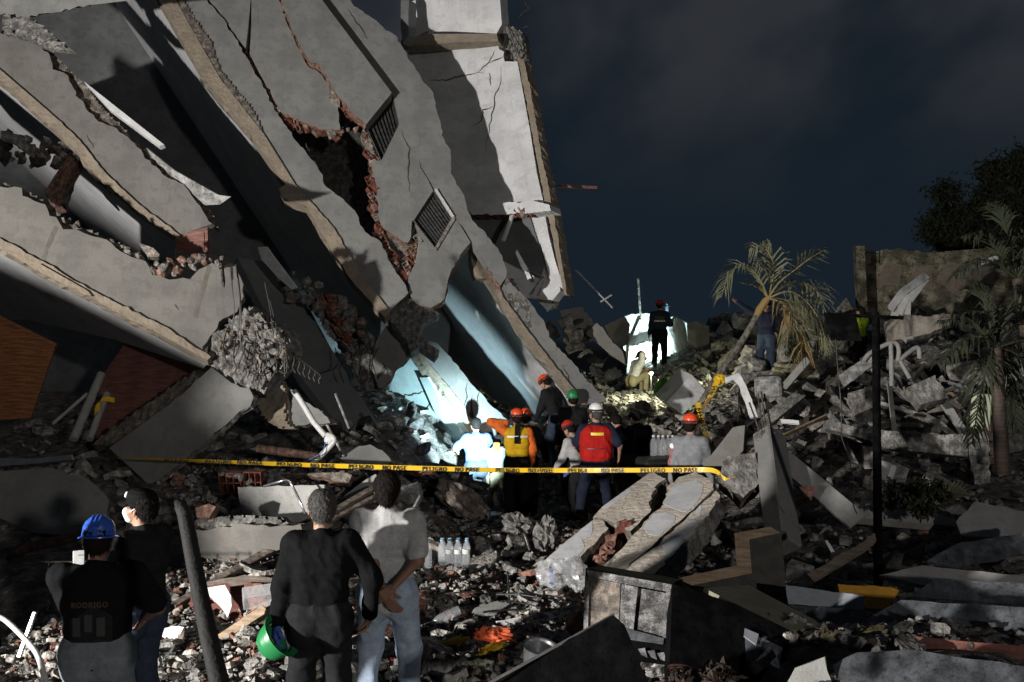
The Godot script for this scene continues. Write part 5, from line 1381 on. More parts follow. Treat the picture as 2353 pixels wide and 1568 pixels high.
func mats_bottle():
	heap_right()
	scraps()
	var t := thing("bottle_pack", "shrink-wrapped pack of clear water bottles standing on the rubble", "water bottles", P(1042, 1305, 11.3))
	var o := P(1042, 1303, 11.3)
	for i in 4:
		for j in 2:
			bottle(t, o + Vector3((i - 1.5) * 0.088, 0, -j * 0.09), Basis.from_euler(Vector3(0, i, 0.02 * i)), 0.31, M.cap_blue, M.white if i > 0 else null)
	t = thing("bottle_pack", "pack of small water bottles in torn clear film beside the stove", "water bottles", P(1265, 1352, 10.2))
	o = P(1262, 1352, 10.1)
	for i in 4:
		bottle(t, o + Vector3(-0.10 + 0.0, 0.05 + 0.075 * (i % 2), -0.08 * i), Basis.from_euler(Vector3(0, 0, -1.5)), 0.22, M.cap_blue, M.label_blue)
	var m := MB.new()
	m.add(folded(Vector3(0.20, 0.15, 0.17), 31, 0.3), Transform3D(Basis.IDENTITY, P(1275, 1318, 10.15)))
	m.commit(self, "clear_film", M.film, t)
	crumple("plastic_bag", "clear inflated plastic bag leaning on the painted wall piece", "plastic bag", P(1322, 1318, 10.0), Vector3(0.14, 0.18, 0.12), Basis.from_euler(Vector3(0, 0, 0.3)), M.film, 33, 0.3)
	t = thing("water_bottle", "clear bottle with pale blue cap lying on the lit rubble", "water bottle", P(1028, 1440, 8.9))
	bottle(t, P(1056, 1402, 9.1), Basis.from_euler(Vector3(0.3, 0.4, 1.95)), 0.29, M.cap_blue)
	t = thing("water_bottle", "clear bottle hand lettered with a name lying by the jeans", "water bottle", P(820, 1510, 8.0))
	bottle(t, P(788, 1492, 8.1), Basis.from_euler(Vector3(0.0, 0.1, -1.62)), 0.24, M.cap_blue)
	label3d(t, "ADRIAN", P(818, 1492, 7.99), Basis.IDENTITY, 0.055, M.white)
	t = thing("water_bottle", "clear bottle standing behind the grey-shirted man's elbow", "water bottle", P(985, 1310, 11.0))
	bottle(t, P(984, 1305, 11.0), Basis.from_euler(Vector3(0, 0, 0.05)), 0.30, M.cap_blue)
	t = thing("water_bottle", "lone clear bottle standing on the plank at the right", "water bottle", P(2088, 1188, 12.2))
	bottle(t, P(2088, 1190, 12.2), Basis.IDENTITY, 0.28, M.white)
	# small coloured things
	crumple("orange_vest", "crumpled orange garment on the rubble", "garment", P(1136, 1460, 8.6), Vector3(0.18, 0.07, 0.10), Basis.from_euler(Vector3(0, 0.1, -0.1)), M.orange_cloth, 41, 0.45)
	crumple("yellow_bag", "folded yellow plastic bag beside the orange garment", "bag", P(1130, 1490, 8.3), Vector3(0.13, 0.035, 0.06), Basis.from_euler(Vector3(0, 0.3, 0.3)), M.yellow_cloth, 43, 0.5)
	crumple("yellow_bag", "dull yellow cloth end half buried left of the orange garment", "bag", P(1048, 1474, 8.5), Vector3(0.12, 0.03, 0.06), Basis.from_euler(Vector3(0, 0.3, 0.1)), M.yellow_cloth, 44, 0.5)
	crumple("paper_scrap", "crumpled greenish paper on the rubble near the black board", "paper", P(1110, 1530, 7.9), Vector3(0.11, 0.05, 0.07), Basis.IDENTITY, M.paper, 45, 0.5)
	crumple("pink_flower", "small pink artificial flower lying by the jeans", "flower", P(900, 1522, 7.9), Vector3(0.035, 0.035, 0.03), Basis.IDENTITY, M.pink, 46, 0.6)
	board("white_board", "bright white shelf board lying flat behind the orange garment", "board", [[1140, 1428], [1262, 1406], [1300, 1440], [1180, 1452]], pln(1220, 1430, 9.2, Vector3(-0.1, 0.9, 0.35)), 0.03, M.white)
	board("gray_board", "grey board lying flat below the white shelf board", "board", [[1060, 1475], [1180, 1452], [1300, 1442], [1290, 1462], [1160, 1500]], pln(1180, 1470, 8.8, Vector3(0, 0.95, 0.2)), 0.03, M.gray_board)
	board("gray_board", "grey plate lying between the grey-shirted man and the white board", "board", [[1090, 1398], [1140, 1382], [1172, 1388], [1140, 1410], [1090, 1412]], pln(1130, 1398, 9.6, Vector3(0, 0.9, 0.3)), 0.03, M.gray_board)
	board("roof_tile", "red clay roof tile lying between the two standing men", "roof tile", [[765, 1418], [800, 1408], [812, 1414], [780, 1430]], pln(790, 1418, 9.2, Vector3(-0.2, 0.7, 0.7)), 0.05, M.chunk_red)
	board("brick_piece", "large orange brick piece lying behind the leaning steel post", "brick", [[522, 1505], [575, 1490], [568, 1510], [530, 1522]], pln(548, 1506, 8.2, Vector3(-0.2, 0.7, 0.7)), 0.08, M.brick_pale)
	board("brick_piece", "pink brick piece lying on the low beam", "brick", [[448, 1168], [480, 1158], [495, 1165], [480, 1190], [452, 1190]], pln(470, 1175, 10.8, Vector3(-0.2, 0.5, 0.8)), 0.1, M.brick_pale)
	var c := MB.new()
	c.lathe(P(1317, 1420, 9.2), [Vector2(0, 0), Vector2(0.055, 0), Vector2(0.055, 0.02), Vector2(0, 0.02)], Basis.from_euler(Vector3(1.0, 0, 0.2)), 16)
	tag(c.commit(self, "tin_lid", M.steel), "round metal lid lying beside the stove", "lid")
	t = thing("metal_bucket", "steel pot half hidden behind the black board", "pot", P(1230, 1520, 7.0))
	c = MB.new()
	c.lathe(P(1235, 1532, 7.0), [Vector2(0.0, 0), Vector2(0.10, 0), Vector2(0.12, 0.15), Vector2(0.13, 0.155), Vector2(0.115, 0.15), Vector2(0.095, 0.01), Vector2(0, 0.01)], Basis.from_euler(Vector3(0.2, 0, -0.15)), 20)
	c.commit(self, "pot_body", M.steel_bright, t)
	t = thing("wicker_basket", "small wicker basket half buried beside the stove", "basket", P(1555, 1560, 5.9))
	c = MB.new()
	for k in 6:
		var ring := []
		for j in 19:
			var a := j * TAU / 18
			ring.append(P(1560, 1548, 5.9) + Vector3(cos(a) * (0.05 + k * 0.004), (k - 3) * 0.014, sin(a) * (0.05 + k * 0.004)))
		c.tube(ring, 0.007, 5, false)
	c.commit(self, "weave", M.brick_pale, t)

func label3d(parent: Node, txt: String, at: Vector3, b: Basis, h: float, m: Material, called := "lettering", bold := false) -> MeshInstance3D:
	var tm := TextMesh.new()
	tm.text = txt
	var f := SystemFont.new()
	f.font_names = PackedStringArray(["Droid Sans"])
	if bold: f.font_weight = 800
	tm.font = f
	tm.font_size = 32
	tm.pixel_size = h / 24.0
	tm.depth = 0.004
	tm.curve_step = 2.0
	tm.material = m
	var o := MeshInstance3D.new()
	o.name = called
	o.mesh = tm
	parent.add_child(o, true)
	o.position = at - origin_of(parent)
	o.basis = b
	return o

# ---------------------------------------------------------------- the far side: mound, palms, wall, trees
func frond(parent: Node, pts: Array, leaf_len: float, pairs: int, m: Material, sd: int, droop := 0.35, twist := 0.0):
	# one palm leaf: a curved midrib with two rows of narrow leaflets
	var r := RandomNumberGenerator.new()
	r.seed = sd
	var c := smooth_path(pts, 8)
	var rad := []
	for i in c.size(): rad.append(lerpf(0.022, 0.004, float(i) / c.size()))
	var st := MB.new()
	st.tube(c, rad, 5)
	var o := st.commit(self, "frond", m if m == M.leaf_dark else M.palm_rib, parent)
	var q := MB.new()
	for k in pairs:
		var f := 0.16 + 0.83 * k / pairs
		var x := f * (c.size() - 1)
		var i := mini(int(x), c.size() - 2)
		var p: Vector3 = c[i].lerp(c[i + 1], x - i)
		var t: Vector3 = (c[i + 1] - c[i]).normalized()
		var side := t.cross(Vector3.UP)
		if side.length() < 0.15: side = t.cross(Vector3(0, 0, 1))
		side = side.normalized().rotated(t, twist)
		var up := side.cross(t)
		var len := leaf_len * (sin(clampf(f * 1.05, 0, 1) * PI) * 0.75 + 0.3) * r.randf_range(0.85, 1.1)
		for s in [-1, 1]:
			if r.randf() < 0.12: continue
			var d: Vector3 = (side * s * (0.75 + r.randf_range(-0.2, 0.2)) + t * (0.85 + r.randf_range(-0.2, 0.2)) + up * (0.22 + r.randf_range(-0.3, 0.25))).normalized()
			var a := p
			var w := 0.016
			var n := d.cross(up).normalized()
			var b: Vector3 = a + d * len * 0.5 - Vector3.UP * len * droop * 0.12
			var e: Vector3 = a + d * len * 0.95 - Vector3.UP * len * droop * r.randf_range(0.5, 1.5)
			q.quad(a - n * w * 0.5, a + n * w * 0.5, b + n * w, b - n * w)
			q.tri(b - n * w, b + n * w, e)
	q.commit(self, "leaflets", m, o)

func fp(l: Array) -> Array:
	var w := []
	for q in l: w.append(P(q[0], q[1], q[2]))
	return w

func leaf_crown(parent: Node, called: String, c: Vector3, rx: float, ry: float, rz: float, count: int, leaf: float, m: Material, sd: int):
	var r := RandomNumberGenerator.new()
	r.seed = sd
	var q := MB.new()
	var clumps := []
	for k in 26:
		var d := Vector3(r.randfn(), r.randfn(), r.randfn()).normalized() * pow(r.randf(), 0.45)
		clumps.append([c + d * Vector3(rx, ry, rz), r.randf_range(0.18, 0.34) * (rx + ry) * 0.5])
	for k in count:
		var cl = clumps[r.randi() % clumps.size()]
		var p: Vector3 = cl[0] + Vector3(r.randfn(), r.randfn() * 0.8, r.randfn()) * cl[1] * 0.55
		var a := Vector3(r.randfn(), r.randfn(), r.randfn()).normalized() * leaf
		var b := a.cross(Vector3(r.randfn(), r.randfn(), r.randfn())).normalized() * leaf * 0.4
		q.quad(p - a, p - b, p + a, p + b)
	q.commit(self, called, m, parent)

func far_side():
	for a in [["palm_leaf", 0.19, 0.19, 0.115, 0.65], ["palm_dry", 0.30, 0.20, 0.075, 0.8], ["palm_rib", 0.26, 0.22, 0.10, 0.7], ["leaf_dark", 0.030, 0.037, 0.018, 0.8]]:  # leaf_dark is darkened so the palms at the right edge look unlit
		var mm := mat(a[0], a[1], a[2], a[3], a[4])
		mm.cull_mode = BaseMaterial3D.CULL_DISABLED
		mm.backlight_enabled = true; mm.backlight = Color(a[1] * 0.6, a[2] * 0.6, a[3] * 0.6)
	mat("bark", 0.34, 0.31, 0.26, 0.9, "dirty", "n_rough", 1.5, 0.7)
	mat("far_wall", 0.42, 0.38, 0.27, 0.95, "dirty", "n_rough", 0.25, 0.5)
	mat("curtain", 0.62, 0.66, 0.66, 0.85, "plaster", "n_fold", 0.8, 0.4)
	var t: Node3D
	var m: MB
	# leaning palm
	t = thing("palm_tree", "leaning palm with drooping fronds and caution tape round its trunk", "palm tree", P(1590, 985, 18.0))
	var tr := smooth_path(fp([[1586, 992, 18.0], [1605, 942, 18.05], [1650, 865, 18.2], [1705, 785, 18.4], [1740, 725, 18.5]]), 16)
	var rad := []
	for i in tr.size(): rad.append(0.068 - 0.016 * i / tr.size() + (0.008 if i % 2 else 0.0))
	m = MB.new()
	m.tube(tr, rad, 12)
	m.commit(self, "trunk", M.bark, t)
	m = MB.new()
	m.tube(fp([[1738, 728, 18.5], [1746, 712, 18.5], [1760, 692, 18.5], [1768, 682, 18.5]]), [0.058, 0.075, 0.07, 0.04], 10)
	m.commit(self, "leaf_sheath", M.palm_dry, t)
	var C := [1766, 686, 18.5]
	frond(t, fp([C, [1745, 640, 18.3], [1715, 612, 18.1], [1680, 625, 18.0], [1657, 685, 17.9]]), 0.63, 30, M.palm_leaf, 1, 0.5)
	frond(t, fp([C, [1776, 640, 18.6], [1776, 600, 18.6], [1755, 570, 18.5], [1722, 572, 18.4]]), 0.71, 30, M.palm_leaf, 2, 0.7)
	frond(t, fp([C, [1790, 650, 18.4], [1830, 618, 18.2], [1865, 592, 18.0], [1895, 574, 17.9]]), 0.63, 33, M.palm_leaf, 3, 0.3)
	frond(t, fp([C, [1810, 655, 18.9], [1850, 650, 19.2], [1885, 680, 19.4], [1900, 730, 19.4]]), 0.69, 31, M.palm_leaf, 4, 0.6)
	frond(t, fp([C, [1805, 690, 18.4], [1845, 705, 18.2], [1880, 745, 18.0], [1892, 800, 18.0]]), 0.69, 31, M.palm_leaf, 5, 0.5)
	frond(t, fp([C, [1795, 695, 18.2], [1822, 725, 17.9], [1845, 775, 17.8], [1835, 835, 17.8]]), 0.71, 31, M.palm_dry, 6, 0.6)
	frond(t, fp([C, [1795, 690, 18.8], [1815, 715, 19.1], [1818, 750, 19.2], [1800, 790, 19.2]]), 0.57, 27, M.palm_leaf, 7, 0.6)
	frond(t, fp([C, [1810, 670, 18.2], [1850, 690, 17.9], [1885, 740, 17.7], [1900, 800, 17.7]]), 0.63, 28, M.palm_leaf, 8, 0.6)
	frond(t, fp([C, [1750, 665, 18.7], [1725, 655, 18.9], [1700, 650, 19.0]]), 0.16, 26, M.palm_dry, 9, 0.2)
	# the two palms at the right edge; missing light put into dark leaves and trunks
	t = thing("palm_tree", "palm with shade put into its colour at the right edge, upper one with spread fan of fronds", "palm tree", P(2380, 1000, 13.5))
	m = MB.new()
	m.tube(fp([[2385, 1060, 13.5], [2375, 850, 13.5], [2340, 640, 13.5]]), [0.12, 0.10, 0.08], 8)
	m.commit(self, "trunk", M.wood_dark, t)
	for k in 9:
		var a: float = -2.9 + k * 0.52
		var L := 150 + (k % 3) * 30
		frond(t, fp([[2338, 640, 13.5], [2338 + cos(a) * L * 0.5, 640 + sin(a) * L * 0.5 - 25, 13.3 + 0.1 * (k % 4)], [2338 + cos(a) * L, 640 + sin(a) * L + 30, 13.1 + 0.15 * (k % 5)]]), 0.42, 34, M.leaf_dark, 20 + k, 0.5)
	t = thing("palm_tree", "palm with shade put into its colour at the right edge, lower one over the debris", "palm tree", P(2300, 1080, 12.5))
	m = MB.new()
	m.tube(fp([[2305, 1090, 12.5], [2298, 960, 12.5], [2290, 800, 12.5]]), [0.10, 0.09, 0.07], 8)
	m.commit(self, "trunk", M.wood_dark, t)
	for k in 9:
		var a: float = -3.1 + k * 0.62
		var L := 130 + (k % 3) * 30
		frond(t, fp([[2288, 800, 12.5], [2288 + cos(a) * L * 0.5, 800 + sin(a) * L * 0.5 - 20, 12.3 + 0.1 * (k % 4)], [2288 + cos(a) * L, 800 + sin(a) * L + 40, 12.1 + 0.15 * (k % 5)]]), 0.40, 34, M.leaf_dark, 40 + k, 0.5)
	# trees beyond the far wall
	for a in [[2225, 500, 46.0, 2.3, 1.7, "broad dark tree standing beyond the broken far wall"], [2350, 460, 44.0, 1.9, 2.1, "taller dark tree at the right edge beyond the far wall"]]:
		t = thing("broadleaf_tree", a[5], "tree", Vector3(P(a[0], 600, a[2]).x, 0.5, -a[2]))
		var cc := P(a[0], a[1], a[2])
		m = MB.new()
		m.tube([Vector3(cc.x, 0.5, cc.z), cc - Vector3.UP * 0.8, cc + Vector3(0.3, 0.4, 0)], [0.28, 0.2, 0.08], 8)
		for k in 5:
			m.tube([cc - Vector3.UP * 0.9, cc + Vector3(cos(k * 1.3) * 1.2, 0.2 + 0.2 * (k % 3), sin(k * 1.3) * 0.9)], [0.10, 0.03], 6)
		m.commit(self, "trunk", M.bark, t)
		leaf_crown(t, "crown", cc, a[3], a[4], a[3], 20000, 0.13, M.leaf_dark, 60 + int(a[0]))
	for a in [[1832, 800, 22.0, 0.35, 0.4, "dark bush behind the waving man"], [2110, 1140, 11.8, 0.42, 0.25, "low dark bush beside the bottle on the plank"]]:
		t = thing("bush", a[5], "bush", P(a[0], a[1] + 60, a[2]))
		leaf_crown(t, "foliage", P(a[0], a[1], a[2]), a[3], a[4], a[3], 1800, 0.045, M.leaf_dark, 90 + int(a[0]))
		m = MB.new()
		for k in 5:
			m.tube([P(a[0], a[1] + 55, a[2]), P(a[0] + (k - 2) * 12, a[1], a[2])], 0.012, 5)
		m.commit(self, "stem", M.bark, t)
	t = thing("spiky_plant", "plant with long pointed leaves right of the low dark bush", "plant", P(2180, 1150, 12.0))
	for k in 16:
		m = MB.new()
		var a := -PI * (0.06 + 0.88 * k / 15)
		var b := P(2180, 1148, 12.0)
		var e := P(2180 + cos(a) * 60, 1140 + sin(a) * 45, 11.7 + 0.04 * (k % 7))
		var n := (e - b).cross(Vector3(0, 0, 1)).normalized() * 0.018
		m.quad(b - n, b + n, b.lerp(e, 0.55) + n * 1.2, b.lerp(e, 0.55) - n * 1.2)
		m.tri(b.lerp(e, 0.55) - n * 1.2, b.lerp(e, 0.55) + n * 1.2, e - Vector3.UP * 0.03)
		m.commit(self, "leaf", M.palm_leaf, t)
	# far standing wall
	t = thing("ruined_wall", "long broken yellowish wall still standing at the far right", "wall", P(2150, 740, 34))
	var fw := pln(2150, 650, 34.0, Vector3(-0.25, 0, 1))
	slab(t, "wall_face", [[1990, 745], [1992, 578, 1], [2060, 572, 1], [2130, 580, 1], [2180, 577], [2420, 560], [2420, 760]], fw, 0.25, M.far_wall, M.core, 0.05)
	m = MB.new()
	m.bar(P(1974, 566, 33.4), P(1982, 745, 33.4), 0.26, 0.3)
	m.commit(self, "column", M.far_wall, t)
	m = MB.new()
	for q in [[1988, 562, 1990, 606], [1998, 560, 1999, 606]]:
		m.bar(P(q[0], q[1], 33.3), P(q[2], q[3], 33.3), 0.03, 0.03)
	for k in 5: m.bar(P(1988, 566 + k * 9, 33.3), P(1998, 565 + k * 9, 33.3), 0.03, 0.03)
	m.commit(self, "steel_ladder", M.rebar, t)
	for k in 4:
		slab(t, "plaster_patch", [[2010 + k * 70, 660 - k * 8, 1], [2040 + k * 70, 600 + (k % 2) * 12, 1], [2075 + k * 70, 610, 1], [2068 + k * 70, 655 + (k % 3) * 14, 1]], shifted(fw, 0.02), 0.02, M.ledge, M.ledge, 0.06)
	for k in 6:
		var a: Array = [[2045, 712, 2074, 672], [2066, 722, 2088, 670], [2084, 724, 2086, 668], [2074, 672, 2130, 632], [2090, 690, 2128, 640], [2052, 735, 2066, 700]][k]
		beam("window_blind", ["pale loose slat lowest left on the far heap", "pale loose slat propped upright on the far heap", "pale loose slat standing straight on the far heap", "long pale slat slanting up on the far heap", "second long pale slat under the slanting one", "short pale slat end at the foot of the far heap"][k], "slat", P(a[0], a[1], 27.0), P(a[2], a[3], 27.2), 0.20, 0.03, M.white, Vector3(-0.3, 0.2, 1), 0.0, "pale slats on the far heap")
	for k in 8:
		m = MB.new()
		m.box(P(2208 + k * 11.5, 622 - k * 4.2, 29), Vector3(0.13, 0.14, 0.1), Basis.from_euler(Vector3(0, -0.2, 0.35)), 0.01)
		tag(m.commit(self, "tile_stub", M.white), "small white tile stub in the slanting row under the far wall", "tile", "row of white tile stubs")
	board("roof_slab", "pale broken slab lying below the far wall", "slab", [[2033, 740], [2080, 722, 1], [2130, 728, 1], [2190, 716, 1], [2184, 745, 1], [2130, 768, 1], [2040, 786]], pln(2110, 745, 24, Vector3(-0.2, 0.6, 0.8)), 0.18, M.plaster_cream, M.core)
	# black sign on its post
	t = thing("sign_post", "tall thin black post with a crossbar carrying a black panel", "sign post", P(2018, 1345, 10.0))
	m = MB.new()
	m.tube([P(2019, 1350, 10.0), P(2013, 726, 10.0)], [0.045, 0.038], 10)
	m.commit(self, "post", M.black_matte, t)
	m = MB.new()
	m.bar(P(1894, 722, 9.98), P(2076, 731, 9.98), 0.03, 0.035)
	m.commit(self, "crossbar", M.black_matte, t)
	slab(t, "panel", [[1896, 726], [1968, 727], [1982, 784], [1911, 783]], pln(1940, 755, 9.93, Vector3(-0.15, 0, 1)), 0.06, M.black_matte, M.black_matte)
	m = MB.new()
	m.tube(smooth_path(fp([[1912, 784, 9.9], [1916, 792, 9.9], [1925, 794, 9.9], [1934, 784, 9.9]])), 0.006, 5)
	m.tube(smooth_path(fp([[1921, 780, 9.9], [1926, 850, 9.9], [1934, 940, 9.9], [1934, 1000, 9.9], [1950, 1050, 9.9], [1962, 1110, 9.9], [1960, 1155, 9.9], [1970, 1182, 9.9]])), 0.006, 5)
	m.commit(self, "hanging_wire", M.rebar, t)
	# far mound: white wall, curtain, appliance
	t = thing("standing_wall", "white room wall glaring under a lamp on top of the mound", "wall", P(1510, 870, 29.6))
	var bw := pln(1510, 790, 29.6, Vector3(0.02, 0, 1))
	slab(t, "wall_face", [[1428, 730, 1], [1450, 722, 1], [1485, 720, 1], [1520, 722, 1], [1560, 732, 1], [1600, 752], [1604, 868], [1440, 868], [1444, 830, 1], [1430, 790, 1]], bw, 0.2, M.ceiling, M.core)
	slab(t, "window_jamb", [[1447, 790], [1470, 735], [1476, 735], [1456, 800], [1450, 860], [1440, 860]], shifted(bw, 0.12), 0.1, M.ceiling, M.ceiling)
	slab(t, "low_wall", [[1540, 812], [1575, 806], [1640, 812], [1690, 838], [1690, 870], [1540, 870]], pln(1600, 840, 28.9, Vector3(0.1, 0.1, 1)), 0.15, M.teal_wall, M.core)
	m = MB.new()
	m.bar(P(1466, 641, 29.4), P(1471, 714, 29.4), 0.08, 0.06)
	m.bar(P(1471, 714, 29.4), P(1473, 728, 29.4), 0.05, 0.05)
	m.commit(self, "stud", M.dirty_white, t)
	crumple("curtain", "billowing white curtain hanging beside the red-helmeted man on the mound", "curtain", P(1558, 770, 28.8), Vector3(0.28, 0.56, 0.25), Basis.from_euler(Vector3(0, 0, 0.12)), M.curtain, 71, 0.12)
	crumple("curtain", "folded white sheet lying across the sill of the lit wall", "sheet", P(1482, 792, 29.2), Vector3(0.36, 0.10, 0.2), Basis.from_euler(Vector3(0, 0, 0.15)), M.curtain, 72, 0.2)
	t = thing("water_bottle", "clear bottle standing on the lit wall of the mound", "water bottle", P(1533, 728, 29.5))
	bottle(t, P(1533, 724, 29.5), Basis.IDENTITY, 0.33, M.cap_blue, M.label_blue)
	board("wall_plate", "grey curved wall plate left of the lit wall", "wall plate", [[1390, 748, 1], [1436, 728, 1], [1446, 745, 1], [1440, 790, 1], [1420, 800, 1], [1402, 785, 1]], pln(1420, 765, 27.4, Vector3(-0.3, 0.2, 1)), 0.15, M.facade_warm, M.core)
	board("wall_plate", "dark wall plate right of the billowing curtain", "wall plate", [[1582, 742], [1600, 738], [1630, 750], [1630, 790], [1600, 800], [1584, 790]], pln(1605, 770, 27.6, Vector3(0.2, 0.1, 1)), 0.12, M.facade, M.core)
	t = thing("white_appliance", "tipped white refrigerator on the slope beside the palm trunk", "refrigerator", P(1570, 955, 20.8))
	slab(t, "door", [[1530, 926], [1589, 861], [1627, 903], [1568, 953]], pln(1578, 905, 20.9, Vector3(0.15, 0.15, 1)), 0.06, M.white, M.white)
	slab(t, "side", [[1504, 908], [1559, 848], [1589, 861], [1530, 926]], pl3(P(1530, 926, 20.95), P(1589, 861, 20.95), P(1504, 908, 21.5)), 0.4, M.white, M.white)
	crumple("green_bag", "bright green plastic bag beside the tipped refrigerator", "bag", P(1520, 888, 21.6), Vector3(0.13, 0.24, 0.12), Basis.from_euler(Vector3(0, 0, -0.6)), M.green_cloth, 74, 0.25)
	for k in 3:
		m = MB.new()
		m.box(P(1826, 862 - k * 11, 20.6), Vector3(0.85 - k * 0.1, 0.10, 0.6), Basis.from_euler(Vector3(0.05, 0.2, 0.02)), 0.045)
		tag(m.commit(self, "mattress", M.ivory), ["bottom of three thin ivory mattresses piled behind the palm", "middle of three thin ivory mattresses piled behind the palm", "top of three thin ivory mattresses piled behind the palm"][k], "mattress", "ivory mattresses behind the palm")
	t = thing("air_conditioner", "dented white air conditioner body with film over it beside the palm trunk", "air conditioner", P(1766, 920, 17.4))
	m = MB.new()
	m.box(P(1767, 888, 17.5), Vector3(0.46, 0.38, 0.36), Basis.from_euler(Vector3(0.1, -0.35, 0.06)), 0.04)
	m.commit(self, "casing", M.dirty_white, t)
	m = MB.new()
	for k in 8: m.box(P(1799, 870 + k * 5, 17.3), Vector3(0.012, 0.016, 0.26), Basis.from_euler(Vector3(0.1, -0.35, 0.06)))
	m.commit(self, "fins", M.grille, t)
	board("door_frame", "white bent door frame lying left of the concrete post", "door frame", [[1666, 868], [1698, 858], [1716, 888], [1742, 958], [1724, 960], [1697, 884], [1684, 872], [1668, 880]], pln(1705, 905, 15.5, Vector3(-0.3, 0.3, 1)), 0.08, M.white)
	board("white_board", "pale board lying in the debris right of the palm", "board", [[1926, 864], [2000, 814], [2013, 834], [1941, 889]], pln(1970, 850, 17.0, Vector3(-0.3, 0.5, 0.9)), 0.05, M.dirty_white)
	board("white_board", "small glowing pale strip lying right of the concrete post", "board", [[1794, 963], [1836, 967], [1837, 974], [1796, 971]], pln(1815, 968, 14.0, Vector3(-0.3, 0.6, 0.8)), 0.04, M.white)
	t = thing("stair_railing", "tangled grey handrail pipes standing in the right-hand debris", "railing", P(2050, 890, 17))
	for q in [[[1986, 830, 17], [2000, 812, 17], [2050, 787, 17], [2066, 800, 17], [2064, 830, 17]], [[2048, 787, 17], [2050, 888, 16.9]], [[2068, 828, 17], [2108, 798, 17], [2114, 824, 17]], [[1990, 824, 17.1], [2020, 870, 17]], [[2070, 830, 17], [2092, 870, 16.9]], [[2078, 790, 17.2], [2084, 778, 17.2], [2098, 776, 17.2]]]:
		m = MB.new()
		m.tube(smooth_path(fp(q)), 0.04, 8)
		m.commit(self, "rail", M.gray_board, t)
	t = thing("concrete_block", "square grey concrete block leaning in the right-hand debris", "concrete block", P(2130, 930, 16))
	slab(t, "block_face", [[2086, 890], [2150, 862, 1], [2180, 914], [2117, 930]], pln(2130, 900, 16, Vector3(-0.2, 0.4, 1)), 0.35, M.chunk_gray, M.core)
	t = thing("ground_beam", "long greenish concrete beam over a dark opening at the right", "concrete beam", P(2110, 1050, 15))
	slab(t, "beam_face", [[1900, 965], [1983, 985, 1], [2035, 990, 1], [2223, 1000, 1], [2225, 1050], [2035, 1031, 1], [1983, 1008], [1900, 985]], pln(2100, 1015, 15, Vector3(-0.15, 0.2, 1)), 0.35, M.chunk_gray, M.core)
	slab(t, "pier", [[1984, 1026], [2008, 1028], [2006, 1078], [1988, 1078]], pln(1996, 1050, 15.1, Vector3(-0.2, 0, 1)), 0.2, M.chunk_gray, M.core)
	slab(t, "pier", [[2225, 1000, 1], [2270, 990, 1], [2276, 1110, 1], [2240, 1112, 1]], pln(2250, 1050, 14.8, Vector3(-0.2, 0, 1)), 0.25, M.chunk_gray, M.core)
	m = MB.new()
	m.box(P(2255, 945, 15.0), Vector3(0.30, 0.52, 0.12), Basis.from_euler(Vector3(0.05, 0.1, -0.04)), 0.05)
	tag(m.commit(self, "mattress", M.paper), "pale green mattress standing on end at the far right", "mattress")
	beam("dark_beam", "long dark beam slanting down right of the concrete post", "beam", P(1800, 1055, 12.4), P(1972, 1200, 11.6), 0.26, 0.06, M.gray_board, Vector3(-0.2, 0.7, 0.7))
	board("warning_triangle", "faded red triangle plate on the slanting beam", "triangle plate", [[1836, 1119], [1874, 1118], [1865, 1152]], pln(1856, 1130, 11.8, Vector3(-0.2, 0.3, 1)), 0.02, M.chunk_red)
	board("plank", "thick grey plank carrying the lone bottle at the right", "plank", [[1965, 1172], [2018, 1162], [2200, 1194], [2196, 1210], [1968, 1190]], pln(2080, 1185, 12.3, Vector3(-0.05, 0.75, 0.65)), 0.12, M.gray_board, M.core)
	board("wall_plate", "wide grey plate lying at the right edge", "wall plate", [[2198, 1200, 1], [2240, 1154, 1], [2420, 1190], [2420, 1240], [2210, 1232]], pln(2300, 1200, 11.6, Vector3(-0.2, 0.7, 0.6)), 0.1, M.gray_board, M.core)
	board("gray_board", "dull board slanting below the wide grey plate", "board", [[2130, 1290], [2200, 1250], [2420, 1215], [2420, 1260], [2190, 1302]], pln(2260, 1260, 10.6, Vector3(-0.2, 0.7, 0.6)), 0.05, M.slate_board)
	board("white_strip", "narrow white strip standing by the cabinet side", "strip", [[1896, 1243], [1902, 1242], [1928, 1282], [1922, 1292]], pln(1910, 1265, 9.6, Vector3(-0.4, 0.2, 1)), 0.02, M.white)
	board("timber_plank", "brown plank slanting up behind the shelf boards", "plank", [[1855, 1320], [1985, 1245], [2010, 1225], [2014, 1240], [1990, 1262], [1870, 1335]], pln(1930, 1285, 9.4, Vector3(-0.3, 0.6, 0.8)), 0.06, M.timber)
	t = thing("air_conditioner", "white air conditioner with ribbed side half buried at the right", "air conditioner", P(2045, 1105, 13.2))
	m = MB.new()
	m.box(P(2036, 1085, 13.4), Vector3(0.20, 0.26, 0.30), Basis.from_euler(Vector3(0.2, 0.5, -0.25)), 0.02)
	m.commit(self, "casing", M.white, t)
	m = MB.new()
	for k in 7: m.box(P(2052 + k * 4, 1083 + k * 2, 13.3), Vector3(0.012, 0.24, 0.1), Basis.from_euler(Vector3(0.2, 0.5, -0.25)))
	m.commit(self, "fins", M.dirty_white, t)
	board("wall_plate", "large pale slab leaning behind the grey-sleeved rescuer", "wall plate", [[1616, 1070], [1684, 983, 1], [1712, 978], [1708, 1036, 1], [1660, 1082], [1630, 1086]], pln(1665, 1035, 12.6, Vector3(-0.45, 0.4, 0.8)), 0.14, M.facade_warm, M.core)
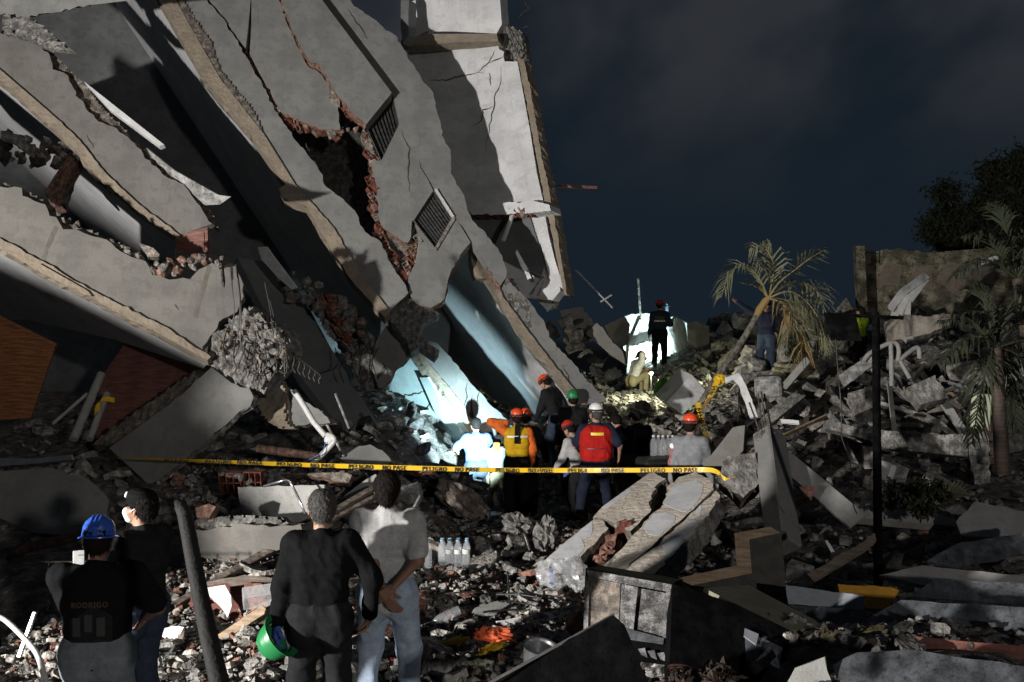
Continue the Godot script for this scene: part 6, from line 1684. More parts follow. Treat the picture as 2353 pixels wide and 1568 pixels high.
	board("wall_plate", "rough dark slab under the tape's right end", "wall plate", [[1650, 1100, 1], [1668, 1050, 1], [1735, 1040, 1], [1745, 1110, 1], [1700, 1150, 1]], pln(1700, 1090, 12.0, Vector3(-0.2, 0.5, 0.8)), 0.3, M.core_gray, M.core)
	t = thing("bottle_pack", "dim pack of large water bottles behind the rescue team", "water bottles", P(1522, 1050, 14.2))
	for k in 5:
		bottle(t, P(1502 + k * 11, 1054, 14.2 + 0.05 * (k % 2)), Basis.IDENTITY, 0.33, M.white)
	m = MB.new()
	m.box(P(1520, 1074, 14.0), Vector3(0.62, 0.28, 0.5), Basis.from_euler(Vector3(0, 0.2, 0.03)), 0.04)
	tag(m.commit(self, "storage_chest", M.char), "dark low chest standing under the pack of large bottles", "chest")
	# pieces tumbling down beside the end bay
	board("wall_plate", "grey broken block hanging at the foot of the end bay", "wall plate", [[1286, 714, 1], [1338, 705, 1], [1366, 748, 1], [1352, 776, 1], [1292, 770, 1]], pln(1325, 740, 19.80, Vector3(-0.3, 0.3, 1)), 0.3, M.facade, M.core)
	board("wall_plate", "tan slab sliding down right of the hanging grey block", "wall plate", [[1346, 765, 1], [1372, 742, 1], [1432, 812, 1], [1436, 836, 1], [1392, 806, 1]], pln(1390, 785, 19.0, Vector3(-0.4, 0.3, 1)), 0.2, M.facade_warm, M.core)
	board("white_board", "white tile plate caught below the end bay", "board", [[1236, 690], [1262, 686], [1272, 700], [1258, 716]], pln(1255, 700, 18.80, Vector3(-0.2, 0.3, 1)), 0.03, M.white)
	board("wood_board", "brown door leaf wedged in the end bay", "door", [[1222, 660], [1240, 565], [1248, 575], [1262, 668], [1240, 690]], pln(1240, 640, 18.70, Vector3(-0.4, 0, 1)), 0.04, M.wood_dark)
	t = thing("broken_chair", "pale broken chair frame caught in the end bay", "chair", P(1230, 680, 18.40))
	for q in [[1212, 620, 1256, 640], [1222, 676, 1246, 638], [1236, 680, 1252, 642], [1216, 624, 1228, 648], [1250, 616, 1284, 630], [1262, 620, 1262, 648], [1275, 628, 1276, 665]]:
		m = MB.new()
		m.bar(P(q[0], q[1], 18.40), P(q[2], q[3], 18.40), 0.03, 0.03)
		m.commit(self, "chair_bar", M.dirty_white, t)
	pipe("long_batten", "thin pale batten slanting against the sky right of the end bay", "batten", [[1323, 620, 19], [1408, 708, 19]], 0.018, M.gray_board, 6, "", false)
	beam("short_batten", "short cross batten at the foot of the slanting one", "batten", P(1380, 694, 19), P(1406, 678, 19), 0.09, 0.03, M.gray_board)
	lump_pile()

func lump_pile():
	var r := RandomNumberGenerator.new()
	r.seed = 77
	for k in 26:
		var f := r.randf()
		var p := P(lerpf(1255, 1390, f) + r.randf_range(-25, 25), lerpf(690, 850, f) + r.randf_range(-10, 40), lerpf(19.0, 20.0, f))
		chunk("rubble_chunk", "broken chunk sliding down the heap right of the end bay", "chunks right of the end bay", ["chunk_gray", "chunk_pale", "chunk_dark"][k % 3], p, r.randf_range(0.15, 0.5), 1.0)
	for k in 34:
		var p := P(r.randf_range(1650, 1960), r.randf_range(745, 850), r.randf_range(22, 30))
		p.y = hgt(p.x, -p.z) + r.randf_range(0.0, 0.5)
		chunk("rubble_chunk", "broken slab piece heaped on the skyline behind the palm", "slab pieces on the skyline", ["chunk_gray", "chunk_pale", "chunk_gray"][k % 3], p, r.randf_range(0.4, 1.0), 0.8)
	for k in 26:
		var p := P(r.randf_range(1640, 2353), r.randf_range(760, 800), r.randf_range(29, 33))
		p.y = hgt(p.x, -p.z) + r.randf_range(0.0, 0.4)
		chunk("rubble_chunk", "large block of debris heaped along the far skyline", "blocks along the far skyline", ["chunk_gray", "chunk_pale", "chunk_dark"][k % 3], p, r.randf_range(0.6, 1.3), 0.8)

# ---------------------------------------------------------------- people
# A body is a field of tapered capsules joined by a smooth minimum and meshed as surface nets.
func nets(out: MB, bones: Array, cell: float, k: float, wr := 0.0, wf := Vector3(14, 5, 14), sd := 0):
	var lo := Vector3.ONE * 1e9
	var hi := -lo
	for b in bones:
		var r: float = maxf(b[1], b[3]) + k * 0.3 + 0.01
		lo = lo.min(b[0] - Vector3.ONE * r).min(b[2] - Vector3.ONE * r)
		hi = hi.max(b[0] + Vector3.ONE * r).max(b[2] + Vector3.ONE * r)
	lo -= Vector3.ONE * cell * 3; hi += Vector3.ONE * cell * 3
	var nx := int((hi.x - lo.x) / cell) + 1
	var ny := int((hi.y - lo.y) / cell) + 1
	var n3 := int((hi.z - lo.z) / cell) + 1
	var f := PackedFloat32Array()
	f.resize(nx * ny * n3)
	f.fill(9.0)
	var sy := nx
	var sz := nx * ny
	for b in bones:
		var a: Vector3 = b[0]
		var ba: Vector3 = b[2] - a
		var ra: float = b[1]
		var dr: float = b[3] - ra
		var l2 := maxf(ba.length_squared(), 1e-8)
		var rr: float = maxf(b[1], b[3]) + k + cell * 2.5
		var mn: Vector3 = a.min(b[2]) - Vector3.ONE * rr - lo
		var mx: Vector3 = a.max(b[2]) + Vector3.ONE * rr - lo
		var x0 := maxi(int(mn.x / cell), 0); var x1 := mini(int(mx.x / cell) + 1, nx - 1)
		var y0 := maxi(int(mn.y / cell), 0); var y1 := mini(int(mx.y / cell) + 1, ny - 1)
		var z0 := maxi(int(mn.z / cell), 0); var z1 := mini(int(mx.z / cell) + 1, n3 - 1)
		for z in range(z0, z1 + 1):
			for y in range(y0, y1 + 1):
				var i := z * sz + y * sy + x0
				var p := Vector3(lo.x + x0 * cell, lo.y + y * cell, lo.z + z * cell) - a
				for x in range(x0, x1 + 1):
					var h := clampf(p.dot(ba) / l2, 0.0, 1.0)
					var d := (p - ba * h).length() - ra - dr * h
					var e := f[i]
					var q := k - absf(d - e)
					d = minf(d, e)
					if q > 0.0: d -= q * q / (4.0 * k)
					f[i] = d
					i += 1
					p.x += cell
	var lim := cell * 1.9
	if wr > 0.0:
		for i in f.size():
			if absf(f[i]) < lim + wr * 4.0:
				var p := Vector3(i % nx, (i / sy) % ny, i / sz) * cell + lo
				var q := p * wf
				f[i] += wr * (absf(nz.get_noise_3d(q.x * 0.7 + sd, q.y * 0.7 + q.x * 0.4, q.z * 0.7)) * 2.6 - 0.9)
	lim = cell * 3.2 + wr * 4.0
	var idx := {}
	var vs := PackedVector3Array()
	var ns := PackedVector3Array()
	var offs := [0, 1, sy, sy + 1, sz, sz + 1, sz + sy, sz + sy + 1]
	var cr := [Vector3(0, 0, 0), Vector3(1, 0, 0), Vector3(0, 1, 0), Vector3(1, 1, 0), Vector3(0, 0, 1), Vector3(1, 0, 1), Vector3(0, 1, 1), Vector3(1, 1, 1)]
	var eds := [[0, 1], [2, 3], [4, 5], [6, 7], [0, 2], [1, 3], [4, 6], [5, 7], [0, 4], [1, 5], [2, 6], [3, 7]]
	for z in n3 - 1:
		for y in ny - 1:
			var i := z * sz + y * sy
			for x in nx - 1:
				var f0 := f[i]
				if f0 < lim and f0 > -lim:
					var mask := 0
					for c in 8:
						if f[i + offs[c]] < 0.0: mask |= 1 << c
					if mask != 0 and mask != 255:
						var s := Vector3.ZERO
						var cnt := 0
						for e in eds:
							var a0: int = e[0]; var a1: int = e[1]
							if ((mask >> a0) & 1) != ((mask >> a1) & 1):
								var fa := f[i + offs[a0]]; var fb := f[i + offs[a1]]
								s += cr[a0].lerp(cr[a1], fa / (fa - fb))
								cnt += 1
						idx[i] = vs.size()
						vs.append(lo + (Vector3(x, y, z) + s / cnt) * cell)
						var g := Vector3(f[i + 1] + f[i + 1 + sy] + f[i + 1 + sz] + f[i + 1 + sy + sz] - f[i] - f[i + sy] - f[i + sz] - f[i + sy + sz],
							f[i + sy] + f[i + 1 + sy] + f[i + sy + sz] + f[i + 1 + sy + sz] - f[i] - f[i + 1] - f[i + sz] - f[i + 1 + sz],
							f[i + sz] + f[i + 1 + sz] + f[i + sy + sz] + f[i + 1 + sy + sz] - f[i] - f[i + 1] - f[i + sy] - f[i + 1 + sy])
						ns.append(g.normalized() if g.length() > 1e-9 else Vector3.UP)
				i += 1
	for i in idx:
		var f0 := f[i]
		for e in [[1, sy, sz], [sy, sz, 1], [sz, 1, sy]]:
			if (f0 < 0.0) == (f[i + e[0]] < 0.0): continue
			var a: int = i; var b: int = i - e[1]; var c: int = i - e[1] - e[2]; var d: int = i - e[2]
			if not (idx.has(b) and idx.has(c) and idx.has(d)): continue
			var A: int = idx[a]; var B: int = idx[b]; var C: int = idx[c]; var D: int = idx[d]
			out.stri(vs[A], vs[B], vs[C], ns[A], ns[B], ns[C])
			out.stri(vs[A], vs[C], vs[D], ns[A], ns[C], ns[D])

func ik(a: Vector3, b: Vector3, l1: float, l2: float, hint: Vector3) -> Vector3:
	var d := b - a
	var l := clampf(d.length(), 0.05, (l1 + l2) * 0.999)
	d = d.normalized()
	var x := (l1 * l1 - l2 * l2 + l * l) / (2 * l)
	var h := sqrt(maxf(l1 * l1 - x * x, 0.0))
	var s := (hint - d * hint.dot(d)).normalized()
	return a + d * x + s * h

func hand_bones(w: Vector3, dir: Vector3, nrm: Vector3, side: float, curl: float, s: float) -> Array:
	# wrist, finger direction, palm normal, +1 when the thumb leaves towards dir x nrm
	var o := []
	dir = dir.normalized()
	nrm = (nrm - dir * nrm.dot(dir)).normalized()
	var ac := dir.cross(nrm) * side
	var kn := w + dir * 0.085 * s
	for i in 4:
		var x := (1.5 - i) * 0.019 * s
		o.append([w + ac * x * 0.6, 0.017 * s, kn + ac * x, 0.0125 * s])
		var p := kn + ac * x
		var l: float = [0.040, 0.046, 0.043, 0.033][i] * s
		var dd := dir
		for j in 3:
			dd = dd.rotated(ac * side * -1.0 if false else ac, 0.0)
			var ang := curl * (0.55 if j == 0 else 0.75)
			dd = (dd * cos(ang) + nrm * sin(ang) * 1.0 - dir * 0.0).normalized() if j == 0 else (dd + nrm * ang * 0.6 - dir * ang * 0.35 * (curl)).normalized()
			var e: Vector3 = p + dd * l * [1.0, 0.65, 0.5][j]
			o.append([p, (0.0095 - j * 0.001) * s, e, (0.0090 - j * 0.0012) * s])
			p = e
	var tb := w + dir * 0.025 * s + ac * 0.026 * s
	var t1 := tb + (dir * 0.6 + ac * 0.7 + nrm * 0.3).normalized() * 0.042 * s
	var t2 := t1 + (dir * 0.85 + ac * 0.25 + nrm * (0.3 + curl * 0.3)).normalized() * 0.034 * s
	o.append([w + dir * 0.012 * s + ac * 0.012 * s, 0.016 * s, t1, 0.0115 * s])
	o.append([t1, 0.011 * s, t2, 0.009 * s])
	return o

# o: position, yaw, height, and the pose in the person's own frame (faces -z, x is their right)
func person(label: String, o: Dictionary) -> Dictionary:
	var s: float = o.get("h", 1.75) / 1.75
	var at: Vector3 = o.at
	var R := Basis.from_euler(Vector3(0, o.get("yaw", 0.0), 0))
	var t := thing("person", label, "person", at, o.get("group", ""))
	var near: bool = o.get("near", false)
	var cell: float = o.get("cell", 0.015 if near else 0.03)
	var hip := Vector3(o.get("hx", 0.0), o.get("hip", 0.93), o.get("hz", 0.0))
	var lean: float = o.get("lean", 0.0)      # forward
	var side: float = o.get("side", 0.0)      # to the right
	var B := Basis.from_euler(Vector3(-lean, o.get("turn", 0.0), -side))
	var X := func(p: Vector3) -> Vector3: return at + R * (p * s)          # own frame to world
	var U := func(p: Vector3) -> Vector3: return hip + B * (p - Vector3(0, 0.93, 0))   # upper body
	var HB := B * Basis.from_euler(Vector3(o.get("nod", 0.0), o.get("look", 0.0), o.get("tilt", 0.0)))
	var neck: Vector3 = U.call(Vector3(0, 1.50, 0.01))
	var HD := func(p: Vector3) -> Vector3: return neck + HB * (p - Vector3(0, 1.50, 0.01))
	var fat: float = o.get("fat", 1.0)
	var sh: float = 0.185 * o.get("shoulder", 1.0)
	var L := {}
	for k in [-1, 1]:
		var S: Vector3 = U.call(Vector3(sh * k, 1.415, 0.01))
		var W: Vector3 = o["handR" if k > 0 else "handL"]
		var hint: Vector3 = o.get("elbowR" if k > 0 else "elbowL", Vector3(k * 0.6, -0.2, 0.8))
		var E := ik(S, W, 0.29, 0.255, hint)
		if (W - S).length() > 0.54: W = S + (W - S).normalized() * 0.54
		var K0: Vector3 = hip + Basis.from_euler(Vector3(-lean * 0.3, 0, 0)) * Vector3(0.09 * k, -0.03, 0)
		var A: Vector3 = o["footR" if k > 0 else "footL"] + Vector3(0, 0.08, 0)
		var kh: Vector3 = o.get("kneeR" if k > 0 else "kneeL", Vector3(k * 0.15, 0, -1))
		var KN := ik(K0, A, 0.43, 0.42, kh)
		if (A - K0).length() > 0.85: A = K0 + (A - K0).normalized() * 0.85
		L[k] = {"S": S, "E": E, "W": W, "H": K0, "K": KN, "A": A}
	var J := func(a: Vector3, ra: float, b: Vector3, rb: float) -> Array: return [X.call(a), ra * s, X.call(b), rb * s]
	var torso := func(g: float) -> Array:
		var l := []
		l.append(J.call(hip + Vector3(-0.075, 0.0, 0.01), 0.105 * fat + g, hip + Vector3(0.075, 0.0, 0.01), 0.105 * fat + g))
		l.append(J.call(U.call(Vector3(-0.065, 1.08, 0)), 0.10 * fat + g, U.call(Vector3(0.065, 1.08, 0)), 0.10 * fat + g))
		l.append(J.call(U.call(Vector3(-0.085, 1.25, 0.01)), 0.105 * fat + g, U.call(Vector3(0.085, 1.25, 0.01)), 0.105 * fat + g))
		l.append(J.call(U.call(Vector3(-sh + 0.04, 1.40, 0.015)), 0.068 + g, U.call(Vector3(sh - 0.04, 1.40, 0.015)), 0.068 + g))
		l.append(J.call(U.call(Vector3(-0.07, 1.34, 0.01)), 0.095 + g, U.call(Vector3(0.07, 1.34, 0.01)), 0.095 + g))
		return l
	var arm := func(k: int, g: float, part: float) -> Array:
		var q = L[k]
		var l := [J.call(q.S, 0.056 + g, q.E if part >= 0.5 else q.S.lerp(q.E, part * 2), (0.043 if part >= 0.5 else 0.05) + g)]
		if part > 0.5: l.append(J.call(q.E, 0.043 + g, q.E.lerp(q.W, (part - 0.5) * 2), 0.032 + g))
		return l
	var leg := func(k: int, g: float, part: float) -> Array:
		var q = L[k]
		var l := [J.call(q.H, 0.092 * fat + g, q.K if part >= 0.5 else q.H.lerp(q.K, part * 2), 0.062 + g)]
		if part > 0.5: l.append(J.call(q.K, 0.062 + g, q.K.lerp(q.A, (part - 0.5) * 2), 0.047 + g))
		return l
	# body
	var m := MB.new()
	var bones: Array = torso.call(-0.024)
	for k in [-1, 1]:
		bones.append_array(arm.call(k, -0.006, 1.0))
		bones.append_array(leg.call(k, -0.016, 1.0))
		var q = L[k]
		var fd: Vector3 = o.get("toeR" if k > 0 else "toeL", Vector3(k * 0.2, 0, -1)).normalized()
		bones.append(J.call(q.A, 0.036, q.A + Vector3(0, -0.045, 0) + fd * 0.12, 0.026))
	bones.append(J.call(U.call(Vector3(0, 1.40, 0.02)), 0.062, HD.call(Vector3(0, 1.555, 0.01)), 0.054))
	nets(m, bones, cell * (1.25 if near else 1.0), 0.05 * s)
	# head: skull, jaw, nose, ears, brow
	var hb := []
	hb.append(J.call(HD.call(Vector3(0, 1.665, 0.02)), 0.083, HD.call(Vector3(0, 1.66, -0.02)), 0.078))
	hb.append(J.call(HD.call(Vector3(0, 1.60, -0.02)), 0.066, HD.call(Vector3(0, 1.555, -0.055)), 0.042))
	hb.append(J.call(HD.call(Vector3(0, 1.64, -0.085)), 0.016, HD.call(Vector3(0, 1.603, -0.112)), 0.015))
	hb.append(J.call(HD.call(Vector3(-0.03, 1.665, -0.085)), 0.016, HD.call(Vector3(0.03, 1.665, -0.085)), 0.016))
	hb.append(J.call(HD.call(Vector3(-0.018, 1.572, -0.092)), 0.010, HD.call(Vector3(0.018, 1.572, -0.092)), 0.010))
	hb.append(J.call(HD.call(Vector3(0, 1.50, 0.01)), 0.054, HD.call(Vector3(0, 1.59, 0.01)), 0.054))
	for k in [-1, 1]:
		hb.append(J.call(HD.call(Vector3(k * 0.082, 1.645, 0.012)), 0.012, HD.call(Vector3(k * 0.086, 1.605, 0.004)), 0.010))
		hb.append(J.call(HD.call(Vector3(k * 0.046, 1.605, -0.055)), 0.030, HD.call(Vector3(k * 0.04, 1.58, -0.05)), 0.026))
	nets(m, hb, 0.008 if near else 0.016, 0.018 * s)
	# hands
	for k in [-1, 1]:
		if o.get("glove", 0) == k or o.get("glove", 0) == 2: continue
		var q = L[k]
		var hd: Vector3 = o.get("hdR" if k > 0 else "hdL", q.W - q.E)
		var hn: Vector3 = o.get("hnR" if k > 0 else "hnL", Vector3(-k, 0, -0.3))
		var hbn := []
		for b in hand_bones(q.W, hd, hn, -k, o.get("curl", 0.45), 1.0): hbn.append(J.call(b[0], b[1], b[2], b[3]))
		nets(m, hbn, 0.006 if near else 0.014, 0.008 * s)
	var skin: Material = o.get("skin", M.skin)
	m.commit(self, "body", skin, t)
	for k in [-1, 1]:
		if o.get("glove", 0) == k or o.get("glove", 0) == 2:
			var q = L[k]
			var gm := MB.new()
			var hbn := []
			var hd: Vector3 = o.get("hdR" if k > 0 else "hdL", q.W - q.E)
			var hn: Vector3 = o.get("hnR" if k > 0 else "hnL", Vector3(-k, 0, -0.3))
			for b in hand_bones(q.W, hd, hn, -k, o.get("curl", 0.45), 1.12): hbn.append(J.call(b[0], b[1] * 1.15, b[2], b[3] * 1.15))
			hbn.append(J.call(q.E.lerp(q.W, 0.8), 0.042, q.W, 0.036))
			nets(gm, hbn, 0.007 if near else 0.015, 0.01 * s)
			gm.commit(self, "glove", o.glove_mat, t)
	# eyes and brows
	if o.get("face", false):
		for k in [-1, 1]:
			m = MB.new()
			m.add(folded(Vector3.ONE * 0.013 * s, 1, 0.0, 8, 6), Transform3D(Basis.IDENTITY, X.call(HD.call(Vector3(k * 0.032, 1.643, -0.086)))))
			m.commit(self, "eye", M.hair, t)
			m = MB.new()
			m.tube([X.call(HD.call(Vector3(k * 0.015, 1.664, -0.103))), X.call(HD.call(Vector3(k * 0.05, 1.664, -0.09)))], 0.006 * s, 5)
			m.commit(self, "eyebrow", M.hair, t)
	# hair
	if o.has("hair"):
		m = MB.new()
		var hh := [J.call(HD.call(Vector3(0, 1.675, 0.03)), 0.092, HD.call(Vector3(0, 1.685, -0.02)), 0.084), J.call(HD.call(Vector3(0, 1.62, 0.05)), 0.074, HD.call(Vector3(0, 1.66, 0.03)), 0.08)]
		if o.has("long_hair"):
			hh.append(J.call(HD.call(Vector3(0, 1.57, 0.075)), 0.05, HD.call(Vector3(0, 1.62, 0.05)), 0.07))
		if o.has("ponytail"):
			hh.append(J.call(HD.call(Vector3(0, 1.66, 0.11)), 0.04, HD.call(Vector3(0, 1.50, 0.14)), 0.025))
		nets(m, hh, 0.008 if near else 0.018, 0.03, 0.006 if near else 0.005, Vector3(70, 34, 70), 4)
		if near:
			# locks: thin tapering blades lying along the scalp
			var rr := RandomNumberGenerator.new()
			rr.seed = 12
			var nv := m.v.size()
			var dn: Vector3 = -(R * HB).y
			for k in 1500:
				var i := rr.randi() % nv
				var p := m.v[i]
				var nn := m.n[i]
				var d := (dn * 0.8 + nn * rr.randf_range(0.15, 0.5) + Vector3(rr.randfn(), rr.randfn(), rr.randfn()) * 0.25).normalized()
				var w := d.cross(nn).normalized() * 0.0022
				m.tri(p - w, p + w, p + d * rr.randf_range(0.012, 0.03))
		m.commit(self, "hair", o.hair, t)
	# trousers, shirt, shoes
	var wr := 0.010 if near else 0.009
	m = MB.new()
	bones = [J.call(hip + Vector3(-0.075, 0.02, 0.01), 0.115 * fat, hip + Vector3(0.075, 0.02, 0.01), 0.115 * fat)]
	for k in [-1, 1]:
		bones.append_array(leg.call(k, 0.02, 0.97))
		bones.append(J.call(L[k].H + Vector3(0, 0, 0.03), 0.105 * fat, L[k].H + Vector3(0, -0.06, 0.02), 0.10 * fat))
	nets(m, bones, cell, 0.05 * s, wr, Vector3(6, 4, 6), 3)
	m.commit(self, "trousers", o.trousers, t)
	m = MB.new()
	var slv: float = o.get("sleeve", 1.0)
	bones = torso.call(0.016)
	bones.remove_at(0)
	var hem: float = o.get("hem", 0.93)
	bones.append(J.call(U.call(Vector3(-0.085, hem, 0.012)), 0.112 * fat, U.call(Vector3(0.085, hem, 0.012)), 0.112 * fat))
	bones.append(J.call(U.call(Vector3(0, 1.44, 0.02)), 0.066, U.call(Vector3(0, 1.475, 0.02)), 0.066))
	if slv > 0.0:
		for k in [-1, 1]: bones.append_array(arm.call(k, 0.024 if slv < 0.5 else 0.018, slv))
	nets(m, bones, cell, 0.05 * s, wr, Vector3(6, 2.6, 6) if slv < 0.6 else Vector3(6, 5, 6), 1)
	m.commit(self, o.get("top_name", "shirt"), o.shirt, t)
	for k in [-1, 1]:
		m = MB.new()
		var q = L[k]
		var fd: Vector3 = o.get("toeR" if k > 0 else "toeL", Vector3(k * 0.2, 0, -1)).normalized()
		nets(m, [J.call(q.A + Vector3(0, 0.05, 0), 0.056, q.A + Vector3(0, -0.03, 0) - fd * 0.02, 0.052), J.call(q.A + Vector3(0, -0.036, 0), 0.046, q.A + Vector3(0, -0.045, 0) + fd * 0.15, 0.038)], 0.014 if near else 0.028, 0.03 * s)
		m.commit(self, "boot", o.get("boots", M.boot), t)
	return {"t": t, "X": X, "U": U, "HD": HD, "R": R, "HB": R * HB, "B": R * B, "L": L, "s": s, "hip": hip}

func helmet(q: Dictionary, m: Material, band: Material, style := 0, stripe: Material = null):
	# shell with a rolled rim; style 1 is a peaked industrial cap, 0 a rescue helmet with band and lamp clip
	var c: Vector3 = q.X.call(q.HD.call(Vector3(0, 1.665, 0.005)))
	var b: Basis = q.HB.scaled(Vector3.ONE * q.s)
	var sh := MB.new()
	var prof := [Vector2(0.122, -0.015), Vector2(0.126, -0.005), Vector2(0.121, 0.02), Vector2(0.115, 0.06), Vector2(0.096, 0.098), Vector2(0.066, 0.124), Vector2(0.03, 0.137), Vector2(0.0, 0.140)]
	b = b.scaled_local(Vector3.ONE * 0.87)
	c += b.y * 0.02
	var e := Basis(b.x * 0.97, b.y, b.z * 1.13)
	sh.lathe(c, prof, e, 24)
	sh.lathe(c, [Vector2(0.112, -0.015), Vector2(0.122, -0.015)], e, 24)
	var o := sh.commit(self, "helmet", m, q.t)
	var r := MB.new()
	if style == 1:
		# ridge and brim all round
		r.lathe(c, [Vector2(0.118, -0.008), Vector2(0.150, -0.022), Vector2(0.150, -0.028), Vector2(0.116, -0.016)], e, 24)
		for k in [-1, 0, 1]:
			var pts := []
			for j in 9:
				var a := -1.3 + j * 2.6 / 8
				pts.append(c + e * Vector3(k * 0.03, 0.02 + cos(a) * 0.122, sin(a) * 0.118))
			var rg := MB.new()
			rg.tube(pts, 0.008, 5)
			rg.commit(self, "ridge", m, o)
		r.commit(self, "brim", m, o)
	else:
		r.lathe(c, [Vector2(0.128, -0.006), Vector2(0.131, 0.004), Vector2(0.129, 0.022), Vector2(0.122, 0.026)], e, 24)
		r.commit(self, "helmet_band", band, o)
		r = MB.new()
		r.box(c + e * Vector3(0, 0.012, 0.128), Vector3(0.05, 0.035, 0.02) * q.s, b, 0.004)
		for k in [-1, 1]: r.box(c + e * Vector3(k * 0.128, 0.0, 0.02), Vector3(0.016, 0.05, 0.07) * q.s, b, 0.004)
		r.commit(self, "lamp_clip", band, o)
	for k in [-1, 1]:
		var st := MB.new()
		st.tube([c + e * Vector3(k * 0.108, -0.01, 0.03), q.X.call(q.HD.call(Vector3(k * 0.085, 1.60, 0.03))), q.X.call(q.HD.call(Vector3(k * 0.04, 1.545, -0.05)))], 0.006, 5)
		st.commit(self, "chin_strap", band, o)
	if stripe:
		var sp := MB.new()
		for j in 10:
			var a0 := -1.2 + j * 2.4 / 10; var a1 := a0 + 2.4 / 10
			sp.quad(c + e * Vector3(-0.022, sin(a0 + PI / 2) * 0.143, -cos(a0 + PI / 2) * 0.124), c + e * Vector3(0.022, sin(a0 + PI / 2) * 0.143, -cos(a0 + PI / 2) * 0.124), c + e * Vector3(0.022, sin(a1 + PI / 2) * 0.143, -cos(a1 + PI / 2) * 0.124), c + e * Vector3(-0.022, sin(a1 + PI / 2) * 0.143, -cos(a1 + PI / 2) * 0.124))
		sp.commit(self, "helmet_stripe", stripe, o)

func cap(q: Dictionary, m: Material, badge: Material):
	var c: Vector3 = q.X.call(q.HD.call(Vector3(0, 1.675, 0.0)))
	var b: Basis = q.HB.scaled(Vector3.ONE * q.s)
	var e := Basis(b.x * 0.95, b.y, b.z * 1.12)
	var sh := MB.new()
	sh.lathe(c, [Vector2(0.100, -0.01), Vector2(0.101, 0.03), Vector2(0.094, 0.065), Vector2(0.07, 0.09), Vector2(0.03, 0.10), Vector2(0, 0.101)], e, 20)
	var o := sh.commit(self, "cap", m, q.t)
	var r := MB.new()
	var g := []
	for j in 9:
		var a := -1.05 + j * 2.1 / 8
		var d := Vector3(sin(a), 0, -cos(a))
		g.append([c + e * (d * 0.097 + Vector3(0, 0.0, 0)), c + e * (Vector3(d.x * 0.098, -0.018 - 0.01 * absf(d.x), d.z * 0.10 - 0.07 * (1 - absf(a) * 0.55)))])
	for j in 8:
		r.quad(g[j][0], g[j + 1][0], g[j + 1][1], g[j][1])
		r.quad(g[j][0] - b.y * 0.006, g[j][1] - b.y * 0.006, g[j + 1][1] - b.y * 0.006, g[j + 1][0] - b.y * 0.006)
		r.quad(g[j][1], g[j + 1][1], g[j + 1][1] - b.y * 0.006, g[j][1] - b.y * 0.006)
	r.commit(self, "visor", m, o)
	if badge:
		var bd := MB.new()
		bd.lathe(c + e * Vector3(-0.02, 0.045, -0.094), [Vector2(0, 0.012), Vector2(0.024, 0.012), Vector2(0.024, 0.0)], b * Basis.from_euler(Vector3(-PI / 2 + 0.2, 0.2, 0)), 12)
		bd.commit(self, "badge", badge, o)

# flat cloth patch lying on the body's surface at a height in the upper-body frame (back = +z)
func back_patch(q: Dictionary, called: String, y0: float, y1: float, x0: float, x1: float, zz: float, m: Material, n := 8):
	var p := MB.new()
	for i in n:
		var a := lerpf(x0, x1, float(i) / n); var b := lerpf(x0, x1, float(i + 1) / n)
		var za := zz - a * a * 1.5; var zb := zz - b * b * 1.5
		p.quad(q.X.call(q.U.call(Vector3(a, y0, za))), q.X.call(q.U.call(Vector3(b, y0, zb))), q.X.call(q.U.call(Vector3(b, y1, zb))), q.X.call(q.U.call(Vector3(a, y1, za))))
	p.commit(self, called, m, q.t)

func mats_people():
	for a in [["skin", 0.34, 0.19, 0.13], ["skin_dark", 0.20, 0.105, 0.068]]:
		var m := mat(a[0], a[1], a[2], a[3], 0.6)
		m.subsurf_scatter_enabled = true; m.subsurf_scatter_strength = 0.05
	mat("hair", 0.012, 0.010, 0.009, 0.6).metallic_specular = 0.12
	mat("hair_gray", 0.055, 0.052, 0.05, 0.6).metallic_specular = 0.2
	mat("boot", 0.016, 0.015, 0.014, 0.6)
	for a in [["cloth_black", 0.011, 0.011, 0.012], ["cloth_char", 0.022, 0.022, 0.024], ["cloth_navy", 0.022, 0.026, 0.045], ["cloth_gray", 0.46, 0.455, 0.46], ["cloth_usar", 0.27, 0.275, 0.29], ["denim", 0.36, 0.44, 0.56], ["denim_gray", 0.20, 0.22, 0.25], ["denim_dark", 0.05, 0.065, 0.10], ["olive", 0.095, 0.085, 0.06], ["jacket_yellow", 0.62, 0.37, 0.02], ["jacket_orange", 0.72, 0.16, 0.035], ["vest_red", 0.46, 0.022, 0.018], ["khaki", 0.34, 0.30, 0.19], ["shirt_blue", 0.10, 0.15, 0.34], ["shirt_white", 0.66, 0.66, 0.66], ["hivis", 0.24, 0.36, 0.02]]:
		mat(a[0], a[1], a[2], a[3], 0.88, "plaster", "n_fine", 3.0, 0.25).metallic_specular = 0.12
	mat("reflective", 0.60, 0.62, 0.60, 0.45)
	mat("shell_orange", 0.78, 0.075, 0.018, 0.32)
	mat("shell_red", 0.48, 0.02, 0.016, 0.32)
	mat("shell_white", 0.74, 0.73, 0.70, 0.35)
	mat("shell_green", 0.022, 0.20, 0.065, 0.35)
	mat("shell_blue", 0.03, 0.09, 0.42, 0.28)
	mat("stripe_yellow", 0.78, 0.60, 0.05, 0.5)
	mat("glove_blue", 0.05, 0.10, 0.42, 0.7)
	mat("glove_black", 0.02, 0.02, 0.02, 0.7)
	mat("mask_white", 0.78, 0.79, 0.80, 0.8)
	mat("print_brown", 0.06, 0.036, 0.02, 0.85)
	mat("print_gray", 0.035, 0.035, 0.035, 0.85)
	mat("letter_red", 0.55, 0.03, 0.04, 0.7)

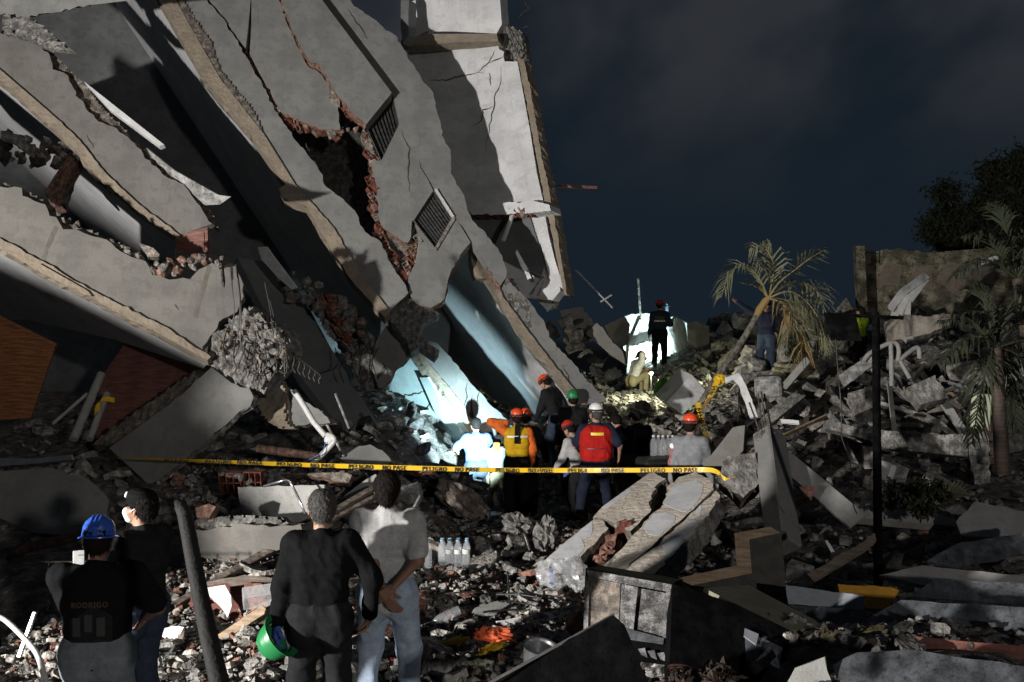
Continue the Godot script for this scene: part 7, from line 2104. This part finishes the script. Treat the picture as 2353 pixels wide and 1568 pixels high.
func feet(w := 0.13, dz := 0.0) -> Dictionary:
	return {"footL": Vector3(-w, 0, dz), "footR": Vector3(w, 0, -dz)}

func stand(at: Vector3, extra: Dictionary) -> Dictionary:
	var o := {"at": at, "handL": Vector3(-0.27, 0.86, -0.05), "handR": Vector3(0.27, 0.86, -0.05)}
	o.merge(feet())
	o.merge(extra, true)
	return o

func gp(u: float, v: float, d: float) -> Vector3:
	# feet on the ground under a picture column at a depth
	var p := P(u, v, d)
	return Vector3(p.x, hgt(p.x, d) + 0.02, -d)

func people():
	mats_people()
	var q: Dictionary
	var m: MB
	# 1 --- blue helmet, black shirt with a faded print
	q = person("man in blue hard hat and black printed shirt seen from behind, nearest the camera", stand(Vector3(-2.54, -0.16, -6.1), {"h": 1.64, "near": true, "yaw": 0.12, "sleeve": 0.42, "fat": 1.28, "shoulder": 1.25, "hem": 0.90, "nod": -0.15, "shirt": M.cloth_black, "trousers": M.denim_gray, "hair": M.hair, "skin": M.skin_dark,
		"handL": Vector3(-0.14, 0.98, -0.30), "handR": Vector3(0.24, 1.05, -0.25), "elbowL": Vector3(-0.9, -0.7, 0.5), "elbowR": Vector3(1, -0.3, 0.5)}))
	helmet(q, M.shell_blue, M.glove_black, 1)
	back_patch(q, "shirt_print", 1.02, 1.28, -0.13, 0.13, 0.166, M.cloth_char)
	for k in 3:
		back_patch(q, "shirt_print", 1.06 + (k % 2) * 0.03, 1.18 + (k % 2) * 0.02, -0.11 + k * 0.075, -0.06 + k * 0.075, 0.174, M.print_gray, 3)
	label3d(q.t, "RODRIGO", q.X.call(q.U.call(Vector3(0, 1.265, 0.182))), q.B, 0.035, M.print_brown, "shirt_lettering", true)
	# 2 --- cap and white mask, facing left
	q = person("man in dark cap and white dust mask facing left behind the blue hard hat", stand(Vector3(-2.47, -0.02, -6.6), {"h": 1.62, "near": true, "yaw": 1.05, "sleeve": 1.0, "look": 0.3, "nod": 0.1, "shirt": M.cloth_char, "top_name": "jacket", "trousers": M.denim_dark, "hair": M.hair, "face": true, "fat": 1.1,
		"handL": Vector3(-0.43, 1.20, -0.12), "handR": Vector3(0.18, 0.98, -0.32), "elbowR": Vector3(1, -0.2, 0.3)}))
	cap(q, M.cloth_black, M.mask_white)
	m = MB.new()
	var mk := []
	for a in [[0, 1.592, -0.104, 0.034, 0, 1.556, -0.085, 0.03], [-0.03, 1.585, -0.08, 0.03, -0.03, 1.556, -0.066, 0.028], [0.03, 1.585, -0.08, 0.03, 0.03, 1.556, -0.066, 0.028]]:
		mk.append([q.X.call(q.HD.call(Vector3(a[0], a[1], a[2]))), a[3], q.X.call(q.HD.call(Vector3(a[4], a[5], a[6]))), a[7]])
	nets(m, mk, 0.007, 0.02)
	var mo := m.commit(self, "dust_mask", M.mask_white, q.t)
	m = MB.new()
	for k in [-1, 1]:
		m.tube([q.X.call(q.HD.call(Vector3(k * 0.055, 1.59, -0.075))), q.X.call(q.HD.call(Vector3(k * 0.094, 1.645, 0.01)))], 0.004, 5)
	m.commit(self, "mask_strap", M.mask_white, mo)
	m = MB.new()
	var sr = q.L[1]
	m.tube([q.X.call(sr.S.lerp(sr.E, 0.45)), q.X.call(sr.S.lerp(sr.E, 0.62))], 0.083, 12, false)
	m.commit(self, "arm_band", M.letter_red, q.t)
	m = MB.new()
	m.tube([q.X.call(sr.S.lerp(sr.E, 0.62)), q.X.call(sr.S.lerp(sr.E, 0.74))], 0.08, 12, false)
	m.commit(self, "arm_band", M.mask_white, q.t)
	var ph := thing("phone", "white smartphone held up in front of the blue hard hat man", "phone", P(180, 1318, 6.6))
	m = MB.new()
	m.box(P(180, 1290, 6.6), Vector3(0.07, 0.14, 0.009), Basis.from_euler(Vector3(0, 0.4, 0)), 0.004)
	m.commit(self, "phone_body", M.white, ph)
	m = MB.new()
	for k in 3: m.box(P(180, 1290, 6.6) + Basis.from_euler(Vector3(0, 0.4, 0)) * Vector3(0.0 + k * 0.009, 0.04, 0.006), Vector3(0.005, 0.005, 0.003))
	m.commit(self, "phone_camera", M.black, ph)
	# 3 --- black long sleeves, green hard hat in his hand
	q = person("grey-haired man in black long sleeves holding a green hard hat", stand(Vector3(-1.21, 0.0, -6.27), {"h": 1.65, "near": true, "yaw": 0.18, "sleeve": 1.0, "look": 0.15, "side": 0.02, "shirt": M.cloth_black, "trousers": M.cloth_char, "hair": M.hair_gray, "fat": 1.08, "hem": 0.90, "glove": -1, "glove_mat": M.glove_blue,
		"handL": Vector3(-0.30, 0.80, -0.02), "handR": Vector3(0.33, 0.92, -0.02), "elbowL": Vector3(-1, 0, 0.5), "elbowR": Vector3(1, 0, 0.5), "curl": 0.9}))
	var hg := thing("hard_hat", "green hard hat held upside down in a blue gloved hand", "hard hat", P(640, 1480, 6.3))
	m = MB.new()
	var he := Basis.from_euler(Vector3(0.5, 0.3, 2.35)).scaled(Vector3(0.97, 1, 1.13))
	var hc := P(640, 1466, 6.15)
	m.lathe(hc, [Vector2(0.110, -0.012), Vector2(0.124, -0.015), Vector2(0.121, 0.02), Vector2(0.113, 0.06), Vector2(0.094, 0.098), Vector2(0.064, 0.122), Vector2(0.03, 0.134), Vector2(0, 0.136)], he, 24)
	m.lathe(hc, [Vector2(0.110, -0.012), Vector2(0.112, 0.02), Vector2(0.10, 0.07), Vector2(0.06, 0.11), Vector2(0, 0.12)], he, 24)
	m.commit(self, "shell", M.shell_green, hg)
	m = MB.new()
	m.lathe(hc, [Vector2(0.118, -0.008), Vector2(0.148, -0.02), Vector2(0.148, -0.026), Vector2(0.116, -0.016)], he, 24)
	m.commit(self, "brim", M.shell_green, hg)
	m = MB.new()
	m.lathe(hc, [Vector2(0.100, 0.0), Vector2(0.102, 0.022)], he, 20)
	m.commit(self, "head_band", M.mask_white, hg)
	# 4 --- grey T-shirt, hands clasped behind his back
	q = person("man in grey T-shirt and pale jeans with hands clasped behind his back", stand(Vector3(-0.85, 0.0, -6.8), {"h": 1.70, "near": true, "yaw": 0.0, "sleeve": 0.40, "look": 0.05, "shirt": M.cloth_gray, "trousers": M.denim, "hair": M.hair, "long_hair": true, "skin": M.skin_dark, "hem": 0.86, "fat": 1.04,
		"handL": Vector3(0.01, 0.94, 0.20), "handR": Vector3(0.06, 0.99, 0.215), "elbowL": Vector3(-1, -0.1, 0.35), "elbowR": Vector3(1, -0.1, 0.35),
		"hdL": Vector3(0.5, -0.75, 0.05), "hnL": Vector3(0.2, 0.1, -1), "hdR": Vector3(-0.7, -0.5, 0.12), "hnR": Vector3(-0.2, -0.2, -1), "curl": 0.6, "footL": Vector3(-0.15, 0, 0), "footR": Vector3(0.16, 0, 0)}))
	# 5 --- yellow and orange jacket
	var G := "rescuers gathered in the hollow"
	q = person("rescuer in yellow jacket with orange sleeves and orange helmet, hand to his ear", stand(gp(1188, 1195, 16.0), {"h": 1.74, "yaw": 0.05, "group": G, "shirt": M.jacket_yellow, "top_name": "jacket", "sleeve": 0.0, "trousers": M.cloth_black, "hair": M.hair, "hem": 0.84, "fat": 1.1, "glove": -1, "glove_mat": M.glove_black,
		"handL": Vector3(-0.16, 1.56, -0.06), "handR": Vector3(0.24, 0.90, -0.08), "elbowL": Vector3(-1, -0.5, 0.2), "look": 0.2}))
	helmet(q, M.shell_orange, M.glove_black)
	for k in [-1, 1]:
		m = MB.new()
		var a = q.L[k]
		nets(m, [[q.X.call(a.S), 0.076, q.X.call(a.E), 0.062], [q.X.call(a.E), 0.062, q.X.call(a.E.lerp(a.W, 0.92)), 0.05]], 0.026, 0.04, 0.012, Vector3(9, 9, 9), 2)
		m.commit(self, "sleeve", M.jacket_orange, q.t)
	back_patch(q, "reflective_strip", 1.335, 1.365, -0.17, 0.17, 0.155, M.reflective)
	m = MB.new()
	m.bar(q.X.call(q.HD.call(Vector3(-0.01, 1.55, 0.10))), q.X.call(q.U.call(Vector3(-0.01, 1.24, 0.17))), 0.09, 0.02, Vector3(0, 0, 1))
	m.commit(self, "neck_scarf", M.cloth_black, q.t)
	# 6 --- second orange helmet behind him
	q = person("rescuer in dark jacket and orange helmet standing behind the yellow jacket", stand(gp(1208, 1195, 16.5), {"h": 1.74, "yaw": -0.1, "group": G, "shirt": M.cloth_char, "top_name": "jacket", "trousers": M.cloth_black, "hair": M.hair, "handR": Vector3(0.34, 0.92, -0.1)}))
	helmet(q, M.shell_orange, M.glove_black)
	# 7, 8
	q = person("man in dark clothes and red helmet bending forward near the slab", stand(gp(1281, 1085, 18.0), {"h": 1.74, "yaw": 0.9, "lean": 0.35, "group": G, "shirt": M.cloth_char, "trousers": M.denim_dark, "hair": M.hair, "nod": -0.3, "handL": Vector3(-0.2, 0.9, -0.35), "handR": Vector3(0.2, 0.9, -0.35)}))
	helmet(q, M.shell_orange, M.glove_black)
	q = person("man in dark jacket and green hard hat between the others", stand(gp(1316, 1085, 17.4), {"h": 1.76, "yaw": 0.3, "group": G, "shirt": M.cloth_char, "top_name": "jacket", "trousers": M.cloth_char, "hair": M.hair}))
	helmet(q, M.shell_green, M.glove_black, 1)
	# 9 --- red helmet with a yellow stripe, grey sleeves
	q = person("rescuer in grey sleeves and red helmet with yellow stripe leaning left", stand(gp(1334, 1190, 15.4), {"h": 1.60, "yaw": 0.9, "lean": 0.3, "group": G, "shirt": M.cloth_gray, "trousers": M.cloth_char, "hair": M.hair, "glove": 2, "glove_mat": M.glove_blue, "handL": Vector3(-0.15, 0.95, -0.4), "handR": Vector3(0.2, 0.9, -0.38), "nod": -0.2}))
	helmet(q, M.shell_red, M.glove_black, 0, M.stripe_yellow)
	# 10 --- white helmet, red vest
	q = person("rescuer in white helmet and red vest with yellow band, back to the camera", stand(gp(1370, 1192, 14.8), {"h": 1.78, "yaw": 0.0, "group": G, "hip": 0.88, "shirt": M.cloth_navy, "sleeve": 0.42, "trousers": M.cloth_navy, "hair": M.hair_gray, "fat": 1.12, "look": 0.5, "handL": Vector3(-0.24, 1.0, -0.3), "handR": Vector3(0.34, 0.92, -0.05), "footL": Vector3(-0.26, 0.0, 0.22), "footR": Vector3(0.2, 0, -0.1), "toeL": Vector3(-0.3, -0.5, 0.3)}))
	helmet(q, M.shell_white, M.glove_black)
	m = MB.new()
	var vb := []
	for a in [[1.04, 0.085, 0.152], [1.20, 0.095, 0.158], [1.34, 0.10, 0.145]]:
		vb.append([q.X.call(q.U.call(Vector3(-a[1], a[0], 0.02))), a[2], q.X.call(q.U.call(Vector3(a[1], a[0], 0.02))), a[2]])
	nets(m, vb, 0.024, 0.04, 0.012, Vector3(9, 5, 9), 5)
	var ve := m.commit(self, "vest", M.vest_red, q.t)
	m = MB.new()
	for i in 8:
		var a := lerpf(-0.19, 0.19, i / 8.0); var b := lerpf(-0.19, 0.19, (i + 1) / 8.0)
		m.quad(q.X.call(q.U.call(Vector3(a, 1.335, 0.188 - a * a * 2.2))), q.X.call(q.U.call(Vector3(b, 1.335, 0.188 - b * b * 2.2))), q.X.call(q.U.call(Vector3(b, 1.375, 0.184 - b * b * 2.2))), q.X.call(q.U.call(Vector3(a, 1.375, 0.184 - a * a * 2.2))))
	m.commit(self, "yellow_band", M.stripe_yellow, ve)
	m = MB.new()
	for i in 8:
		var a := lerpf(-0.18, 0.18, i / 8.0); var b := lerpf(-0.18, 0.18, (i + 1) / 8.0)
		m.quad(q.X.call(q.U.call(Vector3(a, 1.135, 0.200 - a * a * 2.0))), q.X.call(q.U.call(Vector3(b, 1.135, 0.200 - b * b * 2.0))), q.X.call(q.U.call(Vector3(b, 1.15, 0.200 - b * b * 2.0))), q.X.call(q.U.call(Vector3(a, 1.15, 0.200 - a * a * 2.0))))
	m.commit(self, "zip", M.black, ve)
	# 11, 12
	q = person("stooping man in navy shirt and olive trousers right of the red vest", stand(gp(1440, 1125, 15.6), {"h": 1.74, "yaw": 0.4, "lean": 0.45, "group": G, "shirt": M.cloth_navy, "sleeve": 0.42, "trousers": M.olive, "hair": M.hair, "fat": 1.1, "nod": -0.3, "handL": Vector3(-0.2, 0.85, -0.4), "handR": Vector3(0.22, 0.85, -0.35)}))
	q = person("man in black clothes at the right end of the huddle", stand(gp(1476, 1110, 16.2), {"h": 1.74, "yaw": 0.5, "lean": 0.25, "group": G, "shirt": M.cloth_black, "trousers": M.cloth_black, "hair": M.hair, "fat": 1.1, "nod": -0.2}))
	# 13 --- grey sleeve with red letters
	q = person("rescuer in grey long-sleeved shirt and orange helmet behind the painted wall", stand(Vector3(P(1588, 1000, 13.4).x, -0.18, -13.4), {"h": 1.76, "yaw": -0.35, "look": -0.3, "shirt": M.cloth_usar, "trousers": M.cloth_black, "hair": M.hair, "fat": 1.05, "handL": Vector3(-0.27, 0.88, -0.05)}))
	helmet(q, M.shell_orange, M.glove_black)
	var ar = q.L[-1]
	for k in 4:
		label3d(q.t, "USAR"[k], q.X.call(ar.S.lerp(ar.E, 0.45 + k * 0.26) + Vector3(-0.045, 0, 0.062)), q.R * Basis.from_euler(Vector3(0, -0.4, 0)), 0.055, M.letter_red, "sleeve_lettering", true)
	m = MB.new()
	m.lathe(q.X.call(ar.S.lerp(ar.E, 0.2) + Vector3(-0.045, 0, 0.064)), [Vector2(0, 0.006), Vector2(0.035, 0.006), Vector2(0.035, 0)], q.R * Basis.from_euler(Vector3(PI / 2, 0, 0.4)), 14)
	m.commit(self, "round_badge", M.mask_white, q.t)
	# 14 --- kneeling in the lamp light
	q = person("kneeling man in pale blue shirt glaring in the hand lamp's light", stand(gp(1096, 1180, 17.3), {"h": 1.76, "yaw": 0.25, "hip": 0.50, "lean": 0.15, "sleeve": 0.42, "shirt": M.shirt_blue, "trousers": M.denim_dark, "hair": M.hair, "fat": 1.15, "handL": Vector3(-0.32, 0.75, -0.2), "handR": Vector3(0.25, 0.6, -0.35), "footL": Vector3(-0.14, 0, 0.28), "footR": Vector3(0.16, 0, 0.05), "kneeL": Vector3(-0.2, -0.4, -1), "kneeR": Vector3(0.3, 0.5, -1)}))
	q = person("crouching helper in khaki trousers with a backpack beside the kneeling man", stand(gp(1144, 1185, 17.1), {"h": 1.70, "yaw": -0.1, "hip": 0.45, "lean": 0.5, "shirt": M.shirt_white, "trousers": M.khaki, "hair": M.hair, "handL": Vector3(-0.2, 0.6, -0.45), "handR": Vector3(0.2, 0.6, -0.45), "footL": Vector3(-0.15, 0, 0.1), "footR": Vector3(0.16, 0, 0.1)}))
	var bp := thing("backpack", "grey backpack with an orange pouch on the crouching helper's back", "backpack", q.X.call(q.U.call(Vector3(0, 0.95, 0.2))))
	m = MB.new()
	m.box(q.X.call(q.U.call(Vector3(0, 1.22, 0.22))), Vector3(0.28, 0.42, 0.16), q.B, 0.05)
	m.commit(self, "pack_body", M.denim_gray, bp)
	m = MB.new()
	m.box(q.X.call(q.U.call(Vector3(-0.02, 1.40, 0.31))), Vector3(0.11, 0.16, 0.06), q.B, 0.02)
	m.commit(self, "pouch", M.jacket_orange, bp)
	# 16 --- on the far mound
	q = person("man in dark uniform and red helmet standing on top of the mound", stand(gp(1516, 862, 28.0), {"h": 1.84, "yaw": -0.15, "look": -0.4, "shirt": M.cloth_navy, "top_name": "jacket", "trousers": M.cloth_black, "hair": M.hair, "handR": Vector3(0.16, 1.12, -0.22), "handL": Vector3(-0.28, 0.86, 0.0), "fat": 1.08}))
	helmet(q, M.shell_red, M.glove_black)
	back_patch(q, "back_patch", 1.20, 1.36, -0.13, 0.13, 0.165, M.print_gray)
	label3d(q.t, "VENEZUELA", q.X.call(q.U.call(Vector3(0, 1.225, 0.175))), q.B, 0.042, M.mask_white, "back_lettering", true)
	# 17 --- sitting with a phone
	q = person("woman in white T-shirt and pale trousers sitting with a phone on the slope", stand(gp(1452, 912, 24.5), {"h": 1.62, "yaw": -1.1, "hip": 0.36, "lean": 0.45, "sleeve": 0.42, "shirt": M.shirt_white, "trousers": M.khaki, "hair": M.hair, "ponytail": true, "face": true, "skin": M.skin, "handL": Vector3(-0.1, 0.62, -0.5), "handR": Vector3(0.02, 0.95, -0.42), "footL": Vector3(-0.12, 0, -0.40), "footR": Vector3(0.12, 0, -0.36), "kneeL": Vector3(0, 1, -0.6), "kneeR": Vector3(0, 1, -0.6)}))
	# 18 --- waving
	q = person("man in dark jacket and cap stretching out his arm behind the palm trunk", stand(gp(1762, 862, 22.5), {"h": 1.76, "yaw": 2.6, "face": true, "shirt": M.cloth_navy, "top_name": "jacket", "trousers": M.denim_dark, "hair": M.hair, "skin": M.skin_dark, "handR": Vector3(0.62, 1.72, -0.15), "elbowR": Vector3(0.2, -1, 0.2), "handL": Vector3(-0.3, 0.95, 0.0)}))
	cap(q, M.cloth_black, null)
	# 19 --- behind the black sign
	q = person("person in bright yellow-green vest half hidden behind the black sign", stand(gp(1978, 800, 25.5) - Vector3(0, 0.3, 0), {"h": 1.74, "yaw": 0.6, "shirt": M.hivis, "top_name": "vest", "sleeve": 0.3, "trousers": M.cloth_black, "hair": M.hair}))
	# bystander added out of view on the left to shade the nearest man
	q = person("added bystander out of view on the left, placed to shade the blue hard hat man", stand(Vector3(-3.11, 0.0, -5.34), {"h": 1.88, "cell": 0.04, "shirt": M.cloth_black, "trousers": M.cloth_black, "hair": M.hair, "fat": 1.2}))

# ---------------------------------------------------------------- caution tape
func ribbon(t: Node, called: String, pts: Array, w: float, ups: Array, m: Material):
	var c := smooth_path(pts, 6)
	var q := MB.new()
	var a := []
	for i in c.size():
		var f := float(i) / (c.size() - 1) * (ups.size() - 1)
		var k := mini(int(f), ups.size() - 2)
		var up: Vector3 = ups[k].lerp(ups[k + 1], f - k).normalized() * w * 0.5
		a.append([c[i] + up, c[i] - up])
	for i in c.size() - 1:
		var dz := Vector3(0, 0, -0.0012)
		q.quad(a[i][1], a[i + 1][1], a[i + 1][0], a[i][0])
		q.quad(a[i][0] + dz, a[i + 1][0] + dz, a[i + 1][1] + dz, a[i][1] + dz)
	q.commit(self, called, m, t)

func tapes():
	M.tape.cull_mode = BaseMaterial3D.CULL_DISABLED
	var t := thing("caution_tape", "yellow caution tape with black lettering stretched across the whole site", "caution tape", P(1000, 1090, 13.0))
	var path := [[268, 1053, 12.3], [420, 1058, 12.4], [700, 1069, 12.6], [1000, 1077.5, 12.7], [1180, 1081, 12.8], [1340, 1081.5, 12.7], [1480, 1081, 12.4], [1600, 1080, 12.2], [1640, 1082, 12.1], [1664, 1096, 12.1]]
	var pts := []
	for q in path: pts.append(P(q[0], q[1], q[2]))
	ribbon(t, "tape_band", pts, 0.060, [Vector3(0, 0.35, 1), Vector3(0, 0.6, 0.7), Vector3(0, 1, 0.35), Vector3(0, 1, -0.1), Vector3(0, 1, 0.25), Vector3(0, 1, -0.05), Vector3(0, 1, 0.2), Vector3(0, 1, -0.1), Vector3(0, 1, 0.25), Vector3(0, 0.9, 0.4)], M.tape)
	var words := [[405, "NO PASE"], [500, "PELIGRO"], [572, "NO PASE"], [663, "PELIGRO"], [740, "NO PASE"], [828, "PELIGRO"], [905, "NO PASE"], [998, "PELIGRO"], [1072, "NO PASE"], [1166, "PELIGRO"], [1240, "NO PASE"], [1332, "PELIGRO"], [1408, "NO PASE"], [1500, "PELIGRO"], [1575, "NO PASE"]]
	for w in words:
		var x: float = w[0]
		for i in path.size() - 1:
			if x >= path[i][0] and x < path[i + 1][0]:
				var f: float = (x - path[i][0]) / (path[i + 1][0] - path[i][0])
				var a := P(path[i][0], path[i][1], path[i][2]); var b := P(path[i + 1][0], path[i + 1][1], path[i + 1][2])
				var d := (b - a).normalized()
				var p := a.lerp(b, f) + Vector3(0, -0.004, 0.010)
				var up := (Vector3.UP - d * d.y).normalized()
				label3d(t, w[1], p, Basis(d, up, d.cross(up)).scaled_local(Vector3(1.02, 1.0, 1.0)), 0.056, M.tape_ink, "tape_lettering", true)
	# tape on the palm trunk and hanging below it
	t = thing("caution_tape", "yellow caution tape wound round the leaning palm trunk and hanging down", "caution tape", P(1625, 985, 17.7))
	ribbon(t, "tape_band", [P(1652, 872, 18.0), P(1646, 880, 17.95), P(1640, 896, 17.9), P(1628, 920, 17.9), P(1610, 945, 17.9)], 0.12, [Vector3(1, 0.3, 0), Vector3(1, 0.2, 0.1), Vector3(1, 0.4, 0)], M.tape)
	ribbon(t, "tape_band", [P(1604, 925, 17.8), P(1610, 955, 17.75), P(1618, 985, 17.7), P(1627, 1010, 17.7)], 0.10, [Vector3(1, 0.1, 0), Vector3(1, 0.1, 0), Vector3(1, 0.1, 0)], M.tape)
	label3d(t, "NO", P(1636, 898, 17.82), Basis.from_euler(Vector3(0, 0, 1.1)), 0.09, M.tape_ink, "tape_lettering", true)
	label3d(t, "PELIGRO", P(1612, 965, 17.68), Basis.from_euler(Vector3(0, 0, -1.25)), 0.08, M.tape_ink, "tape_lettering", true)
	m_knot(t, P(1655, 872, 18.0))
	t = thing("caution_tape", "knotted end of yellow caution tape trailing at the slab's corner", "caution tape", P(1680, 1112, 12.0))
	ribbon(t, "tape_band", [P(1650, 1086, 12.1), P(1664, 1100, 12.0), P(1678, 1104, 12.0), P(1690, 1098, 12.0)], 0.05, [Vector3(0, 1, 0.4), Vector3(0.3, 1, 0), Vector3(0, 1, 0.6)], M.tape)
	t = thing("caution_tape", "scrap of yellow caution tape hanging in the dark by the pipes", "caution tape", P(228, 980, 13.7))
	ribbon(t, "tape_band", [P(262, 920, 13.9), P(240, 917, 13.9), P(226, 925, 13.9), P(222, 950, 13.9), P(221, 980, 13.9)], 0.07, [Vector3(0, 1, 0), Vector3(0.5, 1, 0), Vector3(1, 0.2, 0), Vector3(1, 0, 0)], M.tape)

func m_knot(t: Node, c: Vector3):
	var m := MB.new()
	m.add(folded(Vector3(0.12, 0.10, 0.12), 51, 0.3, 14, 10), Transform3D(Basis.IDENTITY, c))
	m.commit(self, "tape_knot", M.tape, t)
